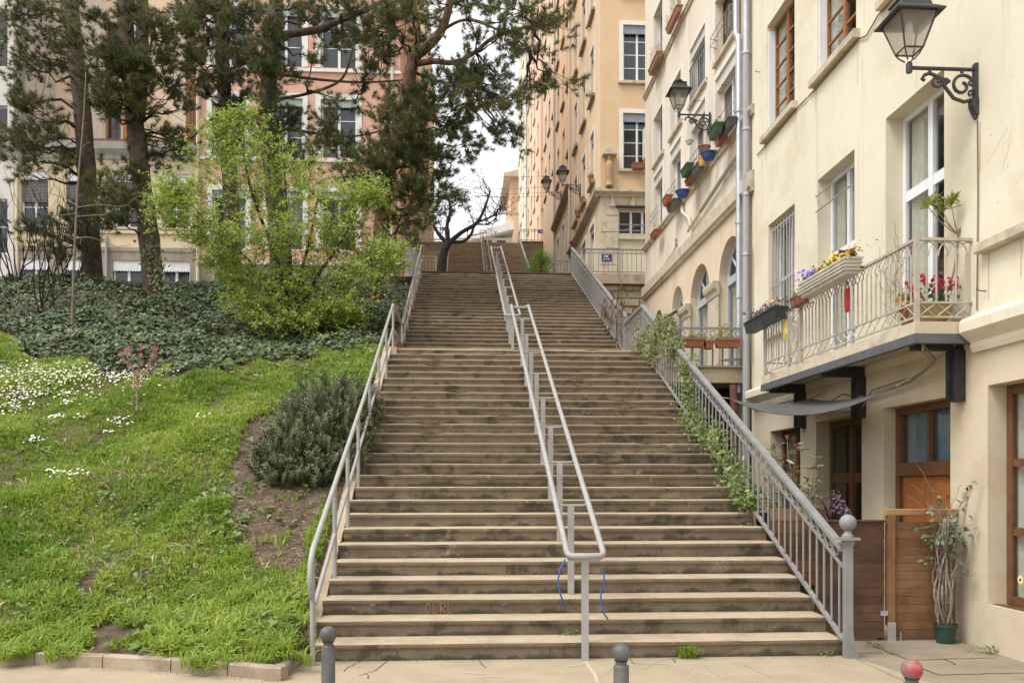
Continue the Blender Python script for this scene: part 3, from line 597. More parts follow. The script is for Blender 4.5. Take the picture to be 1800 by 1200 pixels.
for a0, a1, z in ((16.25, 17.6, 8.62), (18.33, 19.6, 8.62), (20.4, 21.5, 8.62), (22.3, 23.36, 8.62), (16.25, 17.6, 10.52)):
    b = MB(FR2)
    for q in (.28, .45): b.tube([(a0, -.02, z + q), (a0 + .03, .14, z + q), (a1 - .03, .14, z + q), (a1, -.02, z + q)], .008, 5)
    for a in np.linspace(a0 + .05, a1 - .05, 6): b.tube([(a, .14, z + .02), (a, .14, z + .45)], .006, 4)
    b.build('window_guard', railG, bB)
def pipe(par, fr, pts, r, m, cl=None):
    o = MB(fr).tube(pts, r, 12).build('downpipe', m, par, smooth=True)
    for z in cl or ():
        p_ = min(pts, key=lambda q: abs(q[2] - z)); MB(fr).lathe((p_[0], p_[1], z), [(r + .002, -.02), (r + .012, -.015), (r + .012, .015), (r + .002, .02)], 12).build('pipe_collar', m, o) 
    return o
pipe(bB, FR2, [(16.02, .09, 19), (16.02, .09, 10.35), (16.0, .09, 10.22), (15.86, .10, 10.12), (15.82, .1, 10.0), (15.82, .1, 3.4)], .062, steel)
pipe(bB, FR2, [(15.42, .1, 19), (15.42, .1, 9.6)], .065, steel); pipe(bB, FR2, [(15.42, .1, 9.6), (15.42, .1, .2)], .068, pvc)
for z in (11.9, 8.7, 6.6, 5.2): MB().lathe((RX - .08, 15.82 if z < 10 else 16.02, z), [(.064, -.025), (.078, -.02), (.078, .02), (.064, .025)], 12).build('pipe_collar', steel, bB)
for z in (12.4, 9.6, 8.2, 7.0, 5.9): MB().lathe((RX - .08, 15.42, z), [(.07, -.03), (.082, -.025), (.082, .025), (.07, .03)], 12).build('pipe_collar', steel, bB)
pipe(bB, FR2, [(20.2, .06, 8.35), (20.05, .08, 8.15), (19.5, .08, 7.85), (19.3, .08, 7.62), (19.55, .08, 7.55), (18.5, .08, 7.68)], .035, mat('cream_pipe', (.6, .53, .4))); pipe(bB, FR2, [(18.5, .08, 7.68), (15.9, .08, 7.95)], .042, pvc)
pipe(bB, FR2, [(15.3, .04, 6.0), (15.3, .04, 3.9)], .012, MT['cable'])
b = MB(FR2); b.box(20.8, 20.9, .0, .05, 7.6, 7.75); b.build('junction_box', pvc, bB); MB(FR2).tube([(20.85, .02, 7.6), (21.3, .02, 7.5), (22.6, .02, 7.42), (23.5, .02, 7.45)], .01, 4).build('cable', MT['cable'], bB)
# small awning over the third arch
aw = MB(FR2); aw.quad((20.25, .02, 5.95), (21.6, .02, 5.95), (21.6, 1.0, 5.42), (20.25, 1.0, 5.42)); aw.quad((20.25, .02, 5.92), (21.6, .02, 5.92), (21.6, 1.0, 5.39), (20.25, 1.0, 5.39)); aw.box(20.25, 21.6, 1.0, 1.03, 5.30, 5.43); aw.tube([(20.28, .02, 5.2), (20.28, .98, 5.38)], .015, 5); aw.tube([(21.57, .02, 5.2), (21.57, .98, 5.38)], .015, 5)
tag(aw.build('door_awning', mat('white_awning', (.62, .62, .6), (.55, .55, .53), 8)), 'small white awning over the third arch behind the climbing shrub', 'awning')
# ---- amber corner building beyond the upper street
CY = 33.1; CX = 5.4
FRC = FR((0, CY, 0), (1, 0, 0), (0, -1, 0)); FRS = FR((CX, 0, 0), (0, 1, 0), (-1, 0, 0))
bC = thing('corner_building', 'amber corner house with stone ground floor and statue niche', 'building', (CX, CY, ZS))
opsC = [(6.3, 7.45, z, z + 2.2) for z in (14.02, 17.47, 20.9, 24.3)]
wall_mesh(FRC, CX, 12, 13.17, 34, opsC, .2, ends=2).build('wall', orangeF, bC)
wall_mesh(FRC, CX, 12, 8, 12.95, [(6.12, 7.6, 11.5, 12.45), (6.12, 7.6, 9.0, 11.3)], .2, ends=2).build('ground_floor_wall', creamlow, bC)
for o in opsC: window(bC, FRC, *o, frameW, 2, (.25, .5, .75), .15, .06, surround=.16, surm=trimW, lamb=.34, lambm=awnG, sill=(.2, .12, .12))
b = MB(FRC); b.extr([(0, 12.93), (.05, 12.93), (.08, 13.0), (.2, 13.06), (.24, 13.08), (.24, 13.17), (0, 13.24)], CX - .2, 12); b.build('cornice', stone, bC)
window(bC, FRC, 6.12, 7.6, 11.5, 12.45, frameW, 3, (), .15, .06)
b = MB(FRC); b.box(6.0, 7.7, .002, .1, 12.5, 12.58); b.build('lintel', black, bC)
b = MB(FRC)
for z in (11.62, 11.85): b.tube([(6.12, .02, z), (7.6, .02, z)], .02, 5)
b.tube([(6.3, .02, 11.62), (6.9, .02, 11.85)], .012, 4); b.tube([(6.9, .02, 11.85), (7.5, .02, 11.62)], .012, 4); b.build('window_guard', railB, bC)
d_ = MB(FRC); d_.box(6.12, 7.6, -.2, -.12, 9.0, 11.3); d_.box(6.5, 6.53, -.119, -.11, 9.0, 11.3); d_.box(7.0, 7.03, -.119, -.11, 9.0, 11.3); d_.build('door', mat('cream_panel', (.66, .6, .47), (.6, .54, .42), 3), bC)
for k in range(6):      # stone courses beside the window
    z = 9.0 + k * .64
    MB(FRC).cbox(CX + .03 + (.18 if k % 2 else 0), 6.1, .003, .03, z, z + .62, .012).build('stone_block', stone, bC)
for a in (5.75, 6.55): b = MB(FRC); b.prism([(a, 12.55), (a + .22, 12.55), (a + .16, 12.92), (a + .08, 12.92)], .005, .09); b.build('corbel', stone, bC)
# statue in its niche on the corner
st = MB(); sx, sy = CX + .32, CY - .16
st.lathe((sx, sy, 13.27), [(.17, 0), (.17, .08), (.12, .1), (.16, .25), (.13, .6), (.15, .8), (.11, .98), (.05, 1.02), (.075, 1.1), (.08, 1.17), (.05, 1.25), (.01, 1.27)], 12); tag(st.build('statue', mat('ochre_stone', (.48, .33, .19), (.36, .25, .14), 12, bump=.4, bscale=30), smooth='all'), 'small draped stone statue standing on the corner cornice', 'statue')
b = MB(FRC); pts = [(CX + .08 + .5 * k / 10, 14.55 + .22 * math.sin(math.pi * k / 10)) for k in range(11)]
b.prism([(CX + .06, 14.5)] + pts + [(CX + .62, 14.5)], .003, .3); b.build('niche_hood', stone, bC)
# side facade along the stairs, in two houses
opsS = []; sidecols = [(34.6, 35.6), (37.0, 38.1), (39.7, 40.7)]
for a0, a1 in sidecols: opsS += [(a0, a1, z, z + 2.1) for z in (14.1, 17.6, 21.1, 24.6, 28.0)]
lowS = [(a0 - .1, a1 + .2, 10.2, 12.4) for a0, a1 in sidecols]
wall_mesh(FRS, CY, 42.1, 13.17, 34, opsS, .2, ends=2).build('side_wall', orangeS, bC); wall_mesh(FRS, CY, 42.1, 8, 13.17, lowS, .2, ends=2).build('side_wall', creamlow, bC)
for o in opsS: window(bC, FRS, *o, frameW, 2, (.5,), .15, .06, surround=.15, lamb=.34, lambm=awnG, sill=(.2, .12, .14), sillm=basement)
for o in lowS: window(bC, FRS, *o, frameW, 2, (.6,), .15, .07, surround=.14, lamb=.3, lambm=basement)
b = MB(FRS); b.extr([(0, 12.93), (.05, 12.93), (.08, 13.0), (.2, 13.06), (.24, 13.08), (.24, 13.17), (0, 13.24)], CY - .2, 42.0); b.build('cornice', basement, bC)
body(bC, CX + .9, 14, CY + .9, 42.0, 8, 33.9, creamC)
pipe(bC, FRS, [(42.05, .09, 34), (42.05, .09, 9)], .06, mat('cream_pipe', (.6, .53, .4)))
ac = MB(); ac.box(7.05, 7.5, CY - .42, CY - .08, 14.35, 15.5); ac.box(7.1, 7.45, CY - .07, CY - .0, 14.3, 14.36); tag(ac.build('air_conditioner', shutW), 'cream air conditioning unit bolted beside the corner house window', 'air conditioner')
sg = thing('street_sign', 'blue enamel street name plate on the amber corner house', 'sign', (5.64, CY, 10.5))
MB(FRC).box(5.45, 5.84, .035, .05, 10.4, 10.68).build('plate', mat('blue_enamel', (.025, .035, .13), rough=.4), sg)
def strokes(fr, lines, w, m, par, name, d):
    """letters drawn as thin flat ribbons lying on a wall frame"""
    b = MB(fr)
    for ln in lines:
        for (a0, c0), (a1, c1) in zip(ln, ln[1:]):
            dx, dz = a1 - a0, c1 - c0; l = math.hypot(dx, dz) or 1; ox, oz = -dz / l * w / 2, dx / l * w / 2; ex, ez = dx / l * w * .3, dz / l * w * .3
            b.quad((a0 - ex + ox, d, c0 - ez + oz), (a1 + ex + ox, d, c1 + ez + oz), (a1 + ex - ox, d, c1 + ez - oz), (a0 - ex - ox, d, c0 - ez - oz)); d += .00004
    return b.build(name, m, par)
GLY = {'R': [[(0, 0), (0, 1), (.5, 1), (.6, .8), (.5, .55), (0, .5), (.6, 0)]], 'U': [[(0, 1), (0, .2), (.15, 0), (.45, 0), (.6, .2), (.6, 1)]], 'E': [[(.6, 0), (0, 0), (0, 1), (.6, 1)], [(0, .5), (.5, .5)]],
       'M': [[(0, 0), (0, 1), (.4, .4), (.8, 1), (.8, 0)]], 'K': [[(0, 0), (0, 1)], [(.6, 1), (0, .45), (.65, 0)]], 'L': [[(0, 1), (0, 0), (.5, 0)]], 'C': [[(.55, .85), (.3, 1), (.05, .75), (0, .4), (.2, 0), (.55, .12)]], 'D': [[(0, 0), (0, 1), (.4, .9), (.6, .5), (.4, .1), (0, 0)]], 'I': [[(0, 0), (0, 1)]]}
def word(s, a, c, h, mir=1):
    L_ = []
    for ch in s:
        if ch in GLY: L_ += [[(a + mir * q[0] * h * .8, c + q[1] * h) for q in g] for g in GLY[ch]]
        a += mir * h * .8
    return L_
whiteP = mat('white_paint', (.75, .75, .75))
strokes(FRC, word('RUE', 5.56, 10.56, .07), .014, whiteP, sg, 'lettering', .0515)
strokes(FRC, [[(5.50, 10.46), (5.53, 10.50), (5.55, 10.46)], [(5.58, 10.46), (5.58, 10.51)], [(5.61, 10.46), (5.64, 10.5), (5.66, 10.46)], [(5.69, 10.5), (5.69, 10.46), (5.72, 10.46)], [(5.75, 10.46), (5.75, 10.5), (5.78, 10.48)]], .014, whiteP, sg, 'lettering', .0515)
# second house of the row
bD = thing('peach_building', 'peach house with dark sill lines beyond the amber corner house', 'building', (CX, 46, ZS))
opsD = []; colsD = [(42.7, 43.7), (45.0, 46.0), (47.5, 48.5)]
for a0, a1 in colsD: opsD += [(a0, a1, z, z + 2.0) for z in (18.6, 22.0, 25.4, 28.8, 32.2)]
lowD = [(a0, a1, 13.2, 15.6) for a0, a1 in colsD]
FRD = FR((CX + .03, 0, 0), (0, 1, 0), (-1, 0, 0))
wall_mesh(FRD, 42.12, 49.5, 16.6, 38, opsD, .2).build('wall', peach, bD); wall_mesh(FRD, 42.12, 49.5, 8, 16.6, lowD, .2).build('ground_floor_wall', creamlow, bD)
for o in opsD: window(bD, FRD, *o, frameW, 2, (.5,), .15, .06, sill=(.15, .12, .12), sillm=basement)
for o in lowD: window(bD, FRD, *o, frameW, 2, (.6,), .15, .07, surround=.14)
b = MB(FRD); b.extr([(0, 16.35), (.06, 16.35), (.25, 16.5), (.28, 16.6), (0, 16.7)], 42.12, 49.5); b.build('cornice', basement, bD)
body(bD, CX + 1, 14, 42.2, 49.4, 8, 37.9, creamC); pipe(bD, FRD, [(49.4, .08, 38), (49.4, .08, 9)], .06, steel)
bD2 = thing('apricot_building', 'apricot house closing the row below the distant street', 'building', (CX, 53, ZS))
FRD2 = FR((CX + .1, 0, 0), (0, 1, 0), (-1, 0, 0)); opsD2 = []
for a0, a1 in ((50.4, 51.4), (53.0, 54.0), (55.4, 56.4)): opsD2 += [(a0, a1, z, z + 2.0) for z in (20.5, 23.9, 27.3, 30.7, 34.1)]
wall_mesh(FRD2, 49.52, 57.5, 8, 40, opsD2, .2).build('wall', mat('apricot_render', (.76, .58, .42), (.72, .54, .38), .8), bD2)
for o in opsD2: window(bD2, FRD2, *o, frameW, 2, (), .15, .06, sill=(.15, .12, .1), sillm=basement)
body(bD2, CX + 1.1, 14, 49.6, 57.4, 8, 39.9, creamC)
# buildings along the hilltop
bE = thing('rose_building', 'tall rose house with white doorway behind the distant railing', 'building', (5.9, 64, ZT))
FRE = FR((0, 64, 0), (1, 0, 0), (0, -1, 0)); FRE2 = FR((5.9, 0, 0), (0, 1, 0), (-1, 0, 0))
wall_mesh(FRE, 5.9, 13, ZT - 1, 48, [(6.1, 7.6, ZT, 22.3)], .2, ends=2).build('wall', pinkC, bE); MB(FRE).box(6.1, 7.6, -.2, -.12, ZT, 22.3).build('door', trimW, bE)
b = MB(FRE); b.box(5.95, 7.8, .0, .3, 22.4, 22.65); b.box(6.1, 7.6, .0, .22, 22.66, 22.8); b.build('door_hood', stone, bE)
for z in (26.2, 32.4, 38.6): MB(FRE).box(5.92, 7.0, .002, .1, z, z + .18).build('ledge', stone, bE)
opsE = []
for a0 in np.arange(65.5, 88, 3.1): opsE += [(float(a0), float(a0 + 1.1), z, z + 2.1) for z in (20.4, 24, 27.6, 31.2, 34.8, 38.4, 42)]
opE1 = [o for o in opsE if o[1] < 76.5]; opE2 = [o for o in opsE if o[0] > 77]
wall_mesh(FRE2, 64, 76.8, ZT - 1, 48, opE1, .2, ends=2).build('side_wall', pinkC, bE); body(bE, 6.8, 15, 65, 76.7, ZT - 1, 47.9, creamC)
for o in opE1: window(bE, FRE2, *o, frameW, 2, (), .12, .07, sill=(.15, .12, .1), sillm=basement)
bF = thing('ivory_building', 'tall ivory house with a downpipe, farthest along the right row', 'building', (5.9, 82, ZT))
wall_mesh(FRE2, 76.82, 89, ZT - 1, 50, opE2, .2).build('wall', creamC, bF); body(bF, 6.8, 15, 77, 88.9, ZT - 1, 49.9, creamC)
for o in opE2: window(bF, FRE2, *o, frameW, 2, (), .12, .07, sill=(.15, .12, .1), sillm=basement, surround=.15)
pipe(bF, FRE2, [(76.9, .1, 50), (76.9, .1, ZT)], .08, steel)
bG = thing('tangerine_building', 'small tangerine house with overhanging eaves at the top of the steps', 'building', (6, 95, ZT))
fg = FR((0, 94, 0), (1, 0, 0), (0, -1, 0)); wall_mesh(fg, 5.35, 9, ZT - 1, 35.5, [(6.6, 7.6, 24, 26), (6.6, 7.6, 29, 31)], .2).build('wall', farO, bG); MB().box(5.37, 9, 94.5, 104, ZT - 1, 35.5).build('building_body', farO, bG)
b = MB(); b.box(4.6, 9.5, 93.2, 105, 35.5, 35.9); b.prism([(4.6, 35.9), (9.5, 35.9), (8.5, 37)], 93.4, 105); b.build('roof', stone, bG); MB(fg).box(5.35, 9, .0, .1, 27.6, 27.9).build('string_course', trimW, bG)
bH = thing('white_shed', 'low white building with a pale sloping roof past the steps', 'building', (2, 90, ZT))
p0, p1 = at(850, 425, Y=88), at(902, 425, Y=88)
b = MB(); b.box(-1.0, 5.2, 88, 96, ZT - 1, 27.2); b.build('wall', whiteB, bH)
b = MB(); b.prism([(-1.6, 25.9), (-1.6, 26.35), (5.3, 28.75), (5.3, 27.85)], 87, 97); b.build('roof', mat('pale_roof', (.66, .66, .66), (.6, .6, .6), 1), bH)
for x in (2.2, 3.6): MB().box(x, x + .9, 87.95, 88.0, 25.9, 26.9).build('window', GLD, bH)
# ---- left side: salmon house, straw house, the taller ones behind
LY = 34.0; FRL = FR((0, LY, 0), (1, 0, 0), (0, -1, 0)); FRLs = FR((-2.45, 0, 0), (0, 1, 0), (1, 0, 0))
bP = thing('salmon_building', 'salmon pink house with white framed windows behind the pines', 'building', (-6, LY, ZS))
opsP = []; colsP = [(-9.75, -8.45), (-7.6, -6.25), (-5.55, -4.15)]
for a0, a1 in colsP: opsP += [(a0, a1, 10.9, 13.2), (a0, a1, 14.55, 16.85), (a0, a1, 18.1, 20.4), (a0, a1, 21.7, 24)]
lowP = [(a0 + .1, a1 - .1, 9.1, 9.9) for a0, a1 in colsP]
wall_mesh(FRL, -10.33, -2.45, 10.35, 30, opsP, .2, ends=1).build('wall', pink, bP); wall_mesh(FRL, -10.33, -2.45, 8, 10.35, lowP, .2, ends=1).build('basement_wall', basement, bP)
for k, o in enumerate(opsP): window(bP, FRL, *o, frameW, 2, (.35, .67), .15, .07, surround=.2, surm=trimW, lamb=.3, lambm=mat('pale_green_tin', (.42, .48, .45), (.36, .42, .39), 6), shut=(1.4 if k == 4 else None))
for o in lowP: window(bP, FRL, *o, frameW, 2, (), .15, .06)
for z in (10.3, 14.36, 17.9, 21.5): MB(FRL).cbox(-10.33, -2.4, .0, .07, z, z + .13, .015).build('string_course', trimW, bP)
opsPs = []
for a0 in (35.6, 39.2, 42.8, 46.4): opsPs += [(a0, a0 + 1.2, z, z + 2.2) for z in (10.9, 14.5, 18.1, 21.7, 25.3)]
wall_mesh(FRLs, LY, 49, 8, 30, opsPs, .2, ends=2).build('side_wall', pink, bP); body(bP, -10.3, -3.4, LY + .95, 49, 8, 29.9, pink)
for o in opsPs: window(bP, FRLs, *o, frameW, 2, (.5,), .15, .06, surround=.2, surm=mat('yellow_trim', (.62, .42, .16), (.55, .36, .13), 5), sill=(.2, .12, .2), sillm=basement)
pipe(bP, FRL, [(-2.75, .09, 30), (-2.75, .09, 9)], .06, mat('cream_pipe', (.6, .53, .4))); pipe(bP, FRL, [(-2.95, .08, 30), (-2.95, .08, 9)], .045, mat('terra_pipe', (.4, .2, .12))); pipe(bP, FRL, [(-10.28, .1, 30), (-10.28, .1, 9)], .06, MT['cream_pipe'])
bP2 = thing('buff_building', 'buff house on the far side of the steps behind the leafless dark tree', 'building', (-2.2, 62, ZS))
FRP2 = FR((-2.0, 0, 0), (0, 1, 0), (1, 0, 0)); FRP2f = FR((0, 50.5, 0), (1, 0, 0), (0, -1, 0))
wall_mesh(FRP2f, -9, -2.0, 8, 30, [(-3.6, -2.6, z, z + 2) for z in (17, 20.5, 24)], .2, ends=1).build('wall', creamC, bP2)
for z in (17, 20.5, 24): window(bP2, FRP2f, -3.6, -2.6, z, z + 2, frameW, 2, (.5,), .15, .06, surround=.15)
wall_mesh(FRP2, 50.5, 62, 8, 30, [(a, a + 1.1, z, z + 2) for a in (52, 55, 58) for z in (17, 20.5, 24)], .2, ends=2).build('side_wall', mat('buff_render', (.70, .60, .40), (.66, .55, .36), .8), bP2); body(bP2, -9, -2.9, 51.4, 61.9, 8, 29.9, creamC)
for a in (52, 55, 58):
    for z in (17, 20.5, 24): window(bP2, FRP2, a, a + 1.1, z, z + 2, frameW, 2, (), .15, .06)
bY = thing('straw_building', 'low straw yellow house with white scalloped awnings and a stained plinth', 'building', (-13.8, LY, ZS))
colsY = [(-17.0, -15.98), (-15.3, -14.25), (-13.5, -12.45), (-11.65, -10.65)]
opsY = [(a0, a1, 11.68, 13.8) for a0, a1 in colsY]; lowY = [(a0 - .05, a1 + .05, 9.1, 10.4) for a0, a1 in colsY]
wall_mesh(FRL, -17.25, -10.35, 10.9, 14.5, opsY, .22).build('wall', yellow, bY); wall_mesh(FRL, -17.25, -10.35, 8, 10.9, lowY, .22).build('basement_wall', basement, bY)
awnW = mat('white_tin', (.70, .71, .73), (.62, .63, .65), 6, rough=.5)
for o in opsY: window(bY, FRL, *o, frameW, 2, (.35, .7), .15, .06, lamb=.36, lambm=awnW, shut=1.15, sill=(.1, .1, .08))
for o in lowY: window(bY, FRL, *o, frameW, 2, (), .15, .07, lamb=.42, lambm=awnW)
b = MB(FRL); b.extr([(0, 14.3), (.06, 14.3), (.1, 14.45), (.35, 14.6), (.4, 14.78), (.42, 14.85), (0, 14.9)], -17.6, -10.36); b.build('cornice', mat('grey_cornice', (.46, .46, .46), (.38, .38, .37), 3), bY)
MB(FRL).cbox(-17.25, -10.35, .001, .07, 11.42, 11.55, .015).build('string_course', yellow, bY); MB(FRL).box(-17.25, -10.35, .001, .03, 10.75, 10.9).build('string_course', basement, bY)
body(bY, -17.2, -10.4, LY + .95, 37.3, 8, 14.6, yellow, False)
for k in range(46): MB().tube([(-17.4 + k * .155, LY - .3, 14.93), (-17.4 + k * .155, 37.3, 15.7)], .075, 6).build('roof_tile_row', rooftile, bY)
pipe(bY, FRL, [(-13.75, .08, 11.3), (-13.75, .08, 8.9)], .05, pvc); pipe(bY, FRL, [(-17.1, .08, 14.3), (-17.1, .08, 8.9)], .05, MT['cream_pipe'])
bZ = thing('sand_building', 'tall sand coloured house rising behind the low straw house', 'building', (-16, 42, ZS))
FRZ = FR((0, 37.5, 0), (1, 0, 0), (0, -1, 0)); opsZ = [(-15.25, -14.6, z, z + 2.0) for z in (15.9, 19.5, 22.9)]
wall_mesh(FRZ, -18.4, -11.85, 8, 30, opsZ, .35).build('wall', beige, bZ); body(bZ, -18.3, -11.9, 38.5, 48, 8, 29.9, beige)
for o in opsZ: window(bZ, FRZ, *o, woodF, 2, (.3, .6), .3, .06)
b = MB(FRZ); b.box(-16.2, -15.35, .002, .04, 14.5, 30); b.box(-12.4, -11.86, .002, .05, 8, 30); b.build('pilaster', mat('cream_pilaster', (.72, .64, .52), (.68, .6, .48), 3), bZ)
b = MB(); b.box(-14.5, -13.75, 37.47, 37.5, 14.0, 17.8); b.build('painted_panel', mat('ochre_panel', (.55, .25, .09), (.48, .2, .07), 3), bZ)
bW = thing('offwhite_building', 'off-white house at the far edge behind the bare shrubs', 'building', (-20, LY, ZS))
opsW = [(a0, a0 + 1.1, z, z + 2.1) for a0 in (-18.6, -20.9, -23.2) for z in (10.6, 14.2, 17.8, 21.4)]
wall_mesh(FRL, -26, -17.27, 8, 28, opsW, .2).build('wall', whiteB, bW); body(bW, -26, -17.3, LY + .95, 41, 8, 27.9, whiteB)
for o in opsW: window(bW, FRL, *o, frameW, 2, (.5,), .15, .06)
# houses on the near side of the street behind the viewer are out of sight and not built
# ---------------------------------------------------------------- handrails and railings
def nz(y, fl=1):
    """height of the nosing line"""
    return R1 * (1 + (y - 8.08) / T1) if fl == 1 else 27 * R1 + R1 * (1 + (y - 19.3) / T2)
LXr = -1.37
t = thing('tubular_handrail', 'grey tubular handrail with lower tube along the grass side of the steps', 'handrail', (LXr, 8, 0))
top = [(LXr, 7.90, .62), (LXr, 7.84, .68), (LXr, 7.80, .82), (LXr, 7.83, .95), (LXr, 7.95, 1.06), (LXr, 12, nz(12) + .86), (LXr, 17.1, 5.25), (LXr, 17.3, 5.28), (LXr, 19.5, 5.32), (LXr, 19.7, 5.36), (LXr, 29.1, 9.80), (LXr, 29.25, 9.82)]
MB().tube(top, .027, 12).build('top_rail', railG, t, smooth=True)
for seg in ([(LXr, 8.05, .55), (LXr, 12, nz(12) + .38), (LXr, 17.15, 4.80)], [(LXr, 17.15, 4.80), (LXr, 19.6, 4.85)], [(LXr, 19.6, 4.87), (LXr, 29.2, 9.33)]): MB().tube(seg, .021, 10).build('lower_rail', railG, t, smooth=True)
for y in [7.93, 9.3, 10.35, 11.4, 12.8, 14.2, 15.6, 17.12, 19.62]: MB().tube([(LXr, y, (0 if y < 8 else nz(y) - .2 if y < 17 else 27 * R1 - .02)), (LXr, y, np.interp(y, [p_[1] for p_ in top[4:]], [p_[2] for p_ in top[4:]]) if y > 7.95 else 1.0)], .024, 10).build('post', railG, t, smooth=True)
for y in np.arange(20.6, 29.4, 1.11): MB().tube([(LXr, y, nz(y, 2) - .2), (LXr, y, nz(y, 2) + .78)], .022, 8).build('post', railG, t, smooth=True)
def double_rail(label, ya, yb, fz, dy, x0=.99, x1=1.335, front=0., r=.029):
    t = thing('double_handrail', label, 'handrail', ((x0 + x1) / 2, ya, fz(ya)))
    hh = .89; xc = (x0 + x1) / 2
    def line(x): return [(x, ya + (yb - ya) * k / 6, fz(ya + (yb - ya) * k / 6) + hh) for k in range(7)]
    A, B = line(x0), line(x1)
    z0 = A[0][2]; zt = A[-1][2]
    loop = [A[0]] + [(x0 + .01, ya - .05, z0 - .025), (x0 + .045, ya - .08, z0 - .035), (x1 - .045, ya - .08, z0 - .035), (x1 - .01, ya - .05, z0 - .025)] + [B[0]]
    MB().tube(A[::-1] + loop[1:-1] + B, r, 12).build('rail', railG, t, smooth=True)
    MB().tube([(x0, yb, zt), (x0 + .02, yb + .05, zt), (x0 + .07, yb + .06, zt - .03), (x1 - .07, yb + .06, zt - .03), (x1 - .02, yb + .05, zt), (x1, yb, zt)], r * .8, 10).build('rail_end', railG, t, smooth=True)
    y = ya; 
    while y < yb - .1:
        zc = fz(y) + hh - .075
        zb = 0 if (front and y == ya) else fz(y) - .28
        MB().box(xc - .033, xc + .033, y - .018, y + .018, zb, zc - .008).build('post', railG, t)
        b = MB(); b.tube([(x0, y, zc + .06), (x0 + .012, y, zc + .012), (x0 + .04, y, zc), (x1 - .04, y, zc), (x1 - .012, y, zc + .012), (x1, y, zc + .06)], .012, 6); b.build('crossbar', railG, t, smooth=True)
        y += dy
    return t
double_rail('grey double handrail down the middle of the lowest flight', 8.02, 17.15, lambda y: nz(y), 3 * T1, front=1)
double_rail('grey double handrail down the middle of the middle flight', 19.6, 29.25, lambda y: nz(y, 2), 3 * T2)
fz3 = lambda y: ZS + R1 * (1 + (y - 40.2) / .335)
double_rail('thin grey double handrail on the distant topmost flight', 47.5, 59.9, fz3, 1.67, 1.25, 1.66)
t = thing('tubular_handrail', 'pale tubular handrail beside the dark tree on the distant flight', 'handrail', (-.85, 42, 12))
MB().tube([(-.85, 41, fz3(41) + .9), (-.85, 50.8, fz3(50.8) + .9), (-.85, 51.8, fz3(50.8) + .95), (-.85, 59.8, fz3(59.8) + .9)], .035, 8).build('top_rail', railG, t)
MB().tube([(-.85, 41, fz3(41) + .45), (-.85, 59.8, fz3(59.8) + .45)], .025, 8).build('lower_rail', railG, t)
for y in np.arange(41, 60, 1.6): MB().tube([(-.85, y, fz3(y) - .1), (-.85, y, fz3(y) + .88)], .025, 6).build('post', railG, t)
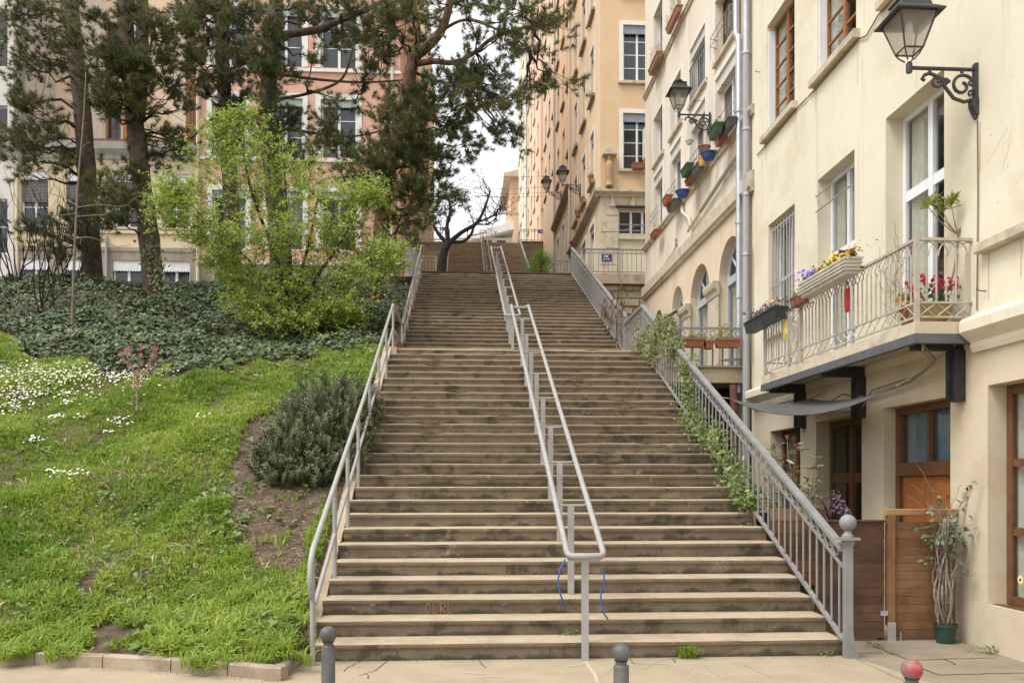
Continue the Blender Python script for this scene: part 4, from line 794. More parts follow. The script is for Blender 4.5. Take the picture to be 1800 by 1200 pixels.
# ornamental iron railing on the house side
RXr = 3.66
def ornamental(label, ya, yb, fz, ring=True, newel=True, xr=RXr):
    t = thing('iron_railing', label, 'railing', (xr, ya, fz(ya)))
    def slope(z, w, h, nm):
        b = MB(); pts = [(ya, fz(ya) + z), (yb, fz(yb) + z)]
        i = [b.p(x, y, q + dz) for x in (xr - w, xr + w) for (y, q), dz in ((pts[0], -h), (pts[1], -h), (pts[1], h), (pts[0], h))]
        for q in ((0, 1, 2, 3), (4, 7, 6, 5), (0, 4, 5, 1), (1, 5, 6, 2), (2, 6, 7, 3), (3, 7, 4, 0)): b.f(*[i[k] for k in q])
        return b.build(nm, railB, t)
    slope(.915, .04, .022, 'top_rail'); slope(.74, .014, .012, 'frieze_rail'); slope(.045, .022, .016, 'bottom_rail')
    sl = (fz(yb) - fz(ya)) / (yb - ya); st_ = T1 / 2; n = int((yb - ya) / st_)
    bm = MB().tube([(0, 0, .05), (0, 0, .745)], .0125, 8).build('baluster', railB, t); bm.location = (xr, ya + st_ * .5, fz(ya + st_ * .5))
    for k in range(1, n): o = mesh_obj('baluster', bm.data, t); y = ya + st_ * (k + .5); o.location = (xr, y, fz(y))
    rb = MB(); rb.tube([(0, .055 * math.cos(w_), math.sin(w_) * .052 + sl * .055 * math.cos(w_)) for w_ in np.linspace(0, 2 * math.pi, 13)[:-1]], .0095, 4, closed=True)
    sb = MB(); sb.tube([(0, st_ * (-.22 + .44 * q), sl * st_ * (-.22 + .44 * q) + .042 * math.sin((q - .5) * 5.4)) for q in np.linspace(0, 1, 9)], .009, 4)
    if ring:
        r0 = rb.build('ring', railB, t); s0 = sb.build('scroll', railB, t); r0.location = (xr, ya + st_, fz(ya + st_) + .822); s0.location = (xr, ya + 1.5 * st_, fz(ya + 1.5 * st_) + .822)
        for k in range(1, n - 1):
            y = ya + st_ * (k + 1); o = mesh_obj('ring', r0.data, t); o.location = (xr, y, fz(y) + .822)
            y += st_ / 2; o = mesh_obj('scroll', s0.data, t); o.location = (xr, y, fz(y) + .822)
    else:
        b = MB()
        for k in range(n):
            y = ya + st_ * (k + .5); b.tube([(xr, y + .047 * math.cos(w_), fz(y) + .84 + .047 * math.sin(w_)) for w_ in np.linspace(0, 2 * math.pi, 9)[:-1]], .008, 3, closed=True)
        tag(b.build('frieze', railB, t), kind='stuff')
    if newel:
        b = MB(); x, y = xr + .03, ya - .03
        b.box(x - .036, x + .036, y - .036, y + .036, .0, 1.08); b.prism([(x + .037, 0), (x + .12, 0), (x + .06, .08), (x + .037, .28)], y - .034, y + .034)
        b.box(x - .045, x + .045, y - .045, y + .045, 1.08, 1.13); b.box(x - .085, x + .085, y - .085, y + .085, 1.13, 1.155)
        nw = b.build('newel_post', railB, t)
        b = MB(); b.lathe((x, y, 1.155), [(.055, 0), (.055, .02), (.038, .035), (.034, .06), (.045, .07)], 16); b.ball((x, y, 1.155 + .065 + .075), .08, 20, 14); b.build('ball_finial', railB, nw, smooth=True)
    else:
        for y, z in ((ya, fz(ya)), (yb, fz(yb))): MB().box(xr - .022, xr + .022, y - .022, y + .022, z - .25, z + .93).build('post', railB, t)
    return t
ornamental('grey iron railing with ring frieze and ball-topped newel beside the lowest flight', 8.0, 17.15, lambda y: nz(y))
ornamental('grey iron railing with dense balusters beside the middle flight, bare vine on it', 19.4, 29.1, lambda y: nz(y, 2), ring=False, newel=False, xr=3.76)
ornamental('short level grey railing across the first landing behind the climber', 17.25, 19.3, lambda y: 27 * R1 + .03, ring=False, newel=False, xr=3.72)
def level_rail(label, p0, p1, h, step=.16, ring=True, fin=None, sign=None):
    p0, p1 = Vector(p0), Vector(p1); t = thing('iron_railing', label, 'railing', p0); d = (p1 - p0); L = d.length; u = d / L
    fr = FR(p0, u, u.cross(Vector((0, 0, 1)))); m = railB
    MB(fr).box(0, L, -.025, .025, h - .03, h).build('top_rail', m, t); MB(fr).box(0, L, -.012, .012, h - .16, h - .14).build('frieze_rail', m, t); MB(fr).box(0, L, -.015, .015, .05, .08).build('bottom_rail', m, t)
    n = int(L / step); b0 = MB(fr).tube([(step / 2, 0, .06), (step / 2, 0, h - .15)], .012, 6).build('baluster', m, t)
    for k in range(1, n): o = mesh_obj('baluster', b0.data, t); o.location = u * step * k
    if ring:
        b = MB(fr)
        for k in range(n): b.tube([(step * (k + .5) + .05 * math.cos(w_), 0, h - .085 + .05 * math.sin(w_)) for w_ in np.linspace(0, 2 * math.pi, 11)[:-1]], .008, 4, closed=True)
        tag(b.build('frieze', m, t), kind='stuff')
    for a in (0, L): MB(fr).box(a - .025, a + .025, -.03, .03, 0, h + .01).build('post', m, t)
    return t
level_rail('level grey railing with ring frieze above the rough stone retaining wall', (3.82, 29.3, ZS + .01), (9, 29.3, ZS + .01), .86, .165)
level_rail('short grey railing beside the green bush below the distant street', (3.32, 31.2, ZS), (3.96, 31.2, ZS), .95, .12)
level_rail('distant grey railing with a blue plate on top of the far retaining wall', (3.95, 58.0, 18.3), (6.3, 58.0, 18.3), .8, .22, True)
level_rail('grey railing on the low wall behind the leafless dark tree', (-2.45, 48.2, 15.42), (-.95, 48.2, 15.42), .75, .16)
level_rail('dark railing along the hilltop beyond the steps', (-3, 62.5, ZT), (1.2, 62.5, ZT), .95, .3)
b = MB(); b.tube([(3.80, 41, fz3(41) + .9), (3.80, 58.5, fz3(58.5) + 1.0)], .07, 8)
t = thing('wall_handrail', 'pale sloping handrail along the bush side of the distant flight', 'handrail', (3.8, 45, 10)); b.build('top_rail', railG, t)
for y in np.arange(41, 58.6, .8): MB().tube([(3.8, y, fz3(y) - .1), (3.8, y, fz3(y) + .92)], .022, 6).build('post', railG, t)
fs = thing('street_sign', 'tiny blue name plate on the distant railing', 'sign', (5.4, 57.95, 18.95)); MB().box(5.2, 5.75, 57.94, 57.96, 18.82, 19.04).build('plate', MT['blue_enamel'], fs); strokes(FR((0, 57.94, 0), (1, 0, 0), (0, -1, 0)), word('RUE', 5.35, 18.88, .1), .02, whiteP, fs, 'lettering', .002)
bl = thing('finial_ball', 'dark red ball finial at the top of the middle flight railing', 'finial', (3.76, 29.1, 9.9)); b = MB(); b.lathe((3.76, 29.12, 9.86), [(.04, 0), (.03, .04), (.045, .06)], 12); b.ball((3.76, 29.12, 10.0), .095, 16, 10); b.build('ball', mat('dark_red_paint', (.16, .035, .03), (.1, .03, .025), 20, rough=.5), bl, smooth=True)
# ---- retaining walls
mortar = mat('mortar', (.40, .34, .245), (.32, .27, .19), 5, bump=.4, bscale=30, stain=(.16, .13, .09), sscale=2, samt=.5)
rw = thing('retaining_wall', 'rough stone retaining wall below the ring frieze railing', 'wall', (5, 29.3, 4)); b = MB(); b.box(3.79, 9, 29.38, 29.9, 2, 8.6); b.build('mortar_core', mortar, rw)
b = MB(); b.box(3.79, 9, 29.2, 29.9, 8.62, ZS - .005); b.build('coping', stone2, rw)
z = 5.3; k = 0
while z < 8.5:
    hh = random.uniform(.24, .34); hh = min(hh, 8.6 - z); x = 3.80 - (.0 if k % 2 else .2)
    while x < 6.9:
        w_ = random.uniform(.32, .72); xa = max(x, 3.80)
        b = MB(); d0 = 29.36 - random.uniform(0, .05); e = .018
        if x + w_ - xa > .12:
            i = [b.p(xx + random.uniform(-.012, .012), yy, zz + random.uniform(-.012, .012)) for yy, ins in ((29.40, 0), (d0, .022)) for xx, zz in ((xa + e + ins, z + e + ins), (x + w_ - e - ins, z + e + ins), (x + w_ - e - ins, z + hh - e - ins), (xa + e + ins, z + hh - e - ins))]
            b.f(4, 5, 6, 7)
            for q in range(4): b.f(q, (q + 1) % 4, 4 + (q + 1) % 4, 4 + q)
            b.build('stone', stone2, rw)
        x += w_
    z += hh; k += 1
strokes(FR((0, 29.3, 0), (1, 0, 0), (0, -1, 0)), [[(4.9, 7.45), (4.95, 8.15), (5.2, 8.1), (5.32, 7.9), (5.28, 7.65), (5.12, 7.45)]], .06, mat('purple_paint', (.13, .03, .09), (.2, .08, .13), 30), rw, 'graffiti', .012)
t = thing('retaining_wall', 'mossy stone wall behind the green bush on the distant flight', 'wall', (5, 58, 16)); MB().box(3.9, 9, 58.06, 60.0, 9, 18.28).build('masonry', mat('mossy_masonry', (.26, .19, .12), (.15, .11, .07), 5, bump=.9, bscale=9, stain=(.08, .09, .04), sscale=2.5, samt=.6), t); MB().box(3.88, 9, 58.0, 60.0, 18.285, 18.4 - .1).build('coping', stone, t)
t = thing('retaining_wall', 'tagged grey wall behind the leafless dark tree', 'wall', (-1.7, 48.3, 14)); MB().box(-2.44, -.92, 48.3, 50, 8, 15.3).build('masonry', mat('tagged_wall', (.30, .27, .23), (.22, .2, .17), 2, bump=.4, stain=(.10, .10, .11), sscale=4, samt=.6), t); MB().box(-2.44, -.92, 48.25, 50, 15.305, 15.41).build('coping', stone, t)
t = thing('low_wall', 'ochre plastered wall base behind the thin iron gate', 'wall', (-1.7, 46, 12)); MB().box(-2.44, -.93, 46.5, 48.2, 8, 14.4).build('masonry', mat('ochre_plaster', (.44, .33, .2), (.36, .27, .16), 3, bump=.4), t)
level_rail('thin dark iron gate beside the leafless dark tree', (-1.65, 32.2, ZS), (-.98, 32.2, ZS), 1.3, .13, False)
t = thing('vent_column', 'round grey column with a black collared top by the salmon house', 'column', (-1.95, 33, ZS))
b = MB(); b.lathe((-1.95, 33, ZS), [(.26, 0), (.26, .95), (.25, .96), (.25, 1.75)], 20); b.build('shaft', mat('grey_column', (.26, .26, .26), (.2, .2, .2), 4, bump=.1), t, smooth=True); b = MB(); b.lathe((-1.95, 33, ZS + 1.752), [(.2, 0), (.2, .35), (.24, .37), (.24, .5), (.27, .52), (.27, .6), (.1, .64)], 20); b.build('collar', black, t, smooth=True)
# ---- terrace before the arcade
t = thing('terrace', 'small terrace slab with ringed railing in front of the arched windows', 'terrace', (4.6, 15.7, 3.8))
b = MB(); b.box(3.78, 5.29, 15.6, 29.3, 3.56, 3.83); b.build('slab', stone2, t); MB().box(3.76, 5.29, 15.55, 15.72, 3.835, 3.87).build('slab_edge', basement, t)
fr = FR((3.8, 15.62, 3.87), (1, 0, 0), (0, -1, 0)); MB(fr).box(0, 1.46, -.02, .02, .68, .72).build('top_rail', railB, t); MB(fr).box(0, 1.46, -.01, .01, .52, .54).build('frieze_rail', railB, t)
for k in range(8): MB(fr).box(.08 + k * .19, .105 + k * .19, -.012, .012, .0, .52).build('baluster', railB, t)
for a in (.28, .85, 1.33):
    MB(fr).tube([(a + .05 * math.cos(w_), 0, .605 + .05 * math.sin(w_)) for w_ in np.linspace(0, 2 * math.pi, 13)[:-1]], .009, 5, closed=True).build('ring', railB, t)
MB(fr).tube([(1.46, -.05, .72), (1.30, -.05, .12)], .0, 4) if False else None
MB(fr).tube([(1.0, .03, .10), (1.5, .03, .14)], .022, 8).build('stay_bar', railG, t)
MB().tube([(5.0, 15.5, 3.5), (5.0, 15.45, 3.2), (5.0, 15.45, 1.2)], .07, 10).build('cast_pipe', mat('rust_pipe', (.16, .06, .045), (.11, .045, .035), 8), t); MB().tube([(5.0, 15.45, 3.0), (5.0, 15.45, 3.1)], .088, 10).build('pipe_collar', MT['rust_pipe'], t)
MB().box(3.8, 5.29, 16.6, 16.8, 0, 3.56).build('dark_void_panel', darkroom, t);  # near-black panel, paints the dark of the open void below the slab
# ---- bollards
def bollard(label, px, py, top_red=False, first=[None]):
    p = at(px, py, Z=.9); p.z = 0
    t = thing('bollard', label, 'bollard', p, group='ball-topped bollards at the foot of the steps')
    bm = mat('dark_grey_bollard', (.07, .07, .073), (.105, .1, .096), 9, rough=.5, spec=.4, bump=.1, stain=(.2, .16, .13), sscale=14, samt=.35)
    b = MB(); b.lathe(p, [(.042, 0), (.042, .02), (.037, .03), (.037, .79), (.034, .796), (.027, .80), (.027, .812), (.033, .818)], 20); b.build('shaft', bm, t, smooth=True)
    if top_red: bm = mat('red_sprayed_iron', (.42, .06, .055), (.33, .045, .045), 24, rough=.5, spec=.35, bump=.15, stain=(.17, .15, .145), sscale=15, samt=.95, spos=.50, swid=.06)
    b = MB(); b.ball((p.x, p.y, .8555), .0455, 20, 14); b.build('ball', bm, t, smooth='all'); return t
bollard('dark grey ball-topped bollard beside the grass border', 577, 1100)
bollard('dark grey ball-topped bollard in front of the middle of the steps', 1092, 1130)
bollard('ball-topped bollard with a red spray-painted ball near the potted tree', 1603, 1158, True)
# ---- wooden fence, gate
woodD = mat('dark_stained_plank', (.115, .062, .036), (.075, .04, .025), 5, rough=.75, bump=.3, bscale=25, rnd=.22, stain=(.24, .16, .1), sscale=7, samt=.4, spos=.56)
woodL = mat('warm_stained_plank', (.215, .112, .052), (.16, .08, .037), 5, rough=.7, bump=.25, bscale=25, rnd=.2, stain=(.12, .06, .03), sscale=5, samt=.5)
FRG = FR((0, 8.86, 0), (1, 0, 0), (0, -1, 0))
t = thing('wooden_fence', 'dark brown horizontal plank fence panel beside the newel post', 'fence', (4.1, 8.86, 0))
for k in range(14): z = .03 + k * .088; MB(FRG).cbox(3.74 + random.uniform(0, .006), 4.49 - random.uniform(0, .006), .0, .022, z + .001, z + .087, .003).build('plank', woodD, t)
MB(FRG).cbox(3.73, 4.5, -.02, .045, 1.263, 1.285, .004).build('cap', woodD, t); MB(FRG).box(4.455, 4.495, -.05, -.002, 0, 1.26).build('post', woodD, t)
t = thing('garden_gate', 'warm brown plank gate with square post next to the potted tree', 'gate', (4.85, 8.86, 0))
for k in range(14): z = .03 + k * .088; MB(FRG).cbox(4.60, 5.27, .0, .024, z + .001, z + .087, .003).build('plank', woodL, t)
MB(FRG).cbox(4.52, 4.595, -.02, .05, .16, 1.33, .006).build('post', woodL, t); MB(FRG).cbox(4.50, 5.28, -.03, .05, 1.335, 1.40, .006).build('lintel', mat('pale_plank', (.36, .22, .11), (.28, .17, .08), 6, rough=.8, bump=.2), t)
b = MB(FRG); b.box(4.51, 4.60, .051, .056, .0, .2); b.box(4.49, 4.66, .04, .1, .0, .006); b.build('post_shoe', steel, t); MB(FRG).box(4.44, 4.515, .03, .05, .27, .32).build('latch', steel, t); MB(FRG).tube([(4.65, .06, .0), (4.65, .06, .1)], .006, 6).build('drop_bolt', steel, t)
t = thing('wooden_planter', 'pale wooden planter box behind the railing balusters', 'planter', (3.95, 10.4, 0))
for k in range(6): MB().box(3.8, 4.5, 10.3, 10.33, .42 + k * .16, .57 + k * .16).build('plank', woodL if k < 5 else MT['pale_plank'], t)
MB().box(3.82, 4.48, 10.34, 10.9, .3, 1.3).build('liner', soilM, t)
# ---- kerb of the lawn
t = thing('lawn_kerb', 'low worn concrete kerb stones edging the grass', 'kerb', (-4, 7.4, 0))
kerbM = mat('worn_kerb', (.40, .32, .23), (.32, .255, .18), 4, rough=.95, bump=.5, bscale=40, stain=(.13, .1, .075), sscale=3, samt=.6, rnd=.08)
kp = KP[1:]
for i, (a, c) in enumerate(zip(kp, kp[1:])):
    d = c - a; L = d.length; u = d / L; fr = FR(a, u, (u.y, -u.x, 0)); nseg = max(1, round(L / .75))
    for k in range(nseg):
        hgt = random.uniform(.10, .125); MB(fr).cbox(L * k / nseg + .006, L * (k + 1) / nseg - .006, -.11, 0, -.03, hgt, .015).build('kerb_stone', kerbM, t)
# ---- lanterns on the walls
def lantern(label):
    """origin at the wall, arm reaching along -X, arm top at z = 0"""
    t = thing('wall_lantern', label, 'lantern', (0, 0, 0), group='wall lanterns on scrolled brackets')
    b = MB(); b.box(-.035, 0, -.03, .03, -.30, .06); b.prism([(-.075, -.30), (0, -.30), (0, -.47), (-.03, -.47), (-.07, -.38)], -.04, .04); b.lathe((-.02, 0, -.52), [(.004, 0), (.02, .02), (.026, .05)], 10); b.build('wall_plate', iron, t)
    b = MB(); b.tube([(-.02, 0, 0), (-.72, 0, 0)], .019, 10); b.lathe((-.72, 0, -.05), [(.03, 0), (.032, .02), (.032, .09), (.02, .11)], 10); b.build('arm', iron, t, smooth=True)
    def spiral(cx, cz, r0, r1, a0, a1, n=22): return [(cx + (r0 + (r1 - r0) * k / n) * math.cos(a0 + (a1 - a0) * k / n), 0, cz + (r0 + (r1 - r0) * k / n) * math.sin(a0 + (a1 - a0) * k / n)) for k in range(n + 1)]
    for pts, r in ((spiral(-.16, -.17, .135, .03, -.3, 7.6), .014), (spiral(-.43, -.13, .07, .018, 0.6, -7.0), .012), ([(-.03, 0, -.30), (-.14, 0, -.335), (-.25, 0, -.30), (-.33, 0, -.2), (-.4, 0, -.09), (-.5, 0, -.05), (-.56, 0, -.07), (-.585, 0, -.11), (-.555, 0, -.125)], .015), (spiral(-.055, -.14, .035, .01, 1.5, 7.5, 14), .01), (spiral(-.06, -.24, .035, .01, 4.5, -1.5, 14), .01), ([(-.3, 0, -.12), (-.35, 0, -.18), (-.33, 0, -.1)], .018), ([(-.16, 0, -.035), (-.16, 0, 0)], .014), ([(-.5, 0, -.05), (-.5, 0, 0)], .014)):
        MB().tube(pts, r * 1.25, 7).build('scroll', iron, t, smooth=True)
    cx = -.72; zb, zm = .17, .50; rb, rt = .095, .19
    for sx in (-1, 1):
        for sy in (-1, 1):
            b = MB(); b.tube([(cx + sx * rb, sy * rb, zb), (cx + sx * rt, sy * rt, zm)], .011, 4); b.build('corner_bar', iron, t)
            b = MB(); b.tube([(cx + sx * rb, sy * rb, zb), (cx + sx * rb * .75, sy * rb * .75, zb - .05), (cx + sx * .03, sy * .03, .07)], .008, 5); b.build('claw', iron, t)
    b = MB()
    for r, z in ((rb, zb), (rt, zm)): MB().tube([(cx - r, -r, z), (cx + r, -r, z), (cx + r, r, z), (cx - r, r, z)], .011, 4, closed=True).build('frame', iron, t)
    for k, (ux, uy) in enumerate(((1, 0), (0, 1), (-1, 0), (0, -1))):
        b = MB(); vx, vy = -uy, ux
        b.quad(*[(cx + (ux + vx * s_) * r * .99, (uy + vy * s_) * r * .99, z) for r, z, s_ in ((rb, zb, -1), (rb, zb, 1), (rt, zm, 1), (rt, zm, -1))]); b.build('pane', GLL, t)
    b = MB(); b.quad(*[(cx + x * rb, y * rb, zb) for x, y in ((-1, -1), (1, -1), (1, 1), (-1, 1))]); b.build('bottom_pane', GLL, t)
    b = MB(); 
    def ringq(r, z): return [b.p(cx + x * r, y * r, z) for x, y in ((-1, -1), (1, -1), (1, 1), (-1, 1))]
    rs = [ringq(r, z) for r, z in ((.18, .505), (.25, .49), (.25, .505), (.16, .575), (.135, .66), (.15, .665), (.15, .68), (.06, .70))]
    for A, B in zip(rs, rs[1:]):
        for q in range(4): b.f(A[q], A[(q + 1) % 4], B[(q + 1) % 4], B[q])
    b.f(*rs[-1]); b.build('roof', iron, t)
    b = MB(); b.lathe((cx, 0, .70), [(.05, 0), (.05, .025), (.085, .04), (.085, .055), (.05, .075), (.02, .085)], 14); b.build('cap', iron, t, smooth=True)
    b = MB(); b.lathe((cx, 0, .2), [(.02, 0), (.022, .1), (.035, .14), (.035, .24), (.015, .27)], 10); b.build('bulb', mat('frosted_bulb', (.75, .72, .66), rough=.4), t, smooth=True)
    return t
L0 = lantern('black scrolled wall lantern above the balcony door of the cream house'); L0.location = (RX, 8.5, 5.93)
for lab, loc, s_ in (('black wall lantern on the greige house above the hanging pots', (RX, 17.95, 9.55), .95), ('black wall lantern on the amber corner house, nearer of the far pair', (CX, 38.6, 15.3), 1.15), ('black wall lantern on the peach house, farther of the far pair', (CX, 46.1, 17.55), 1.15)):
    c = copy_tree(L0, None, loc, 0, s_); c['label'] = lab
# ---- ropes and marks on the stairs
ropeM = mat('blue_rope', (.03, .10, .30), (.05, .14, .36), 60, rough=.9)
for lab, x, pts in (('frayed blue rope end hanging from the house side of the lowest double rail', 1.33, [(0, 0), (.01, -.1), (-.02, -.2), (-.025, -.32), (.01, -.42), (.045, -.47)]), ('blue rope end hanging from the grass side of the lowest double rail', 1.0, [(-.03, .1), (-.08, 0), (-.1, -.1), (-.08, -.22), (-.03, -.36)])):
    tag(MB().tube([(x + a, 7.98, .86 + c) for a, c in pts], .008, 6).build('rope', ropeM, smooth='all'), lab, 'rope')
def riser_fr(k): return FR((0, 8.08 + (k - 1) * T1 + .014, k * R1), (1, 0, 0), (0, -1, 0))
darkP = mat('black_spray', (.045, .036, .03), (.085, .066, .05), 40); redC = mat('red_chalk', (.30, .125, .09), (.18, .135, .092), 45); whC = mat('white_chalk', (.25, .205, .15), (.18, .14, .095), 40); whP = mat('white_scuff', (.52, .46, .37), (.4, .33, .24), 25); grC = mat('green_chalk', (.27, .35, .245), (.375, .31, .22), 14); blC = mat('blue_chalk', (.13, .16, .26), (.16, .14, .13), 40)
strokes(riser_fr(5), word('MERK', .50, -.135, .085), .012, darkP, fl1, 'graffiti', .012); strokes(riser_fr(5), [[(.87, -.09), (.885, -.09)]], .014, darkP, fl1, 'graffiti', .012)
strokes(riser_fr(3), word('CLRL', -.37, -.14, .095), .011, redC, fl1, 'graffiti', .012)
strokes(riser_fr(5), [[(1.95 + .05 * k + .045 * math.cos(w_), -.09 + .03 * math.sin(w_)) for w_ in np.linspace(0, 6, 9)] for k in range(7)], .005, whC, fl1, 'graffiti', .012)
strokes(riser_fr(3), [[(-.93, -.055), (-.89, -.06)]], .022, blC, fl1, 'graffiti', .012); strokes(riser_fr(3), [[(.42, -.06), (.47, -.05)]], .02, blC, fl1, 'graffiti', .012); strokes(riser_fr(18), [[(1.4, -.1), (1.42, -.05), (1.46, -.1), (1.5, -.05)], [(2.0, -.1), (2.0, -.05), (2.05, -.07), (2.1, -.1), (2.12, -.05)]], .02, mat('pale_green_spray', (.17, .19, .135), (.12, .11, .075), 30), fl1, 'graffiti', .012)
FL = FR((0, 0, .0022), (1, 0, 0), (0, 0, 1))
class FRF:      # a frame lying on the pavement
    def __call__(s, a, b_, c): return Vector((a, c, .003 + b_ * .2))
def onp(pts): return [tuple(at(px, py, Z=0).xy) for px, py in pts]
strokes(FRF(), [onp([(1062, 1184), (1082, 1168)]), onp([(1110, 1165), (1180, 1168)]), onp([(1130, 1175), (1160, 1160)]), onp([(1200, 1166), (1222, 1187)]), onp([(1237, 1165), (1262, 1186)]), onp([(1308, 1167), (1352, 1188)])], .022, grC, pav, 'chalk_mark', .0)
strokes(FRF(), [onp([(816, 1182), (850, 1184)]), onp([(846, 1190), (880, 1189)]), onp([(990, 1172), (1030, 1166)]), onp([(1030, 1164), (1046, 1186), (1050, 1199)])], .03, whP, pav, 'chalk_mark', .0)
crackM = mat('crack', (.06, .05, .035))
def crack(par, pts, w=.008, m=crackM, nm='crack'):
    P = onp(pts); out = [P[0]]
    for a, c in zip(P, P[1:]):
        for k in range(1, 5): out.append((a[0] + (c[0] - a[0]) * k / 4 + random.uniform(-.012, .012), a[1] + (c[1] - a[1]) * k / 4 + random.uniform(-.012, .012)))
    strokes(FRF(), [out], w, m, par, nm, .002)
for pts in ([(605, 1180), (613, 1172), (636, 1161)], [(630, 1187), (660, 1178), (680, 1160)], [(645, 1184), (647, 1192)], [(842, 1157), (852, 1172)], [(1108, 1157), (1114, 1166)], [(1182, 1157), (1188, 1164)]): crack(pav, pts)
for pts in ([(1523, 1127), (1560, 1146), (1600, 1160), (1660, 1158), (1745, 1156)], [(1502, 1147), (1550, 1147)], [(1560, 1146), (1578, 1150)], [(1618, 1172), (1650, 1186), (1720, 1184), (1800, 1182)], [(1560, 1184), (1592, 1184)], [(1660, 1158), (1680, 1168)]): crack(yard, pts, .014)
for k in (1, 3, 5):
    z0 = -R1 + .02; x = {1: -.62, 3: .28, 5: .93}[k]
    strokes(riser_fr(k), [[(x, -.05), (x + .02, -.09), (x - .005, -.12), (x + .01, -.155)]], .006, crackM, fl1, 'crack', .013)
for q in range(26):
    k = random.randrange(1, 26); x = random.uniform(-1.2, 3.5); strokes(riser_fr(k), [[(x + random.uniform(-.012, .012), -.04 - .03 * j) for j in range(random.choice((3, 4, 5)))]], random.choice((.005, .007, .011)), crackM, fl1, 'crack', .013)
x = .83; strokes(riser_fr(1), [[(x, -.045), (x + .012, -.08), (x + .002, -.11), (x + .006, -.16)]], .008, crackM, fl1, 'crack', .013)

# hairline cracks, scuffs and drip marks on the near house
hair = mat('hairline_crack', (.45, .385, .29), (.58, .51, .39), 20); drip = mat('rust_drip', (.44, .345, .23), (.53, .45, .32), 9)
def wander(a, c, da, dc, n=9, j=.02): return [(a + da * k / n + random.uniform(-j, j), c + dc * k / n + random.uniform(-j, j)) for k in range(n + 1)]
for a, c, da, dc in ((8.36, 4.9, -.35, .22), (7.9, 5.2, .2, -.5), (8.9, 6.7, -.5, .25), (10.9, 6.5, .2, 1.0), (12.9, 6.9, -.1, -1.1), (8.7, 7.3, -.6, -.1), (14.8, 5.0, .1, 1.6), (10.7, 2.75, -.2, .3), (8.6, 2.4, -.2, -.5), (8.5, 1.3, .12, -.7), (10.62, 2.2, .06, -1.0), (12.8, 1.9, -.05, -.8)): strokes(FR1, [wander(a, c, da, dc)], .004, hair, bA, 'crack', .001)
for a, c, h_ in ((13.28, 7.62, .5), (14.6, 7.62, .35), (11.15, 7.62, .6), (12.5, 7.62, .4), (8.3, 3.98, .45), (7.8, 3.98, .35), (8.44, 5.36, .5), (13.3, 4.1, .4)): strokes(FR1, [wander(a, c, .01, -h_, 6, .006)], .018, drip, bA, 'drip_mark', .0012)
for a, c in ((8.25, 5.15), (8.0, 4.75), (7.95, 5.6), (8.15, 4.45), (9.6, 7.1)): strokes(FR1, [[(a, c), (a + .012, c + .006)]], .018, hair, bA, 'scuff', .0012)
# ---------------------------------------------------------------- vegetation
def pxy(x, y, z):
    f = x * SP + y * CP; r = x * CP - y * SP
    return 900 + F * r / f, HY - F * (z - H) / f
def onhill(px, py, y0=7.6, y1=29.4):
    ys_ = np.linspace(y0, y1, 900); r = (px - 900) / F; u = (HY - py) / F; t_ = ys_ / (CP - r * SP); x = t_ * (SP + r * CP); z = H + t_ * u
    k = np.argmax(hz(x, ys_) >= z); return Vector((x[k], ys_[k], float(hz(x[k], ys_[k]))))
def inpoly(px, py, poly):
    c = np.zeros(px.shape, bool); n = len(poly)
    for i in range(n):
        (x1, y1), (x2, y2) = poly[i], poly[(i + 1) % n]
        m = ((y1 > py) != (y2 > py)) & (px < (x2 - x1) * (py - y1) / (y2 - y1 + 1e-9) + x1); c ^= m
    return c
def vnoise(x, y, s, seed=0):
    """cheap smooth value noise in 0..1"""
    g = np.random.default_rng(seed).random((64, 64)); u, v = x * s, y * s; i, j = np.floor(u).astype(int), np.floor(v).astype(int); fu, fv = u - i, v - j
    fu = fu * fu * (3 - 2 * fu); fv = fv * fv * (3 - 2 * fv); a = g[i % 64, j % 64]; b_ = g[(i + 1) % 64, j % 64]; c = g[i % 64, (j + 1) % 64]; d = g[(i + 1) % 64, (j + 1) % 64]
    return (a * (1 - fu) + b_ * fu) * (1 - fv) + (c * (1 - fu) + d * fu) * fv
def tufts(n_bl, hgt, seed, spread=.03, w=.0065):
    r = np.random.default_rng(seed); V = []; Fa = []
    for k in range(n_bl):
        a = r.random() * 6.28; h = hgt * r.uniform(.55, 1.15); lean = r.uniform(.15, 1.0); o = np.array([r.normal() * spread, r.normal() * spread, 0]); dirn = np.array([math.cos(a), math.sin(a), 0]); sd_ = np.array([-math.sin(a), math.cos(a), 0]) * w * r.uniform(.7, 1.3)
        m = o + dirn * h * lean * .35 + np.array([0, 0, h * .6]); e = o + dirn * h * lean * .95 + np.array([0, 0, h * (1 - .38 * lean)])
        i = len(V); V += [o - sd_, o + sd_, m - sd_ * .8, m + sd_ * .8, e]; Fa += [(i, i + 1, i + 3), (i, i + 3, i + 2), (i + 2, i + 3, i + 4)]
    return np.array(V), np.array(Fa)
ivyb_x = [-400, 0, 60, 200, 300, 420, 500, 560, 640, 900]; ivyb_y = [585, 590, 632, 652, 654, 638, 632, 628, 612, 590]
soilP = [(405, 800), (440, 745), (500, 715), (545, 760), (600, 800), (620, 850), (575, 900), (548, 960), (530, 1005), (490, 1000), (450, 1005), (430, 950), (405, 890)]
def zone(x, y):
    z = hz(x, y); px, py = pxy(x, y, z); ivy = py < np.interp(px, ivyb_x, ivyb_y) + 34 * (vnoise(x, y, 1.3, 3) - .5) + 26 * (vnoise(x, y, 4.1, 4) - .5)
    soil = inpoly(px + 26 * (vnoise(x, y, 3, 5) - .5), py + 26 * (vnoise(x, y, 3, 6) - .5), soilP)
    return px, py, ivy, soil
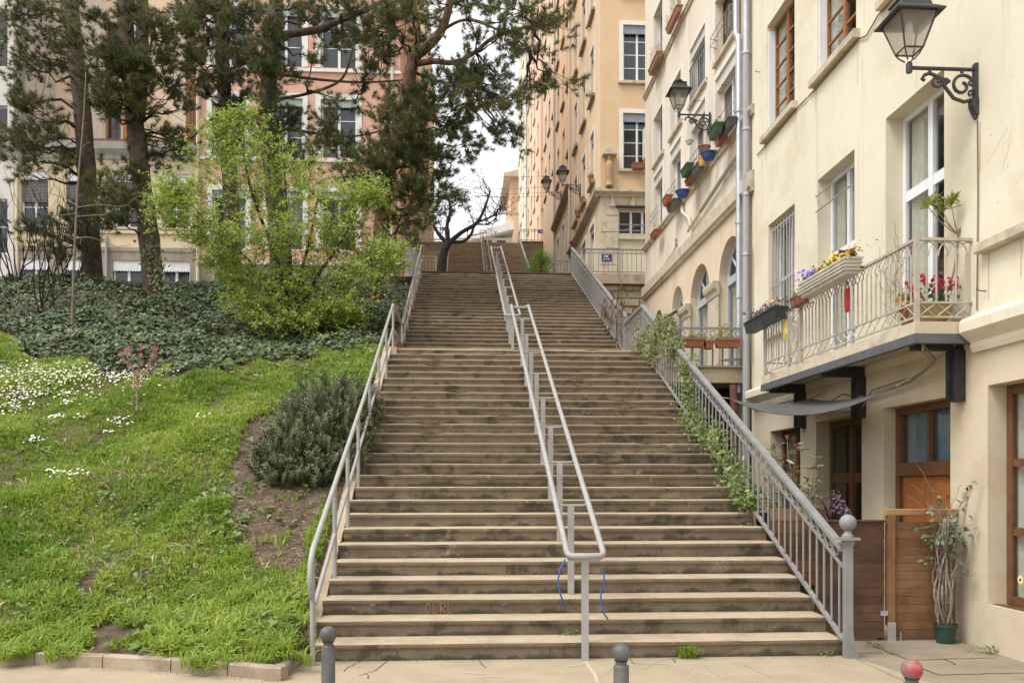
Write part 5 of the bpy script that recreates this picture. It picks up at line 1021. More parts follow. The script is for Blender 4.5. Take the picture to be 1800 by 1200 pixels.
# lawn
N0 = 70000; gx_ = rng.uniform(-12.5, -1.6, N0); gy_ = rng.uniform(7.55, 19.0, N0); px, py, ivy, soil = zone(gx_, gy_)
bare = vnoise(gx_, gy_, 2.3, 9) * .6 + vnoise(gx_, gy_, 5.5, 10) * .4
yk_ = np.interp(gx_, KX, KY); gd = gy_ - yk_; thr = np.interp(gd, [.1, .5, 1.2, 2.2, 4.5], [.48, .57, .76, .92, 1.0])
edge = np.clip((px - 380) / 200, 0, 1) * np.clip((py - 560) / 100, 0, 1)
keep = (gd > .1) & ~ivy & ~soil & (bare < thr - .12 * edge * (py < 1000)) & (px > -150) & (px < 720)
sel = soil & (rng.random(N0) < .05) & (bare < .5); keep |= sel
gx_, gy_, bare, px, py = gx_[keep], gy_[keep], bare[keep], px[keep], py[keep]
parts = []; n = len(gx_); which = rng.integers(0, 5, n); clump = vnoise(gx_, gy_, 1.5, 21) * .55 + vnoise(gx_, gy_, 4.2, 22) * .45
tone = np.clip(.15 + 1.3 * (vnoise(gx_, gy_, .8, 31) * .5 + vnoise(gx_, gy_, 2.6, 32) * .5 - .25) + rng.normal(0, .17, n), 0, 1)
for k in range(5):
    m = which == k; bV, bF = tufts(9, .115, 70 + k); p = np.stack([gx_[m], gy_[m], hz(gx_[m], gy_[m]) - .008], 1)
    d = np.stack([rng.normal(0, .22, m.sum()), rng.normal(-.38, .22, m.sum()), np.ones(m.sum())], 1)
    s_ = (.42 + 1.35 * clump[m] ** 1.6) * np.interp(gy_[m], [7.6, 9.5, 18], [1.12, .95, .82]) * rng.uniform(.8, 1.2, m.sum())
    parts.append(inst(bV, bF, p, frames(d), s_, tone[m]))
Vg, Fg, Tg = joinarr(parts)
grassM = mat('grass_blades', (.135, .245, .022), tintcol=(.38, .45, .075), rough=.5, spec=.3, trans=.35)
lawn = fastmesh('grass', Vg, Fg, grassM, None, Tg); tag(lawn, 'bright green tufted grass on the lower slope', 'grass', kind='stuff')
# straw-coloured dead tufts here and there
m = rng.random(len(gx_)) < .022; nd = m.sum(); bV, bF = tufts(8, .10, 91, .02, .005)
Vg, Fg, Tg = inst(bV, bF, np.stack([gx_[m], gy_[m], hz(gx_[m], gy_[m])], 1), frames(np.column_stack([rng.normal(0, .4, nd), rng.normal(-.5, .3, nd), np.ones(nd)])), rng.uniform(.7, 1.5, nd))
tag(fastmesh('dry_grass', Vg, Fg, mat('dry_blade', (.30, .25, .11), tintcol=(.46, .40, .2), rough=.8), None, Tg), 'straw coloured dead blades mixed into the lawn', 'grass', kind='stuff')
# bigger hanging tufts near the kerb
cl = []
for px_, py_ in ((40, 1110), (95, 1125), (20, 1150), (150, 1130), (205, 1075), (235, 1100), (330, 1140), (365, 1165), (420, 1060), (445, 1095), (500, 1130), (520, 1095), (470, 1040), (300, 1095), (120, 1080), (60, 1050), (545, 1130), (505, 1160), (88, 985), (415, 1020), (60, 1145), (110, 1150), (0, 1120), (340, 1150), (385, 1150), (525, 1060)):
    p = onhill(px_, py_) if py_ < 1150 else at(px_, py_, Z=.1)
    for q in range(16): cl.append((p.x + rng.normal(0, .085), p.y + rng.normal(0, .055)))
cl = np.array(cl); bV, bF = tufts(13, .17, 99, .035, .0075); pz = np.maximum(hz(cl[:, 0], cl[:, 1]), .09)
Vg, Fg, Tg = inst(bV, bF, np.column_stack([cl, pz - .01]), frames(np.column_stack([rng.normal(0, .2, len(cl)), rng.normal(-.5, .2, len(cl)), np.ones(len(cl))])), rng.uniform(.75, 1.15, len(cl)), np.clip(rng.normal(.4, .2, len(cl)), 0, 1))
tag(fastmesh('tall_grass', Vg, Fg, grassM, None, Tg), 'long drooping grass clumps along the kerb', 'grass', kind='stuff')
# ivy
leafB = np.array([(0, 0, 0), (.30, -.12, .05), (.52, .22, .0), (.24, .42, .04), (0, 1.0, -.06), (-.24, .42, .04), (-.52, .22, .0), (-.30, -.12, .05), (0, .35, -.05)]) - np.array([0, .35, 0]); leafF = np.array([(8, 0, 1), (8, 1, 2), (8, 2, 3), (8, 3, 4), (8, 4, 5), (8, 5, 6), (8, 6, 7), (8, 7, 0)])
leafS = np.array([(0, -.5, 0), (.26, -.1, .06), (0, .5, -.04), (-.26, -.1, .06), (0, 0, -.03)]); leafSF = np.array([(0, 1, 4), (1, 2, 4), (2, 3, 4), (3, 0, 4)])
leafL = np.array([(0, 0, 0), (.10, .35, .03), (.09, .7, .02), (0, 1.0, -.08), (-.09, .7, .02), (-.10, .35, .03), (0, .5, -.01)]); leafLF = np.array([(0, 1, 6), (1, 2, 6), (2, 3, 6), (3, 4, 6), (4, 5, 6), (5, 0, 6)])
N0 = 135000; gx_ = rng.uniform(-20, -1.55, N0); gy_ = 15.5 + (29.3 - 15.5) * rng.random(N0) ** 1.0; px, py, ivy, soil = zone(gx_, gy_)
gap = vnoise(gx_, gy_, .9, 41) * .6 + vnoise(gx_, gy_, 2.7, 42) * .4
litter = inpoly(px, py, [(-200, 500), (40, 520), (150, 512), (240, 505), (250, 525), (170, 545), (20, 562), (-200, 580)])
keep = ivy & (px > -120) & (gap < .87) & ~(litter & (rng.random(N0) < .6)); keep |= ivy & (gap >= .87) & (rng.random(N0) < .2) & (px > -120)
gx_, gy_, gap, px, py = gx_[keep], gy_[keep], gap[keep], px[keep], py[keep]; n = len(gx_)
lift = np.clip(.02 + .30 * (.78 - gap) + rng.normal(0, .05, n), .01, .4); p = np.stack([gx_, gy_, hz(gx_, gy_) + lift * rng.random(n) ** .4], 1)
d = np.stack([rng.normal(0, .45, n), rng.normal(-.45, .4, n), np.ones(n)], 1)
ton = np.clip(vnoise(gx_, gy_, 1.1, 51) * .45 + rng.normal(.0, .22, n) + .18 * (py > 575), 0, 1) * .48; ton = np.where(rng.random(n) < .035, rng.uniform(.7, 1, n), ton)
Vg, Fg, Tg = inst(leafB, leafF, p, frames(d), rng.uniform(.05, .115, n), ton)
ivyM = mat('ivy_leaf', (.04, .066, .026), tintcol=(.22, .26, .095), rough=.5, spec=.35)
tag(fastmesh('ivy', Vg, Fg, ivyM, None, Tg), 'dark ivy carpeting the upper slope below the pines', 'ivy', kind='stuff')
# weeds between lawn and ivy and on the bare soil
wp = []
for px_, py_, k, s_ in ((470, 640, 40, .5), (520, 655, 30, .4), (600, 640, 40, .4), (640, 625, 30, .3), (380, 640, 40, .5), (560, 845, 30, .16), (385, 930, 60, .18), (400, 800, 24, .2), (395, 860, 26, .2), (265, 1140, 20, .2), (300, 1150, 16, .15), (480, 1115, 30, .2), (460, 880, 16, .25), (450, 665, 26, .2), (700, 560, 30, .4), (500, 905, 14, .2), (545, 640, 40, .4), (20, 630, 20, .3)):
    p = onhill(px_, py_)
    for q in range(k): wp.append((p.x + rng.normal(0, s_), p.y + rng.normal(0, s_)))
wp = np.array(wp); wp[:, 0] = np.minimum(wp[:, 0], -1.6); n = len(wp)
Vg, Fg, Tg = inst(leafB, leafF, np.column_stack([wp, hz(wp[:, 0], wp[:, 1]) + rng.uniform(.01, .12, n)]), frames(np.column_stack([rng.normal(0, .5, n), rng.normal(-.4, .4, n), np.ones(n)])), rng.uniform(.05, .11, n))
tag(fastmesh('weeds', Vg, Fg, mat('weed_leaf', (.09, .15, .035), tintcol=(.23, .29, .09), rough=.5, trans=.25), None, Tg), 'broad-leaved weeds scattered between the lawn and the ivy', 'weeds', kind='stuff')
wp = []
for q in range(70):
    a, c = rng.uniform(0, 520), rng.uniform(700, 1130); p = onhill(a, c)
    if zone(np.array([p.x]), np.array([p.y]))[3][0]: continue
    for w_ in range(rng.integers(6, 22)): wp.append((p.x + rng.normal(0, .09), p.y + rng.normal(0, .09)))
wp = np.array(wp); n = len(wp); Vg, Fg, Tg = inst(leafS * np.array([1.7, 1, 1]), leafSF, np.column_stack([wp, hz(wp[:, 0], wp[:, 1]) + rng.uniform(.05, .11, n)]), frames(np.column_stack([rng.normal(0, .4, n), rng.normal(-.5, .4, n), np.ones(n)])), rng.uniform(.03, .06, n))
tag(fastmesh('clover', Vg, Fg, mat('clover_leaf', (.085, .16, .03), tintcol=(.21, .30, .09), rough=.5, trans=.2), None, Tg), 'small round-leaved weeds mixed into the lawn', 'weeds', kind='stuff')
# dead leaves, clods and pebbles
N0 = 9000; gx_ = rng.uniform(-16, -1.6, N0); gy_ = rng.uniform(7.5, 29, N0); px, py, ivy, soil = zone(gx_, gy_); keep = soil | ((gy_ < 9) & (rng.random(N0) < .35)) | (ivy & (rng.random(N0) < .25)); gx_, gy_ = gx_[keep], gy_[keep]
gx2, gy2 = [], []
for q in range(2600):
    a, c = random.uniform(400, 620), random.uniform(715, 1010)
    if inpoly(np.array([a]), np.array([c]), soilP)[0]: p = onhill(a, c); gx2.append(p.x); gy2.append(p.y)
gx_ = np.concatenate([gx_, gx2]); gy_ = np.concatenate([gy_, gy2]); n = len(gx_)
Vg, Fg, Tg = inst(leafS, leafSF, np.stack([gx_, gy_, hz(gx_, gy_) + .006], 1), frames(np.column_stack([rng.normal(0, .35, n), rng.normal(-.35, .35, n), np.ones(n)])), rng.uniform(.015, .05, n))
tag(fastmesh('leaf_litter', Vg, Fg, mat('dead_leaf', (.09, .055, .03), tintcol=(.36, .25, .15), rough=.9), None, Tg), 'dead leaves and crumbs scattered on the bare soil', 'leaf litter', kind='stuff')
# daisies
dz_ = []
for px_, py_, rx, ry, k in ((60, 665, 85, 22, 420), (150, 665, 90, 18, 320), (30, 700, 60, 22, 280), (205, 668, 40, 14, 180), (120, 700, 60, 6, 80), (20, 725, 30, 10, 60), (285, 662, 22, 4, 16), (285, 688, 14, 4, 12), (118, 714, 14, 5, 30), (213, 752, 18, 6, 40), (190, 769, 8, 3, 14), (60, 783, 24, 4, 36), (115, 842, 32, 7, 70), (95, 740, 20, 5, 20), (140, 741, 16, 3, 12), (360, 738, 14, 8, 6), (10, 650, 40, 12, 90), (235, 690, 20, 8, 10)):
    for q in range(int(k * .68)): dz_.append((px_ + rng.normal() * rx * .6, py_ + rng.normal() * ry * .6))
dp = np.array([tuple(onhill(a, c)) for a, c in dz_ if c > 640]); n = len(dp); dp[:, 2] += rng.uniform(.06, .12, n)
hexV = np.array([(math.cos(a) * .5, math.sin(a) * .5, .0) for a in np.linspace(0, 2 * math.pi, 9)[:-1]] + [(0, 0, .1)]); hexF = np.array([(i, (i + 1) % 8, 8) for i in range(8)])
Vg, Fg, Tg = inst(hexV, hexF, dp, frames(np.column_stack([rng.normal(0, .35, n), rng.normal(-.6, .3, n), np.ones(n)])), rng.uniform(.024, .044, n)); Tg = np.tile(np.array([0.] * 8 + [1.]), n)
tag(fastmesh('daisies', Vg, Fg, mat('daisy_white', (.74, .74, .73), tintcol=(.62, .52, .2), rough=.7), None, Tg), 'drifts of small white daisies in the lawn', 'daisies', kind='stuff')
# ---------------------------------------------------------------- trees
def smooth_path(P, n=6):
    P = [Vector(p) for p in P]; out = []
    for i in range(len(P) - 1):
        p0, p1, p2, p3 = P[max(i - 1, 0)], P[i], P[i + 1], P[min(i + 2, len(P) - 1)]
        for k in range(n):
            t_ = k / n; out.append(.5 * ((2 * p1) + (p2 - p0) * t_ + (2 * p0 - 5 * p1 + 4 * p2 - p3) * t_ ** 2 + (3 * p1 - p0 - 3 * p2 + p3) * t_ ** 3))
    return out + [P[-1]]
rnd = random.Random(5)
def gnarl(a, c, sag, n=7, amp=.06):
    """a limb from a to c with a bow and small kinks"""
    a, c = Vector(a), Vector(c); L = (c - a).length; out = []
    for k in range(n + 1):
        t_ = k / n; p = a.lerp(c, t_) + Vector((0, 0, -sag * math.sin(math.pi * t_)))
        if 0 < k < n: p += Vector((rnd.gauss(0, amp), rnd.gauss(0, amp), rnd.gauss(0, amp))) * min(1, L * .5)
        out.append(p)
    return out
def needle_base(seed, n=56, L=.16, w=.0058):
    r = np.random.default_rng(seed); V = []; Fa = []
    for k in range(n):
        d = r.normal(size=3); d[2] = abs(d[2]) * .9 + .12; d /= np.linalg.norm(d); s_ = np.cross(d, r.normal(size=3)); s_ /= np.linalg.norm(s_) + 1e-9
        o = np.array([0, 0, r.uniform(-.10, .04)]); l = L * r.uniform(.7, 1.1); i = len(V); V += [o - s_ * w, o + s_ * w, o + d * l]; Fa.append((i, i + 1, i + 2))
    return np.array(V), np.array(Fa)
NB = [needle_base(i) for i in range(4)]
pineM = mat('pine_needles', (.044, .058, .017), tintcol=(.21, .215, .08), rough=.55, spec=.3, trans=.2)
def pine(label, trunk, Y, r0, r1, blobs, extra=(), tm=bark, ground=None, dens=1.0):
    T = [at(px_, py_, Y=Y) for px_, py_ in trunk]
    base = T[0].copy(); T[0].z -= 1.0; path = smooth_path(T, 6); n = len(path); R_ = [r0 + (r1 - r0) * k / (n - 1) for k in range(n)]; R_[0] *= 1.45; R_[1] *= 1.22; R_[2] *= 1.08
    R_ = [q * (1 + .05 * math.sin(k * 2.3)) for k, q in enumerate(R_)]
    t = thing('pine_tree', label, 'tree', base, group='pines on the slope')
    MB().tube(path, R_, 14).build('trunk', tm, t, smooth='all')
    limbs = MB(); blobs = list(blobs) + [(q[0] + rnd.uniform(-30, 30), q[1] + rnd.uniform(-22, 22), q[2] * .72, q[3] * .72) + tuple(q[4:]) for q in blobs]
    for pts, ra, rb, dy in extra:
        P_ = smooth_path([at(a, c, Y=Y + dy * k / max(1, len(pts) - 1)) for k, (a, c) in enumerate(pts)], 5); m = len(P_); MB().tube(P_, [ra + (rb - ra) * k / (m - 1) for k in range(m)], 9).build('limb', tm, t, smooth='all')
    tips = []; tdir = []
    for bl in blobs:
        px_, py_, rx, ry = bl[:4]; dy = rnd.uniform(-1.5, 1.3) if len(bl) < 5 else bl[4]
        c = at(px_, py_, Y=Y + dy); sc_ = F / Y; ax, az = rx / sc_, ry / sc_; ay = ax * .7
        k = min(range(n), key=lambda i: (abs(path[i].z - (c.z - .12 * abs(c.x - path[i].x) - .1)), i)); s0 = path[k]
        for pts, ra, rb, dy2 in extra:
            for q in (0.5, .75, 1):
                j = pts[min(len(pts) - 1, int(q * (len(pts) - 1)))]; e = at(*j, Y=Y + dy2 * q)
                if (e - c).length < (s0 - c).length * .8: s0 = e
        L = (c - s0).length; lp = gnarl(s0, c, -.05 * L if rnd.random() < .6 else .08 * L, 6, .07); limbs.tube(lp, [max(.012, .03 + .012 * L - k_ * (.006 + .0015 * L)) for k_ in range(7)], 5)
        nc = max(14, int(3.14 * rx * ry / 230 * 3.9 * dens)); nsub = max(3, nc // 6)
        for s_ in range(nsub):
            u = Vector((rnd.gauss(0, .5) * ax, rnd.gauss(0, .5) * ay, rnd.gauss(0, .5) * az)); e = c + u; st_ = lp[rnd.choice((3, 4, 5, 6))]
            tw = gnarl(st_, e, .05, 4, .05); limbs.tube(tw, [.014, .012, .01, .008, .006], 3, cap=False)
            for q in range(max(2, nc // nsub)):
                w_ = Vector((rnd.gauss(0, .16), rnd.gauss(0, .16), rnd.gauss(0, .13))); tips.append(e + w_); dd = (w_ * .8 + (e - st_).normalized() * .25 + Vector((0, 0, .18))); tdir.append(dd)
        for s_ in range(rnd.randrange(1, 3)):      # dead bare twigs
            st_ = lp[rnd.choice((2, 3, 4))]; e = st_ + Vector((rnd.gauss(0, .5), rnd.gauss(0, .4), rnd.gauss(-.15, .35))); limbs.tube(gnarl(st_, e, 0, 4, .06), [.01, .009, .007, .005, .003], 3, cap=False)
    limbs.build('branches', barkD, t)['kind'] = 'stuff'
    P_ = np.array([tuple(p) for p in tips]); D_ = np.array([tuple(d) for d in tdir]); w = rng.integers(0, 4, len(P_)); parts = []
    ton = np.clip(.22 + .35 * rng.random(len(P_)) + .5 * (vnoise(P_[:, 0] + 30, P_[:, 2] + 5, 1.4, 77) - .4), 0, 1)
    for k in range(4):
        m = w == k
        if m.any(): parts.append(inst(NB[k][0], NB[k][1], P_[m], frames(D_[m]), rng.uniform(.85, 1.35, m.sum()), ton[m]))
    Vg, Fg, Tg = joinarr(parts); cr = fastmesh('crown', Vg, Fg, pineM, t, Tg); cr['kind'] = 'stuff'; return t
pine('dark pine with a straight trunk nearest the straw house', [(166, 505), (157, 380), (145, 200), (128, 50), (122, -90)], 26.5, .30, .19,
     [(40, 170, 50, 36), (25, 95, 40, 28), (70, 60, 45, 26), (95, 105, 35, 22), (15, 245, 45, 32), (60, 255, 40, 28), (40, 290, 35, 25), (112, 275, 26, 24), (95, 225, 26, 22), (150, 372, 55, 30, -1.2), (110, 432, 50, 22, -1.2), (62, 405, 40, 24, -1.0), (185, 345, 36, 36, -1), (30, 20, 40, 25), (90, 10, 40, 25)], dens=.85)
pine('thick ivy-footed pine with a forked trunk left of the light green tree', [(277, 525), (262, 420), (246, 300), (234, 180), (222, 60), (214, -90)], 24.6, .30, .19,
     [(150, 80, 42, 28, -1), (190, 112, 50, 32, -1), (235, 125, 45, 35, -1.2), (285, 132, 45, 30, -1), (308, 165, 22, 18, -.8), (200, 160, 46, 26, -1), (262, 62, 46, 28), (300, 40, 36, 28), (180, 188, 30, 22, -.8), (285, 228, 34, 22), (312, 250, 26, 18), (215, 345, 36, 24, -.8), (195, 385, 34, 24, -.8), (270, 272, 36, 18), (236, 292, 28, 22, -.6), (250, 165, 40, 26, -1), (330, 270, 24, 14), (150, 20, 35, 20), (240, 8, 40, 22), (165, 140, 34, 20)], extra=[([(244, 205), (250, 120), (250, 0), (246, -80)], .19, .14, .1)])
pine('slim straight pine in front of the salmon house corner', [(412, 500), (406, 350), (396, 200), (390, 50), (388, -90)], 27.2, .27, .17,
     [(330, 28, 48, 32), (372, 60, 46, 36), (422, 38, 42, 36), (350, 102, 42, 26), (442, 92, 36, 32), (402, 132, 38, 26, -1), (362, 165, 22, 22), (432, 172, 22, 28), (322, 112, 24, 18), (380, 10, 50, 20), (450, 20, 30, 25), (340, 140, 24, 14)], extra=[([(400, 190), (365, 215), (340, 240), (328, 250)], .05, .02, -.6)])
pine('dark pine with a heavy sideways limb behind the light green tree', [(500, 515), (484, 350), (470, 220), (477, 100), (492, -70)], 25.6, .30, .2,
     [(470, 60, 32, 36, -1), (482, 130, 32, 36, -1), (464, 182, 26, 36, -.9), (502, 202, 30, 26, -.8), (505, 12, 46, 26), (560, 30, 44, 26), (602, 62, 34, 20), (622, 20, 44, 26), (548, 105, 24, 14), (482, 255, 36, 26), (592, 210, 30, 28), (520, 285, 36, 18), (570, 245, 40, 22), (610, 275, 34, 18), (462, 112, 22, 40, -1.2), (640, 140, 24, 14), (620, 180, 20, 14)], extra=[([(476, 68), (510, 60), (560, 52), (600, 35), (650, 15), (690, -10)], .13, .06, -.5), ([(480, 175), (540, 165), (600, 140), (620, 85)], .05, .03, -.6), ([(488, 130), (560, 140), (640, 145), (720, 140)], .05, .02, .3), ([(490, 225), (560, 235), (620, 240), (690, 225)], .05, .02, -.3)], dens=.9)
pine('leaning orange-barked pine spreading over the steps', [(664, 508), (670, 400), (692, 260), (717, 150), (728, 95)], 24.2, .23, .165,
     [(955, 45, 50, 20), (930, 90, 36, 20), (962, 140, 40, 17), (935, 166, 32, 15), (906, 228, 22, 18), (985, 20, 24, 14), (900, 15, 45, 20), (870, 130, 36, 26), (830, 135, 46, 26), (800, 150, 44, 26), (855, 182, 44, 24), (790, 205, 42, 32), (760, 160, 36, 26), (862, 232, 36, 20), (815, 252, 40, 22), (770, 272, 40, 30), (722, 200, 44, 40, -1), (738, 252, 40, 34, -1), (690, 290, 44, 34, -1), (660, 340, 40, 34), (722, 332, 44, 34, -.8), (772, 330, 38, 28), (702, 388, 26, 20), (650, 282, 36, 26), (622, 312, 42, 24), (745, 378, 30, 20), (682, 172, 26, 26), (650, 60, 44, 34), (690, 42, 44, 36), (724, 20, 36, 28), (745, 62, 20, 16), (795, 300, 26, 16), (770, 20, 34, 22), (830, 15, 46, 22), (880, 62, 30, 16), (900, 90, 26, 20), (895, 165, 24, 22), (680, 230, 30, 30), (670, 105, 36, 26), (840, 60, 24, 14)],
     extra=[([(728, 98), (748, 85), (775, 55), (790, 10), (800, -50)], .16, .09, -.4), ([(735, 112), (765, 108), (800, 110), (835, 92), (875, 62), (940, 45)], .09, .04, -.8), ([(724, 110), (712, 85), (700, 60)], .07, .04, .2), ([(728, 95), (735, 60), (728, 10), (725, -50)], .10, .06, .3), ([(775, 55), (820, 35), (880, 55), (930, 85)], .05, .02, -.4)], tm=barkO)
def leafcloud(name, blobs, per, base, size, m, par, seed=0, nrm=(0, -.4, .8), jit=.6, dark=None, twigs=None, start=None, shell=.0):
    """leaves gathered on short twigs through ellipsoids; blobs: (centre, (rx, ry, rz))"""
    bV, bF = base; P_, T_ = [], []
    for c, (ax, ay, az) in blobs:
        c = Vector(c); nt_ = max(3, int(per / 7))
        for s_ in range(nt_):
            u = Vector((rnd.gauss(0, 1), rnd.gauss(0, 1), rnd.gauss(0, 1))); u.normalize(); u *= rnd.uniform(shell, 1) ** .5; e = c + Vector((u.x * ax, u.y * ay, u.z * az)); sp = min(ax, az) * .25 + size * .6; tn = rnd.random()
            if twigs is not None and start is not None and rnd.random() < .35: twigs.tube(gnarl(c + Vector((u.x * ax, u.y * ay, u.z * az)) * .15, e, .0, 3, .03), [.008, .006, .005, .003], 3, cap=False)
            for q in range(7): P_.append((e.x + rnd.gauss(0, sp), e.y + rnd.gauss(0, sp), e.z + rnd.gauss(0, sp))); T_.append(tn * .55 + rnd.random() * .45)
    P_ = np.array(P_); n = len(P_); d = np.array(nrm) + rng.normal(0, jit, (n, 3))
    Vg, Fg, Tg = inst(bV, bF, P_, frames(d), rng.uniform(.65, 1.3, n) * size, np.array(T_)); o = fastmesh(name, Vg, Fg, m, par, Tg); return o
limeM = mat('fresh_lime_leaf', (.14, .22, .018), tintcol=(.52, .61, .14), rough=.5, spec=.3, trans=.35)
gt_ = onhill(515, 580); gY = gt_.y
t = thing('spring_tree', 'light green young-leaved tree spreading in front of the pines', 'tree', gt_)
bls = [(420, 235, 45, 28), (385, 272, 42, 32), (450, 272, 46, 32), (512, 300, 52, 32), (420, 322, 52, 32), (318, 356, 40, 24), (360, 392, 44, 26), (480, 352, 54, 32), (560, 340, 44, 30), (628, 356, 34, 20), (620, 402, 44, 26), (655, 452, 34, 24), (590, 432, 44, 26), (530, 402, 54, 32), (460, 412, 54, 32), (400, 432, 38, 26), (440, 482, 44, 30), (512, 462, 54, 32), (570, 492, 44, 30), (480, 532, 48, 28), (540, 542, 48, 28), (600, 542, 26, 20), (505, 570, 50, 14), (450, 545, 36, 22), (570, 560, 34, 16), (500, 500, 50, 26), (410, 480, 30, 24), (620, 490, 34, 24), (300, 330, 18, 14), (680, 440, 14, 14), (640, 330, 18, 12)]
sc_ = F / gY; bb = [(at(a, c, Y=gY + rnd.uniform(-.9, .9)), (rx / sc_, rx / sc_ * .8, ry / sc_)) for a, c, rx, ry in bls]
for a, c in ((300, 345), (285, 362), (340, 335), (700, 445), (690, 470), (655, 345), (430, 205), (400, 215), (385, 240), (350, 420), (380, 460), (300, 390), (620, 570), (420, 520)): bb.append((at(a, c, Y=gY), (.2, .2, .14)))
st = MB(); tw = MB()
for pts, r in (([(515, 592), (505, 520), (480, 440), (440, 330), (425, 250)], .07), ([(517, 592), (525, 500), (545, 420), (560, 340)], .06), ([(520, 592), (550, 500), (590, 440), (625, 380)], .055), ([(512, 592), (480, 510), (420, 440), (360, 395), (320, 360)], .05), ([(518, 592), (570, 520), (640, 460)], .045), ([(514, 592), (512, 480), (505, 380), (500, 300)], .05)):
    P_ = smooth_path([at(a, c, Y=gY + rnd.uniform(-.3, .3) * (k > 0)) for k, (a, c) in enumerate(pts)], 4); P_[0].z -= .15; m = len(P_); st.tube(P_, [r * (1 - .75 * k / (m - 1)) for k in range(m)], 8)
for c, _ in bb:
    q = min(st.V[::4], key=lambda v: (Vector(v) - c).length); tw.tube(gnarl(q, c, .05, 5, .05), [.014, .012, .010, .008, .006, .004], 4, cap=False)
st.build('trunk', barkD, t, smooth='all'); LP, LT = [], []
for c, (ax, ay, az) in bb:      # sprays: leaves strung along short curved twigs
    for k in range(88 if ax > .25 else 40):
        o_ = c + Vector((rnd.gauss(0, .55) * ax, rnd.gauss(0, .55) * ay, rnd.gauss(0, .55) * az)); d_ = Vector(((o_.x - c.x) / ax * .5 + rnd.gauss(0, .6), (o_.y - c.y) / ay * .4 + rnd.gauss(0, .5), .35 + rnd.gauss(0, .45))).normalized(); L_ = rnd.uniform(.2, .55); tn = rnd.random(); p_ = o_; pts = [p_]
        for q in range(5): d_ = (d_ + Vector((rnd.gauss(0, .12), rnd.gauss(0, .12), -.05 + rnd.gauss(0, .1)))).normalized(); p_ = p_ + d_ * L_ / 5; pts.append(p_)
        if rnd.random() < .5: tw.tube(pts[::2] + [pts[-1]], [.006, .005, .004, .003], 3, cap=False)
        for q in range(22): f_ = rnd.random(); i_ = min(4, int(f_ * 5)); w_ = pts[i_].lerp(pts[i_ + 1], f_ * 5 - i_); LP.append((w_.x + rnd.gauss(0, .032), w_.y + rnd.gauss(0, .032), w_.z + rnd.gauss(0, .028))); LT.append(min(1, max(0, tn * .5 + f_ * .25 + rnd.random() * .3)))
LP = np.array(LP); n = len(LP); Vg, Fg, Tg = inst(leafS, leafSF, LP, frames(np.array([0, -.3, .7]) + rng.normal(0, .65, (n, 3))), rng.uniform(.042, .08, n), np.array(LT)); o = fastmesh('crown', Vg, Fg, limeM, t, Tg); o['kind'] = 'stuff'; tw.build('branches', barkD, t)['kind'] = 'stuff'
# leafless dark tree by the steps
def grow(b, p, d, L, r, depth, spread=.55, up=.15, tips=None):
    n = 4; pts = [Vector(p)]; dd = Vector(d).normalized()
    for k in range(n): dd = (dd + Vector((rnd.gauss(0, .16), rnd.gauss(0, .16), rnd.gauss(up * .4, .14)))).normalized(); pts.append(pts[-1] + dd * L / n)
    b.tube(pts, [r * (1 - .45 * k / n) for k in range(n + 1)], 5 if r > .02 else 3, cap=False)
    if depth == 0:
        if tips is not None: tips.append(pts[-1])
        return
    for q in range(rnd.randrange(2, 4)):
        k = rnd.randrange(2, n + 1); nd = (dd + Vector((rnd.gauss(0, spread), rnd.gauss(0, spread), rnd.gauss(up, spread)))).normalized(); grow(b, pts[k], nd, L * rnd.uniform(.6, .85), r * .55, depth - 1, spread, up, tips)
DY = 33.5; t = thing('leafless_tree', 'small dark leafless tree at the foot of the distant flight', 'tree', at(776, 500, Y=DY)); b = MB(); tb = MB(); tips = []
for pts, ra, rb in (([(774, 510), (776, 478), (780, 445), (789, 425)], .21, .14), ([(787, 428), (812, 408), (838, 392), (852, 365), (862, 335)], .10, .03), ([(788, 425), (815, 424), (830, 408), (830, 395)], .07, .05), ([(786, 428), (770, 410), (762, 395)], .09, .05), ([(788, 424), (786, 395), (792, 370), (788, 345)], .09, .03), ([(840, 390), (865, 380), (882, 362)], .05, .02), ([(838, 392), (860, 395), (880, 385)], .03, .012)):
    P_ = smooth_path([at(a, c, Y=DY) for a, c in pts], 5); m = len(P_); b.tube(P_, [ra + (rb - ra) * k / (m - 1) for k in range(m)], 8)
    if ra < .15:
        for q in range(7 if rb < .04 else 4): i = rnd.randrange(m // 3, m); grow(tb, P_[i], (rnd.gauss(.25, .8), rnd.gauss(0, .5), rnd.uniform(.0, 1)), rnd.uniform(.5, .9), .022, 3, .6, .12, tips)
b.build('trunk', barkD, t, smooth='all'); tb.build('branches', barkD, t)['kind'] = 'stuff'
n = 260; ip = rng.integers(0, len(tips), n); P_ = np.array([tuple(tips[i]) for i in ip]) + rng.normal(0, .08, (n, 3)); Vg, Fg, Tg = inst(leafS, leafSF, P_, frames(rng.normal(0, 1, (n, 3))), rng.uniform(.05, .09, n)); o = fastmesh('dry_leaves', Vg, Fg, mat('dark_dry_leaf', (.045, .03, .025), tintcol=(.09, .06, .045)), t, Tg); o['kind'] = 'stuff'
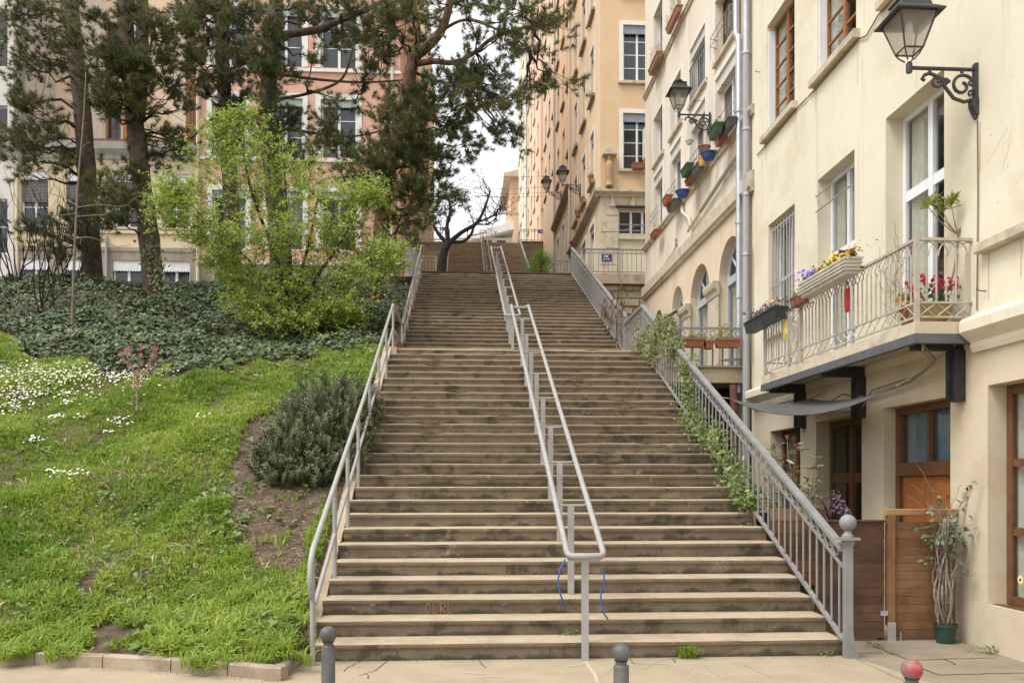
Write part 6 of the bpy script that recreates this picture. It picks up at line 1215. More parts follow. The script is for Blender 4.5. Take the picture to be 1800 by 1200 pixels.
# young thin trees
def sapling(name, label, base, paths, r, m, cat='tree', leaf=None, twig=0):
    Yb = base.y; t = thing(name, label, cat, base); b = MB(); tips = []
    for k, pts in enumerate(paths):
        P_ = smooth_path([at(a, c, Y=Yb + (.0 if k == 0 else rnd.uniform(-.1, .1) * i)) for i, (a, c) in enumerate(pts)], 5); n = len(P_); rr = r if k == 0 else r * .42
        b.tube(P_, [rr * (1 - .7 * i / (n - 1)) for i in range(n)], 7); tips += P_[n // 2:]
        for q in range(twig if k else 0): grow(b, P_[rnd.randrange(n // 2, n)], (rnd.gauss(0, .6), rnd.gauss(0, .4), 1), .12, .004, 1)
    b.build('trunk', m, t, smooth='all')
    return t, tips
p = onhill(127, 592); sapling('sapling', 'tall thin bare sapling with pale bark in the ivy', p, [[(127, 600), (129, 500), (133, 400), (138, 310), (146, 220), (151, 128)], [(136, 365), (172, 360), (216, 363), (233, 352), (245, 343)], [(135, 381), (170, 378), (186, 377), (200, 366)], [(135, 375), (110, 378), (75, 377)], [(131, 420), (155, 417), (180, 424), (205, 433), (232, 430)], [(130, 423), (115, 412), (100, 406)], [(138, 362), (115, 350), (85, 338)], [(146, 220), (155, 215)], [(142, 262), (150, 255), (158, 250)]], .035, mat('grey_sapling_bark', (.22, .18, .135), (.15, .12, .09), 10, rough=.9, bump=.3, bscale=40))
p = onhill(241, 728); t, tips = sapling('blossom_sapling', 'knee-high sapling with pink blossom in the lawn', p, [[(241, 732), (241, 700), (242, 670), (239, 655)], [(241, 668), (230, 645), (212, 622)], [(240, 660), (224, 625), (225, 612)], [(242, 668), (243, 645), (248, 612)], [(243, 672), (256, 655), (262, 640)], [(243, 665), (262, 640), (273, 612)]], .02, barkG, twig=2)
n = 520; P_ = np.array([tuple(tips[i]) for i in rng.integers(0, len(tips), n)]) + rng.normal(0, .022, (n, 3)); Vg, Fg, Tg = inst(leafS, leafSF, P_, frames(rng.normal(0, 1, (n, 3))), rng.uniform(.02, .04, n)); o = fastmesh('blossom', Vg, Fg, mat('pink_blossom', (.55, .17, .24), tintcol=(.68, .36, .42), trans=.3), t, Tg); o['kind'] = 'stuff'
for lab, px_, py_, sticks in (('bare dark shrub with upright twigs at the far edge of the ivy', 26, 502, 9), ('bare brown shrub between the straw house and the sapling', 72, 548, 7), ('low leafless shrub beneath the dark pine branches', 108, 500, 6)):
    p = onhill(px_, py_); t = thing('bare_shrub', lab, 'shrub', p, group='bare shrubs on the slope'); b = MB()
    for k in range(sticks): grow(b, p + Vector((rnd.gauss(0, .12), rnd.gauss(0, .1), -.05)), (rnd.gauss(0, .22), rnd.gauss(0, .2), 1), rnd.uniform(1.1, 1.7), .022, 2, .3, .35)
    b.build('stems', barkD, t)
# rosemary-like bush beside the handrail
rp = onhill(560, 850); t = thing('evergreen_bush', 'dense grey-green evergreen bush beside the handrail', 'bush', rp); Ps, Ds = [], []
lob = [(-.30, .25, .42, .34), (.02, .30, .40, .30), (.25, .75, .42, .46), (-.12, .80, .50, .50), (-.35, .95, .42, .42), (.15, 1.25, .45, .48), (-.25, 1.45, .45, .40), (.35, 1.2, .35, .4), (.1, 1.9, .5, .42), (-.2, 2.2, .5, .36), (.35, 2.3, .45, .34)]
for k in range(3300):
    lx, ly, lr, lh = lob[k % 11]; u = rnd.uniform(0, 1) ** .5; a = rnd.uniform(0, 6.28); x = rp.x - .12 + lx + lr * u * math.cos(a); y = rp.y + ly - .1 + lr * u * math.sin(a); x = min(x, -1.28 - rnd.random() * .16); g0 = float(hz(np.array(min(x, -1.5)), np.array(y))); hh = (lh * (1 - u ** 2.4) + .08) * (rnd.uniform(.35, 1.12) if rnd.random() < .8 else rnd.uniform(1.1, 1.75)); Ps.append((x, y, g0 + hh)); Ds.append((math.cos(a) * u * .7, math.sin(a) * u * .5 - .25, .9))
bV = []; bF = []; r_ = np.random.default_rng(3)
for k in range(34):
    h = -.10 + .26 * k / 34; a = k * 2.4; d = np.array([math.cos(a), math.sin(a), .8]); d /= np.linalg.norm(d); s_ = np.cross(d, [0, 0, 1.]) * .011; i = len(bV); o = np.array([0, 0, h]); bV += [o - s_ * .6, o + s_ * .6, o + d * .028 + s_, o + d * .028 - s_, o + d * .058]; bF += [(i, i + 1, i + 2), (i, i + 2, i + 3), (i + 3, i + 2, i + 4)]
Vg, Fg, Tg = inst(np.array(bV), np.array(bF), np.array(Ps), frames(np.array(Ds) + rng.normal(0, .22, (len(Ps), 3))), rng.uniform(.8, 1.25, len(Ps))); o = fastmesh('foliage', Vg, Fg, mat('rosemary_leaf', (.058, .076, .03), tintcol=(.17, .185, .085), rough=.6, stain=(.2, .14, .045), sscale=3.5, samt=.5, spos=.6, swid=.1), t, Tg); o['kind'] = 'stuff'
b = MB()
for k in range(40): i = rnd.randrange(len(Ps)); b.tube(gnarl((rp.x - .1 + rnd.gauss(0, .15), rp.y + .55 + rnd.gauss(0, .2), float(hz(np.array(rp.x), np.array(rp.y + .5)))), Ps[i], .03, 4, .03), [.014, .011, .009, .006, .004], 4, cap=False)
b.build('stems', barkD, t)
# ivy climbing the pine's foot
n = 190; yy = 525 - 110 * rng.random(n) ** 1.8; P_ = np.array([tuple(at(np.interp(c, [395, 525], [258, 277]) + rng.normal(4, 10 + 8 * (c > 490)), c, Y=24.6 - .36 - abs(rng.normal(0, .06)))) for c in yy]); Vg, Fg, Tg = inst(leafB, leafF, P_, frames(np.column_stack([rng.normal(.2, .4, n), -np.ones(n), rng.normal(.3, .4, n)])), rng.uniform(.07, .12, n)); tag(fastmesh('climbing_ivy', Vg, Fg, ivyM, None, Tg), 'ivy climbing the foot of the forked pine', 'ivy', kind='stuff')
n = 340; yy = rng.uniform(430, 512, n); P_ = np.array([tuple(at(np.interp(c, [430, 512], [668, 663]) + rng.normal(-6, 12), c, Y=24.2 - .33 - abs(rng.normal(0, .06)))) for c in yy]); Vg, Fg, Tg = inst(leafB, leafF, P_, frames(np.column_stack([rng.normal(.2, .4, n), -np.ones(n), rng.normal(.3, .4, n)])), rng.uniform(.07, .12, n)); tag(fastmesh('climbing_ivy', Vg, Fg, ivyM, None, Tg), 'ivy climbing the foot of the leaning orange-barked pine', 'ivy', kind='stuff')
# bush at the head of the middle flight
t = thing('green_bush', 'bright green rounded bush at the head of the middle flight', 'bush', at(948, 488, Y=30.6)); c0 = at(950, 462, Y=30.7); bl = [(at(a, c, Y=30.7), (r, r, r)) for a, c, r in ((938, 468, .26), (952, 455, .30), (962, 458, .22), (936, 478, .2), (958, 474, .26), (948, 448, .18))]
tw = MB(); o = leafcloud('foliage', bl, 700, (leafS, leafSF), .048, mat('bush_leaf', (.06, .13, .015), tintcol=(.19, .30, .045), trans=.25), t); o['kind'] = 'stuff'
for k in range(8): tw.tube(gnarl((c0.x + rnd.gauss(0, .06), 30.7, ZS - .02), (c0.x + rnd.gauss(0, .25), 30.7 + rnd.gauss(0, .2), ZS + .7), 0, 4, .03), .012, 4)
tw.build('stems', barkD, t)
# climbers on the house side railing
def climber(label, pts, per, m, size=.058, X=3.62, dx=.10):
    p0 = at(pts[-1][0], pts[-1][1], X=X); t = thing('climbing_shrub', label, 'climber', p0); bl = []; b = MB(); prev = None
    for a, c, rx, ry in pts:
        q = at(a, c, X=X); s_ = q.y / F; bl.append((q, (dx, rx * s_ * 1.6, ry * s_)))
        if prev is not None:
            for k in range(3): b.tube(gnarl(prev + Vector((rnd.gauss(0, .03), 0, -.1)), q + Vector((rnd.gauss(0, .03), 0, rnd.gauss(0, .1))), .05, 6, .05), [.011, .01, .01, .009, .008, .007, .006], 4)
        prev = q
    g0 = prev; b.tube(gnarl(g0, (X + .1, g0.y - .1, max(0, nz(g0.y) - .5)), .0, 5, .04), .013, 5); b.build('stems', barkG, t)
    o = leafcloud('foliage', bl, per, (leafS, leafSF), size, m, t, nrm=(-.5, -.5, .5), jit=.6); o['kind'] = 'stuff'; return t
jasM = mat('climber_leaf', (.07, .10, .022), tintcol=(.27, .30, .095), rough=.45, spec=.45, trans=.2, stain=(.22, .15, .05), sscale=9, samt=.4, spos=.6)
climber('pale green climber bunched over the first landing corner of the railing', [(1150, 588, 30, 24), (1128, 600, 20, 20), (1172, 592, 22, 18), (1145, 622, 30, 16), (1185, 612, 16, 16), (1120, 632, 14, 10), (1165, 570, 24, 12)], 330, jasM, .06)
climber('glossy green climber trailing down the lower railing', [(1206, 652, 14, 22), (1212, 690, 16, 30), (1218, 728, 22, 26), (1236, 752, 26, 26), (1262, 772, 30, 28), (1278, 805, 34, 26), (1296, 838, 30, 24), (1310, 868, 10, 10), (1320, 882, 5, 5)], 260, mat('glossy_climber_leaf', (.06, .105, .018), tintcol=(.24, .30, .075), rough=.35, spec=.5, trans=.2), .066, dx=.16)
t = thing('bare_vine', 'twisted leafless brown vine on the middle flight railing', 'vine', (3.72, 20, 5)); b = MB()
for k in range(16):
    a = at(rnd.uniform(1062, 1100), rnd.uniform(515, 590), X=3.72); pts = [a]
    for q in range(8): pts.append(pts[-1] + Vector((rnd.gauss(-.01, .04), rnd.gauss(-.05, .14), rnd.gauss(-.03, .12))))
    b.tube(pts, [.016 - .0012 * q for q in range(9)], 5)
b.tube([(3.7, 19.7, 4.3), (3.68, 19.9, 4.7), (3.7, 20.3, 5.1), (3.68, 20.1, 5.5), (3.72, 19.8, 5.4)], .02, 6); b.build('stems', mat('vine_bark', (.16, .10, .07), (.1, .065, .045), 20, rough=.9), t)
# plants in the yard behind the railing
def leafy(name, label, base, stems, L, m, size, per, base_leaf=(leafL, leafLF), red=None, cat='shrub', stemm=barkG, droop=.25):
    t = thing(name, label, cat, base); b = MB(); P_, D_, Pr, Dr = [], [], [], []
    for s_ in stems:
        a = Vector(s_[0]); c = Vector(s_[1]); P = gnarl(a, c, -.02, 5, .03); b.tube(P, [.012, .011, .009, .008, .006, .004], 5)
        for k in range(per):
            q = P[rnd.choice((2, 3, 4, 5, 5, 5))]; an = rnd.uniform(0, 6.28); P_.append(tuple(q + Vector((rnd.gauss(0, .015), rnd.gauss(0, .015), rnd.gauss(0, .03))))); D_.append((math.cos(an), math.sin(an), rnd.uniform(-droop, .5)))
        if red is not None:
            for k in range(6): an = rnd.uniform(0, 6.28); Pr.append(tuple(P[-1])); Dr.append((math.cos(an) * .35, math.sin(an) * .35, 1))
    b.build('stems', stemm, t)
    def put(nm, P_, D_, mm, sz):
        D_ = np.array(D_); D_ /= np.linalg.norm(D_, axis=1, keepdims=True); n = len(D_); up = np.array([0, 0, 1.]) + rng.normal(0, .3, (n, 3)); x = np.cross(D_, up); x /= np.linalg.norm(x, axis=1, keepdims=True) + 1e-9; z = np.cross(x, D_); R_ = np.stack([x, D_, z], axis=2)
        Vg, Fg, Tg = inst(base_leaf[0], base_leaf[1], np.array(P_), R_, rng.uniform(.7, 1.2, n) * sz); o = fastmesh(nm, Vg, Fg, mm, t, Tg); o['kind'] = 'stuff'
    put('leaves', P_, D_, m, size)
    if red is not None: put('young_leaves', Pr, Dr, red, size * .55)
    return t
lgM = mat('pale_laurel_leaf', (.10, .14, .055), tintcol=(.36, .38, .19), rough=.4, spec=.5, trans=.2); rdM = mat('red_young_leaf', (.22, .045, .03), tintcol=(.33, .13, .07), rough=.4, spec=.5, trans=.2)
def yp(px_, py_, Y): return at(px_, py_, Y=Y)
leafy('red_tipped_shrub', 'broad-leaved shrub with red young tips behind the railing', (4.2, 10.6, 1.2), [(yp(1392, 920, 10.6), yp(a, c, 10.6 + rnd.uniform(-.2, .3))) for a, c in ((1362, 790), (1384, 775), (1398, 790), (1375, 815), (1395, 830), (1360, 840), (1385, 860))], 1, lgM, .15, 16, red=rdM)
leafy('pale_leaved_shrub', 'pale green laurel-like shrub between the red-tipped shrub and the newel post', (4.4, 10.3, 1.0), [(yp(1420, 915, 10.2), yp(a, c, 10.2 + rnd.uniform(-.2, .3))) for a, c in ((1432, 805), (1440, 818), (1420, 832), (1438, 852), (1410, 862), (1425, 880), (1450, 868), (1400, 885))], 1, lgM, .15, 14)
t = leafy('undergrowth_shrub', 'dark leafy shrub seen between the lower balusters', (4.1, 11.2, .8), [(yp(1372, 960, 11.2), yp(a, c, 11.2 + rnd.uniform(-.3, .3))) for a, c in ((1340, 860), (1355, 890), (1375, 900), (1392, 912), (1350, 830), (1365, 870), (1408, 925))], 1, mat('dark_shrub_leaf', (.05, .08, .02), tintcol=(.18, .22, .07), trans=.2), .11, 26)
t = thing('purple_flowering_shrub', 'lilac flowered twigs above the ball-topped newel', 'shrub', yp(1472, 930, 10.2)); b = MB(); tips = []
for a, c in ((1450, 885), (1462, 888), (1474, 872), (1480, 884), (1484, 898), (1445, 878)): P = gnarl(yp(1466, 935, 10.2), yp(a, c, 10.2), 0, 5, .02); b.tube(P, .006, 4); tips += [P[-1], P[-1], P[-2]]
b.build('stems', barkD, t); n = 240; P_ = np.array([tuple(tips[i]) for i in rng.integers(0, len(tips), n)]) + rng.normal(0, .03, (n, 3)); Vg, Fg, Tg = inst(leafL, leafLF, P_, frames(rng.normal(0, 1, (n, 3))), rng.uniform(.035, .06, n)); o = fastmesh('flowers', Vg, Fg, mat('lilac_petal', (.28, .17, .24), tintcol=(.52, .40, .46)), t, Tg); o['kind'] = 'stuff'
# potted tree with twisted stems
pp = at(1674, 1133, Z=0); pp.y += .12; t = thing('potted_tree', 'twisted multi-stemmed climber in a dark green plastic pot by the gate', 'potted plant', pp)
b = MB(); b.lathe(pp, [(.088, 0), (.092, .01), (.108, .16), (.118, .165), (.12, .2), (.112, .2), (.105, .15), (.02, .15)], 24); b.build('pot', mat('green_plastic', (.012, .045, .032), (.02, .06, .045), 6, rough=.4, spec=.5), t, smooth=True)
b = MB(); b.lathe(pp + Vector((0, 0, .155)), [(.105, 0), (.06, .012), (.001, .018)], 16); b.build('soil', soilM, t)
for k in range(24):
    a0 = rnd.uniform(0, 6.28); tw_ = rnd.choice((-1, 1)) * rnd.uniform(.4, 2.2); pts = []; r0 = rnd.uniform(.02, .07)
    for q in range(15):
        z = .15 + 1.15 * q / 14; rr = r0 + .035 * math.sin(q * .9 + k) + .05 * math.sin(math.pi * q / 14); ox = -.03 * math.sin(q * .4); pts.append((pp.x + ox + rr * math.cos(a0 + tw_ * q / 14), pp.y + rr * .8 * math.sin(a0 + tw_ * q / 14), z))
    MB().tube(pts, [.012 - .0004 * q + .002 * math.sin(q * 2 + k) for q in range(15)], 6).build('stem', mat('silver_stem', (.30, .25, .2), (.17, .13, .1), 25, rough=.8, bump=.4), t, smooth='all')
P_, D_ = [], []; b = MB()
for k in range(26):
    s_ = pp + Vector((rnd.gauss(0, .05), rnd.gauss(0, .05), rnd.uniform(.85, 1.3))); e = s_ + Vector((rnd.gauss(0, .17), rnd.gauss(-.02, .1), rnd.gauss(.15, .2))); P = gnarl(s_, e, 0, 5, .03); b.tube(P, [.006, .005, .004, .004, .003, .002], 4)
    for q in range(8): P_.append(tuple(P[rnd.randrange(2, 6)] + Vector((rnd.gauss(0, .03), rnd.gauss(0, .03), rnd.gauss(-.02, .03))))); D_.append((rnd.gauss(0, .5), rnd.gauss(-.4, .4), .7))
for a, c in ((1600, 850), (1610, 815), (1690, 850), (1730, 840), (1725, 870), (1590, 870)): b.tube(gnarl(pp + Vector((0, 0, 1.2)), at(a, c, Y=pp.y), -.05, 6, .03), [.005, .005, .004, .004, .003, .003, .002], 4)
b.build('twigs', barkG, t); n = len(P_); Vg, Fg, Tg = inst(leafS, leafSF, np.array(P_), frames(np.array(D_) + rng.normal(0, .3, (n, 3))), rng.uniform(.05, .095, n)); o = fastmesh('leaves', Vg, Fg, mat('olive_leaf', (.05, .085, .035), tintcol=(.17, .21, .12), rough=.4, spec=.5), t, Tg); o['kind'] = 'stuff'
# ---------------------------------------------------------------- things on the houses
def petals(par, P_, size, col, col2, nm='flowers', nrm=(-.6, -.3, .7)):
    P_ = np.array(P_); n = len(P_); Vg, Fg, Tg = inst(hexV, hexF, P_, frames(np.array(nrm) + rng.normal(0, .4, (n, 3))), rng.uniform(.8, 1.2, n) * size); key = nm + str(col); o = fastmesh(nm, Vg, Fg, mat(key, col, tintcol=col2, rough=.7, trans=.2), par, Tg); o['kind'] = 'stuff'; return o
potleaf = mat('pot_leaf', (.05, .10, .02), tintcol=(.14, .22, .06), rough=.5, trans=.2)
def fill_leaves(par, c, r, n, size=.04, m=None, nm='leaves'):
    P_ = np.array(c) + rng.normal(0, .5, (n, 3)) * np.array(r); Vg, Fg, Tg = inst(leafS, leafSF, P_, frames(np.array([0, -.2, .8]) + rng.normal(0, .6, (n, 3))), rng.uniform(.7, 1.3, n) * size); o = fastmesh(nm, Vg, Fg, m or potleaf, par, Tg); o['kind'] = 'stuff'
def trough(name, label, y0, y1, x, z, w, h, m, ribs=0, cat='flower box'):
    t = thing(name, label, cat, (x, (y0 + y1) / 2, z)); b = MB(); k = .03
    i = [b.p(*q) for q in ((x - w / 2 + k, y0 + k, z), (x + w / 2 - k, y0 + k, z), (x + w / 2 - k, y1 - k, z), (x - w / 2 + k, y1 - k, z), (x - w / 2, y0, z + h), (x + w / 2, y0, z + h), (x + w / 2, y1, z + h), (x - w / 2, y1, z + h), (x - w / 2 + .012, y0 + .012, z + h), (x + w / 2 - .012, y0 + .012, z + h), (x + w / 2 - .012, y1 - .012, z + h), (x - w / 2 + .012, y1 - .012, z + h), (x - w / 2 + .015, y0 + .015, z + h - .03), (x + w / 2 - .015, y0 + .015, z + h - .03), (x + w / 2 - .015, y1 - .015, z + h - .03), (x - w / 2 + .015, y1 - .015, z + h - .03))]
    b.f(3, 2, 1, 0)
    for o_ in (0, 4, 8):
        for q in range(4): b.f(i[o_ + q], i[o_ + (q + 1) % 4], i[o_ + 4 + (q + 1) % 4], i[o_ + 4 + q])
    b.f(12, 13, 14, 15)
    b.box(x - w / 2 - .008, x + w / 2 + .008, y0 - .008, y0 + .004, z + h - .02, z + h + .004); b.box(x - w / 2 - .008, x - w / 2 + .004, y0 + .005, y1, z + h - .02, z + h + .004)
    for q in range(ribs): b.box(x - w / 2 - .004, x + w / 2 + .004, y0 - .003, y1 + .003, z + h * (.22 + .22 * q), z + h * (.22 + .22 * q) + .012)
    b.build('box', m, t); return t
blackpl = mat('black_plastic', (.03, .034, .038), (.05, .055, .06), 7, rough=.5, spec=.4)
t = trough('flower_box', 'charcoal plastic trough of pansies at the far end of the balcony rail', 12.02, 13.35, BX - .13, 4.06, .2, .17, blackpl)
ys_ = np.linspace(12.06, 13.3, 46)
fill_leaves(t, (BX - .13, 12.7, 4.27), (.12, .75, .06), 420)
petals(t, [(BX - .13 + rnd.gauss(0, .06), y + rnd.gauss(0, .03), 4.27 + rnd.uniform(.02, .1)) for y in ys_], .05, (.06, .02, .12), (.17, .09, .30)); petals(t, [(BX - .14 + rnd.gauss(0, .06), rnd.uniform(12.1, 12.75), 4.27 + rnd.uniform(.03, .1)) for k in range(16)], .05, (.17, .01, .04), (.27, .02, .07)); petals(t, [(BX - .15 + rnd.gauss(0, .06), rnd.choice((12.1, 12.2, 12.35, 12.9)) + rnd.gauss(0, .05), 4.27 + rnd.uniform(.03, .1)) for k in range(12)], .045, (.6, .4, .02), (.7, .5, .05))
t = trough('flower_box', 'cream ribbed wooden trough of bright pansies hung on the balcony rail', 9.72, 11.1, BX - .14, 4.13, .22, .19, mat('cream_wood', (.56, .53, .46), (.46, .43, .36), 8, rough=.8, bump=.15), 3)
fill_leaves(t, (BX - .14, 10.4, 4.36), (.12, .8, .06), 420)
for ya, yb, c1, c2, k in ((10.72, 11.1, (.10, .06, .34), (.26, .2, .6), 34), (10.3, 10.75, (.62, .22, .02), (.72, .4, .03), 26), (10.0, 10.4, (.66, .45, .02), (.75, .55, .04), 20), (9.8, 10.15, (.17, .02, .02), (.26, .03, .03), 18), (9.72, 9.95, (.05, .015, .02), (.09, .02, .03), 12), (9.68, 9.8, (.66, .40, .02), (.74, .5, .03), 8)):
    petals(t, [(BX - .14 + rnd.gauss(0, .06), rnd.uniform(ya, yb), 4.37 + rnd.uniform(.0, .09)) for q in range(k)], .055, c1, c2)
def pot(label, c, r, h, m=terra, cat='pot', group=None, leaves=60, name='flower_pot', lm=None):
    t = thing(name, label, cat, c, group=group); b = MB(); b.lathe(c, [(r * .68, 0), (r * .92, h * .8), (r, h * .8), (r, h), (r * .88, h), (r * .86, h * .86), (.01, h * .86)], 16); b.build('pot', m, t, smooth=True)
    if leaves: fill_leaves(t, (c[0], c[1], c[2] + h + r * .4), (r * 1.1, r * 1.1, r * .7), leaves, max(.03, r * .4), lm)
    return t
for lab, y in (('terracotta pot in the rail basket, next to the cream trough', 11.2), ('middle terracotta pot in the balcony rail basket', 11.36), ('terracotta pot in the rail basket, nearest the charcoal trough', 11.52)):
    t = pot(lab, (BX - .12, y, 4.10), .075, .14, group='terracotta pots in the balcony rail basket', leaves=50)
    if y < 11.5: petals(t, [(BX - .12 + rnd.gauss(0, .04), y + rnd.gauss(0, .04), 4.29 + rnd.uniform(0, .07)) for k in range(14)], .04, (.7, .68, .6), (.76, .75, .7))
b = MB()
for z in (4.08, 4.2): b.tube([(BX - .02, 11.1, z), (BX - .22, 11.1, z), (BX - .22, 11.62, z), (BX - .02, 11.62, z)], .005, 4)
for y in np.linspace(11.1, 11.62, 7): b.tube([(BX - .22, y, 4.2), (BX - .2, y, 4.08), (BX - .02, y, 4.08)], .004, 4)
tag(b.build('wire_basket', iron), 'wire basket on the balcony rail holding three terracotta pots', 'basket')
def glove(label, y, m, x=BX - .035):
    t = thing('rubber_glove', label, 'glove', (x, y, 4.0)); b = MB(); fr = FR((x, y, 0), (0, 1, 0), (-1, 0, 0))
    pr = [(-.058, 4.10), (.058, 4.10), (.055, 3.86), (.062, 3.80), (.052, 3.70), (.038, 3.64), (.034, 3.70), (.022, 3.60), (.012, 3.69), (-.002, 3.585), (-.014, 3.69), (-.026, 3.60), (-.034, 3.70), (-.046, 3.635), (-.052, 3.72), (-.068, 3.76), (-.074, 3.72), (-.066, 3.80), (-.05, 3.88)]
    pr = [(a * .85, 4.04 + (c - 4.1) * .56) for a, c in pr]
    n = len(pr); i = [b.p(*fr(a, -.012, c)) for a, c in pr]; j = [b.p(*fr(a * .9, .016, c)) for a, c in pr]
    for k in range(n): b.f(i[k], i[(k + 1) % n], j[(k + 1) % n], j[k])
    b.f(*i[::-1]); b.f(*j); b.build('glove', m, t)
    c = MB(); c.box(x - .02, x + .02, y - .01, y + .01, 4.08, 4.13); c.build('clip', mat('wood_clip', (.4, .3, .18)), t)
glove('red rubber glove pegged to the balcony railing under the cream trough', 10.12, mat('red_rubber', (.50, .055, .035), (.42, .04, .03), 20, rough=.5)); glove('yellow rubber glove pegged to the balcony railing by the scrolled panel', 12.12, mat('yellow_rubber', (.66, .55, .14), (.58, .47, .1), 20, rough=.5))
c = Vector((4.99, 8.85, 3.35)); t = thing('bowl_planter', 'wide ochre bowl of red cyclamen on the balcony floor', 'planter', c); b = MB(); b.lathe(c, [(.12, 0), (.2, .08), (.235, .2), (.24, .22), (.225, .22), (.2, .17), (.01, .17)], 20); b.build('bowl', mat('ochre_glaze', (.42, .30, .14), (.34, .24, .11), 9, rough=.5), t, smooth=True)
fill_leaves(t, (5.02, 8.85, 3.66), (.26, .2, .12), 150, .06, mat('cyclamen_leaf', (.04, .08, .025), tintcol=(.13, .2, .08))); petals(t, [(5.02 + rnd.gauss(0, .11), 8.8 + rnd.gauss(0, .06), 3.78 + rnd.gauss(.02, .05)) for k in range(46)], .05, (.34, .01, .06), (.5, .03, .1), nrm=(0, -1, .4))
t = pot('small terracotta pot of rusty orange flowers beside the cyclamen bowl', (4.82, 8.95, 3.35), .1, .2, leaves=60); petals(t, [(4.82 + rnd.gauss(0, .07), 8.92 + rnd.gauss(0, .05), 3.68 + rnd.gauss(0, .07)) for k in range(60)], .04, (.34, .16, .02), (.48, .26, .03), nrm=(0, -1, .4))
# oleander on the balcony
ob = Vector((5.12, 8.9, 3.5)); t = thing('oleander', 'slender oleander with tufted leaves rising from the balcony', 'potted plant', ob); b = MB(); b.lathe((ob.x, ob.y + .1, 3.35), [(.08, 0), (.11, .18), (.11, .2)], 14); b.build('pot', terra, t); b = MB(); P_, D_ = [], []
k0 = at(1684, 412, Y=8.8); b.tube(smooth_path([ob, at(1676, 480, Y=8.85), k0], 4), .011, 6)
for a, c_ in ((1640, 358), (1655, 368), (1672, 360), (1690, 362), (1702, 350), (1718, 345), (1732, 352), (1630, 362), (1710, 335)):
    e = at(a, c_, Y=8.8 + rnd.uniform(-.15, .15)); b.tube(gnarl(k0, e, .03, 5, .01), [.008, .007, .006, .005, .005, .004], 5)
    for q in range(20): an = rnd.uniform(0, 6.28); P_.append(tuple(e + Vector((0, 0, rnd.uniform(-.05, .03))))); D_.append((math.cos(an), math.sin(an), rnd.uniform(.2, 1.6)))
b.build('stems', barkG, t); D_ = np.array(D_); D_ /= np.linalg.norm(D_, axis=1, keepdims=True); n = len(D_); x = np.cross(D_, np.array([0, 0, 1.]) + rng.normal(0, .3, (n, 3))); x /= np.linalg.norm(x, axis=1, keepdims=True); Vg, Fg, Tg = inst(leafL * np.array([.9, 1, 1]), leafLF, np.array(P_), np.stack([x, D_, np.cross(x, D_)], 2), rng.uniform(.11, .17, n)); o = fastmesh('leaves', Vg, Fg, mat('oleander_leaf', (.17, .23, .045), tintcol=(.40, .43, .12), rough=.45, trans=.25), t, Tg); o['kind'] = 'stuff'
t = thing('trailing_plant', 'thin trailing plant tangled in the balcony railing', 'plant', (BX, 9.1, 3.4)); b = MB(); P_ = []
for k in range(10):
    P = gnarl((BX + .06, 8.8 + rnd.random() * .6, 3.4), (BX + rnd.gauss(.02, .05), 8.85 + rnd.random() * .75, rnd.uniform(4.0, 4.45)), 0, 7, .06); b.tube(P, .003, 3); P_ += [tuple(q + Vector((rnd.gauss(0, .02), rnd.gauss(0, .02), rnd.gauss(0, .02)))) for q in P[1:] for _ in range(4)]
b.build('stems', barkG, t); n = len(P_); Vg, Fg, Tg = inst(leafS, leafSF, np.array(P_), frames(rng.normal(0, 1, (n, 3))), rng.uniform(.015, .03, n)); o = fastmesh('leaves', Vg, Fg, mat('olive_yellow_leaf', (.2, .2, .05), tintcol=(.4, .34, .08)), t, Tg); o['kind'] = 'stuff'
# shade sail
sailM = mat('grey_sail_cloth', (.105, .103, .1), (.085, .083, .08), 3, rough=.9, bump=.05, bscale=200)
A_ = at(1576, 678, X=4.85); B_ = at(1282, 700, X=3.98); C_ = at(1425, 700, X=5.1); t = thing('shade_sail', 'sagging grey triangular shade sail roped below the balcony', 'shade sail', A_); b = MB(); n = 14; idx = {}
for lay in (0, 1):
    for i in range(n + 1):
        for j in range(n + 1 - i):
            u, v = i / n, j / n; w_ = 1 - u - v; p = A_ * u + B_ * v + C_ * w_; sag = .9 * (u * v * 1.7 + v * w_ * .5 + u * w_ * .5) * .75; idx[lay, i, j] = b.p(p.x, p.y, p.z - sag - lay * .006)
for lay in (0, 1):
    for i in range(n):
        for j in range(n - i):
            b.f(idx[lay, i, j], idx[lay, i + 1, j], idx[lay, i, j + 1])
            if i + j < n - 1: b.f(idx[lay, i + 1, j], idx[lay, i + 1, j + 1], idx[lay, i, j + 1])
b.build('cloth', sailM, t, smooth='all')
b = MB(); b.tube(gnarl(A_, (RX - .1, 8.72, 3.14), .02, 6, .005), .008, 5); b.build('rope', mat('rope', (.3, .27, .22)), t); MB().tube([B_, (3.66, B_.y + .1, B_.z + .05)], .008, 5).build('rope', MT['rope'], t); MB().tube([C_, (RX, C_.y + .1, C_.z + .08)], .008, 5).build('rope', MT['rope'], t)
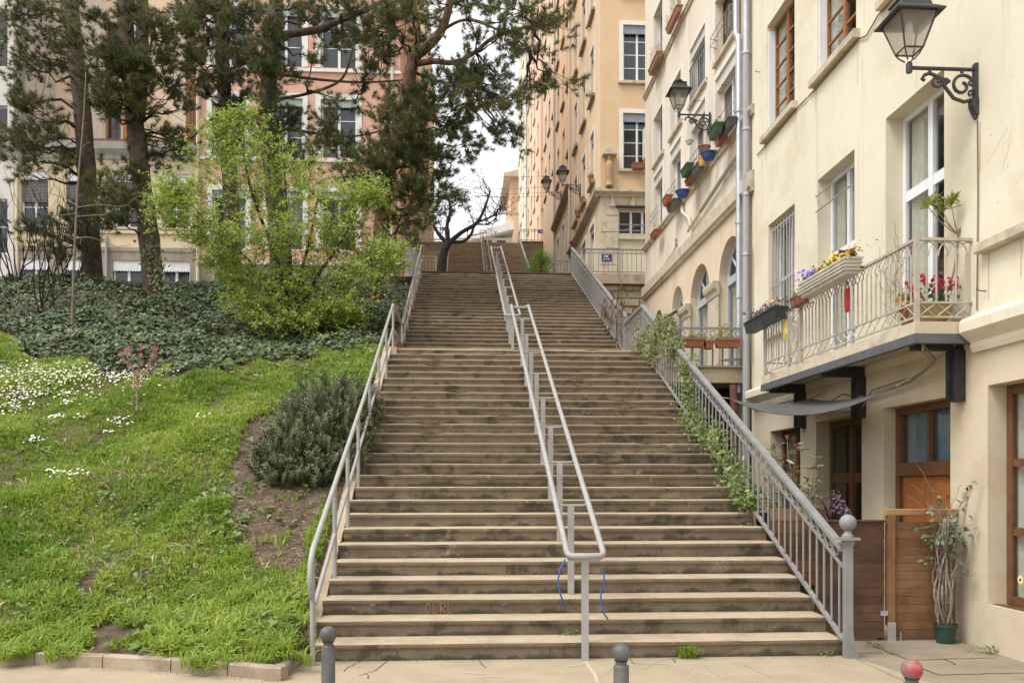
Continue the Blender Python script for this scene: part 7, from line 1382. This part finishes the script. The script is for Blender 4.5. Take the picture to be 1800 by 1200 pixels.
# planters on the terrace rail
def tplanter(label, x0, x1, z, px_leaf, n=90):
    t = thing('terracotta_planter', label, 'planter', ((x0 + x1) / 2, 15.5, z), group='terracotta planters on the terrace rail'); b = MB(); y0, y1 = 15.38, 15.58; h = .16; k = .025
    i = [b.p(*q) for q in ((x0 + k, y0 + k, z), (x1 - k, y0 + k, z), (x1 - k, y1 - k, z), (x0 + k, y1 - k, z), (x0, y0, z + h), (x1, y0, z + h), (x1, y1, z + h), (x0, y1, z + h))]
    b.f(*i[3::-1]); b.f(*i[4:])
    for q in range(4): b.f(i[q], i[(q + 1) % 4], i[4 + (q + 1) % 4], i[4 + q])
    b.box(x0 - .01, x1 + .01, y0 - .01, y0 + .006, z + h - .035, z + h + .003); b.build('trough', terra, t)
    fill_leaves(t, (px_leaf, 15.48, z + h + .05), ((x1 - x0) * .55, .1, .10), n, .045, mat('planter_leaf', (.12, .17, .04), tintcol=(.33, .36, .1))); return t
def tx(px_): return at(px_, 600, Y=15.5).x
tplanter('terracotta planter with low trailing greens on the terrace rail', tx(1201), tx(1236), 4.19, tx(1222), 160); tplanter('small plain terracotta planter in the middle of the terrace rail', tx(1237), tx(1253), 4.16, tx(1245), 12)
t = tplanter('terracotta planter with upright yellow-green sprigs on the terrace rail', tx(1257), tx(1299), 4.19, tx(1272), 60); fill_leaves(t, (tx(1264), 15.48, 4.50), (.08, .08, .16), 70, .05, MT['planter_leaf']); fill_leaves(t, (tx(1276), 15.48, 4.48), (.05, .08, .14), 40, .05, MT['planter_leaf'])
# pots and boxes on the greige house
blueC = mat('blue_glaze', (.02, .06, .22), (.03, .09, .28), 8, rough=.35, spec=.5); greenP = mat('green_plastic_box', (.06, .10, .06), (.045, .08, .05), 6, rough=.5); greyP = mat('grey_plastic_box', (.10, .105, .11), (.08, .085, .09), 6, rough=.5); whitePt = mat('white_ceramic', (.6, .58, .52), rough=.4)
def hanging(label, px_, py_, X, r, m, up=.55, group='hanging pots on the greige house'):
    c = at(px_, py_, X=X); t = thing('hanging_pot', label, 'pot', c, group=group); b = MB(); b.lathe((c.x, c.y, c.z - r * .6), [(r * .25, 0), (r * .6, r * .15), (r * .88, r * .7), (r * .9, r * .95), (r * 1.12, r * 1.0), (r * 1.12, r * 1.1), (r * .8, r * 1.1), (r * .7, r * .8), (.01, r * .8)], 18); b.build('bowl', m, t, smooth=True)
    for q in range(3): a = q * 2.1; MB().tube([(c.x + r * math.cos(a), c.y + r * math.sin(a), c.z + r * .45), (c.x, c.y, c.z + up)], .004, 4).build('cord', MT['rope'], t)
    MB().tube([(c.x, c.y, c.z + up), (RX + .02, c.y + .02, c.z + up + .04)], .006, 4).build('hook', iron, t)
hanging('blue glazed hanging bowl below the orange one on the greige house', 1246, 276, 4.95, .16, blueC); hanging('blue glazed hanging bowl by the lower terracotta box on the greige house', 1200, 342, 4.95, .16, blueC); hanging('orange terracotta hanging bowl on the greige house', 1238, 263, 5.0, .12, terra, .45); hanging('small white hanging pot on the greige house', 1212, 251, 5.0, .085, whitePt, .9)
def sillbox(label, px_, py_, L, m, X=5.02, h=.2, leaves=50, w=.22): 
    L *= .72; h *= .8; w = .17
    c = at(px_, py_, X=X); t = trough('window_box', label, c.y - L / 2, c.y + L / 2, c.x, c.z - h / 2, w, h, m, cat='window box'); t['group'] = 'window boxes on the greige house'
    if leaves: fill_leaves(t, (c.x, c.y, c.z + h * .7), (.14, L * .5, .12), leaves, .05)
    return t
sillbox('dark green plastic window box beside the lantern bracket', 1258, 232, .7, greenP, 4.9, .22, 60); sillbox('grey plastic window box on the highest of the near sills', 1281, 222, .7, greyP, 5.08, .2, 0); sillbox('terracotta window box between the green and grey boxes', 1268, 245, .6, terra, 5.1, .2, 20); sillbox('shaded grey-green window box below the white hanging pot', 1208, 300, .75, greenP, 4.98, .2, 10); sillbox('dark slate window box on the sill behind the blue bowl', 1226, 300, .9, greyP, 5.1, .18, 10); sillbox('reddish window box at the far end of that sill', 1214, 318, .6, terra, 5.12, .16, 0); sillbox('rust red window box jutting out left of the lower blue bowl', 1173, 353, .6, terra, 5.0, .22, 0); sillbox('dark window box with white flowers under the lower blue bowl', 1184, 362, 1.0, greyP, 5.12, .18, 60); sillbox('brown window box on the farthest low sill', 1152, 412, .8, terra, 5.12, .16, 20)
t = pot('yellow pot on the sill behind the blue hanging bowl', tuple(at(1235, 292, X=5.12)), .11, .2, mat('yellow_glaze', (.5, .32, .05), rough=.5), leaves=0)
for lab, px_, py_ in (('terracotta window box of dry twigs high on the greige house, upper one', 1185, 35), ('terracotta window box of dry twigs high on the greige house, lower one', 1152, 112)):
    c = at(px_, py_, X=5.15); t = trough('window_box', lab, c.y - .55, c.y + .55, c.x, c.z - .08, .16, .14, mat('faded_terracotta', (.36, .19, .12), (.3, .15, .1), 9), cat='window box'); t['group'] = 'window boxes on the greige house'; b = MB()
    for k in range(26): y = c.y + rnd.uniform(-.65, .65); b.tube([(c.x, y, c.z + .05), (c.x + rnd.gauss(-.05, .06), y + rnd.gauss(0, .1), c.z + rnd.uniform(.2, .5))], .006, 3)
    b.build('dry_stems', mat('dry_stem', (.4, .3, .24)), t); fill_leaves(t, (c.x, c.y, c.z + .28), (.15, .7, .16), 60, .04, mat('dry_leaf_pink', (.45, .3, .24), tintcol=(.6, .5, .4)))
for lab, px_, py_ in (('potted plant on the amber side facade sill, upper one', 1040, 312), ('potted plant on the amber side facade sill, middle one', 1025, 350), ('potted plant on the amber side facade sill, lower one', 1016, 372)):
    pot(lab, tuple(at(px_, py_ + 10, X=CX - .1)), .16, .3, terra, group='pots on the amber side facade', leaves=60, lm=MT['planter_leaf'])
t = trough('window_box', 'terracotta window box under the air conditioning unit', 0, .3, 0, 0, .5, .2, terra, cat='window box'); t.location = at(1122, 297, Y=32.85)
# overhead wires, tufts on the steps
for lab, pts in (('thin overhead wire between the far houses, highest', [(860, 310), (905, 312), (962, 309)]), ('thin overhead wire between the far houses, second from top', [(830, 330), (900, 333), (985, 326)]), ('thin overhead wire between the far houses, third from top', [(820, 338), (900, 341), (985, 338)]), ('thin overhead wire between the far houses, lowest', [(820, 345), (900, 347), (980, 344)])):
    tag(MB().tube([at(a, c, Y=55) for a, c in pts], .012, 4).build('overhead_wire', mat('wire', (.2, .2, .2))), lab, 'wire', 'overhead wires between the far houses')
for lab, px_, py_, n_, h, kind in (('bright grass tuft growing at the foot of the first step', 1206, 1153, 9, .14, 'g'), ('weed in the crack beside the front double rail post', 1003, 1110, 4, .06, 'w'), ('small rosette weed on the seventh step near the railing', 1312, 945, 5, .05, 'w'), ('weeds at the wall base by the ground floor window', 1745, 1148, 16, .07, 'w'), ('weed patch in the asphalt by the fence', 1540, 1137, 8, .05, 'w'), ('tiny weeds at the end of the first step', 1455, 1152, 8, .05, 'w')):
    Yk = None; p = at(px_, py_, Z=0)
    if kind == 'w' and py_ < 1120: k = {1110: 1, 945: 7}[py_]; p = Vector((at(px_, py_, Y=8.08 + k * T1).x, 8.08 + k * T1 - .03, k * R1))
    if kind == 'g': p.y = 8.07
    m = n_ * (14 if kind == 'g' else 6); sp = .035 if kind == 'g' else .03 + .01 * n_ / 3
    if kind == 'g': bV, bF = tufts(7, h, 5, .012, .004); Vg, Fg, Tg = inst(bV, bF, np.column_stack([p.x + rng.normal(0, sp, m), p.y + rng.normal(0, .012, m), np.zeros(m)]), frames(np.column_stack([rng.normal(0, .2, m), rng.normal(-.15, .15, m), np.ones(m)])), rng.uniform(.6, 1.1, m))
    else: Vg, Fg, Tg = inst(leafS, leafSF, np.column_stack([p.x + rng.normal(0, sp, m), p.y + rng.normal(0, sp * .6, m), p.z + rng.uniform(.005, h, m)]), frames(np.array([0, -.3, .9]) + rng.normal(0, .4, (m, 3))), rng.uniform(.02, .045, m))
    tag(fastmesh('weed' if kind == 'w' else 'grass_tuft', Vg, Fg, MT['weed_leaf'] if kind == 'w' else grassM, None, Tg), lab, 'weed', kind='stuff')
# grit and leaf bits swept against the first step and the kerb
P_ = [(rnd.uniform(-1.4, 3.7), 8.07 - abs(rnd.gauss(0, .05)), .004) for k in range(160)] + [(rnd.uniform(-4.5, 3.5), rnd.uniform(6.4, 8.0), .004) for k in range(90)] + [(p.x, p.y - .02 - abs(rnd.gauss(0, .04)), .004) for p in [KP[i].lerp(KP[i + 1], rnd.random()) for i in [rnd.randrange(2, 7) for _ in range(140)]]]
P_ = np.array(P_); n = len(P_); Vg, Fg, Tg = inst(leafS, leafSF, P_, frames(np.array([0, 0, 1.]) + rng.normal(0, .2, (n, 3))), rng.uniform(.006, .028, n)); tag(fastmesh('grit', Vg, Fg, mat('grit_bits', (.10, .07, .045), tintcol=(.4, .32, .22)), None, Tg), 'grit and leaf crumbs along the foot of the steps and the kerb', 'litter', kind='stuff')
# moss and small weeds along the inner corners of the steps
P_ = []
for k in range(0, 27):
    for q in range(rnd.randrange(0, 7)): 
        x0 = rnd.uniform(-1.35, 3.6)
        for _ in range(rnd.randrange(3, 12)): P_.append((x0 + rnd.gauss(0, .03), 8.08 + k * T1 + .015, k * R1 + rnd.uniform(.0, .025)))
P_ = np.array(P_); n = len(P_); Vg, Fg, Tg = inst(leafS, leafSF, P_, frames(np.array([0, -.6, .6]) + rng.normal(0, .4, (n, 3))), rng.uniform(.008, .024, n)); tag(fastmesh('step_moss', Vg, Fg, mat('moss', (.05, .08, .015), tintcol=(.2, .24, .06)), None, Tg), 'moss and tiny weeds in the corners of the lowest steps', 'moss', kind='stuff')

for o in bpy.data.objects:      # bundles of thin twigs are not counted one by one
    if o.parent is not None and o.type == 'MESH' and o.name.split('.')[0] in ('stems', 'twigs', 'dry_stems'): o['kind'] = 'stuff'
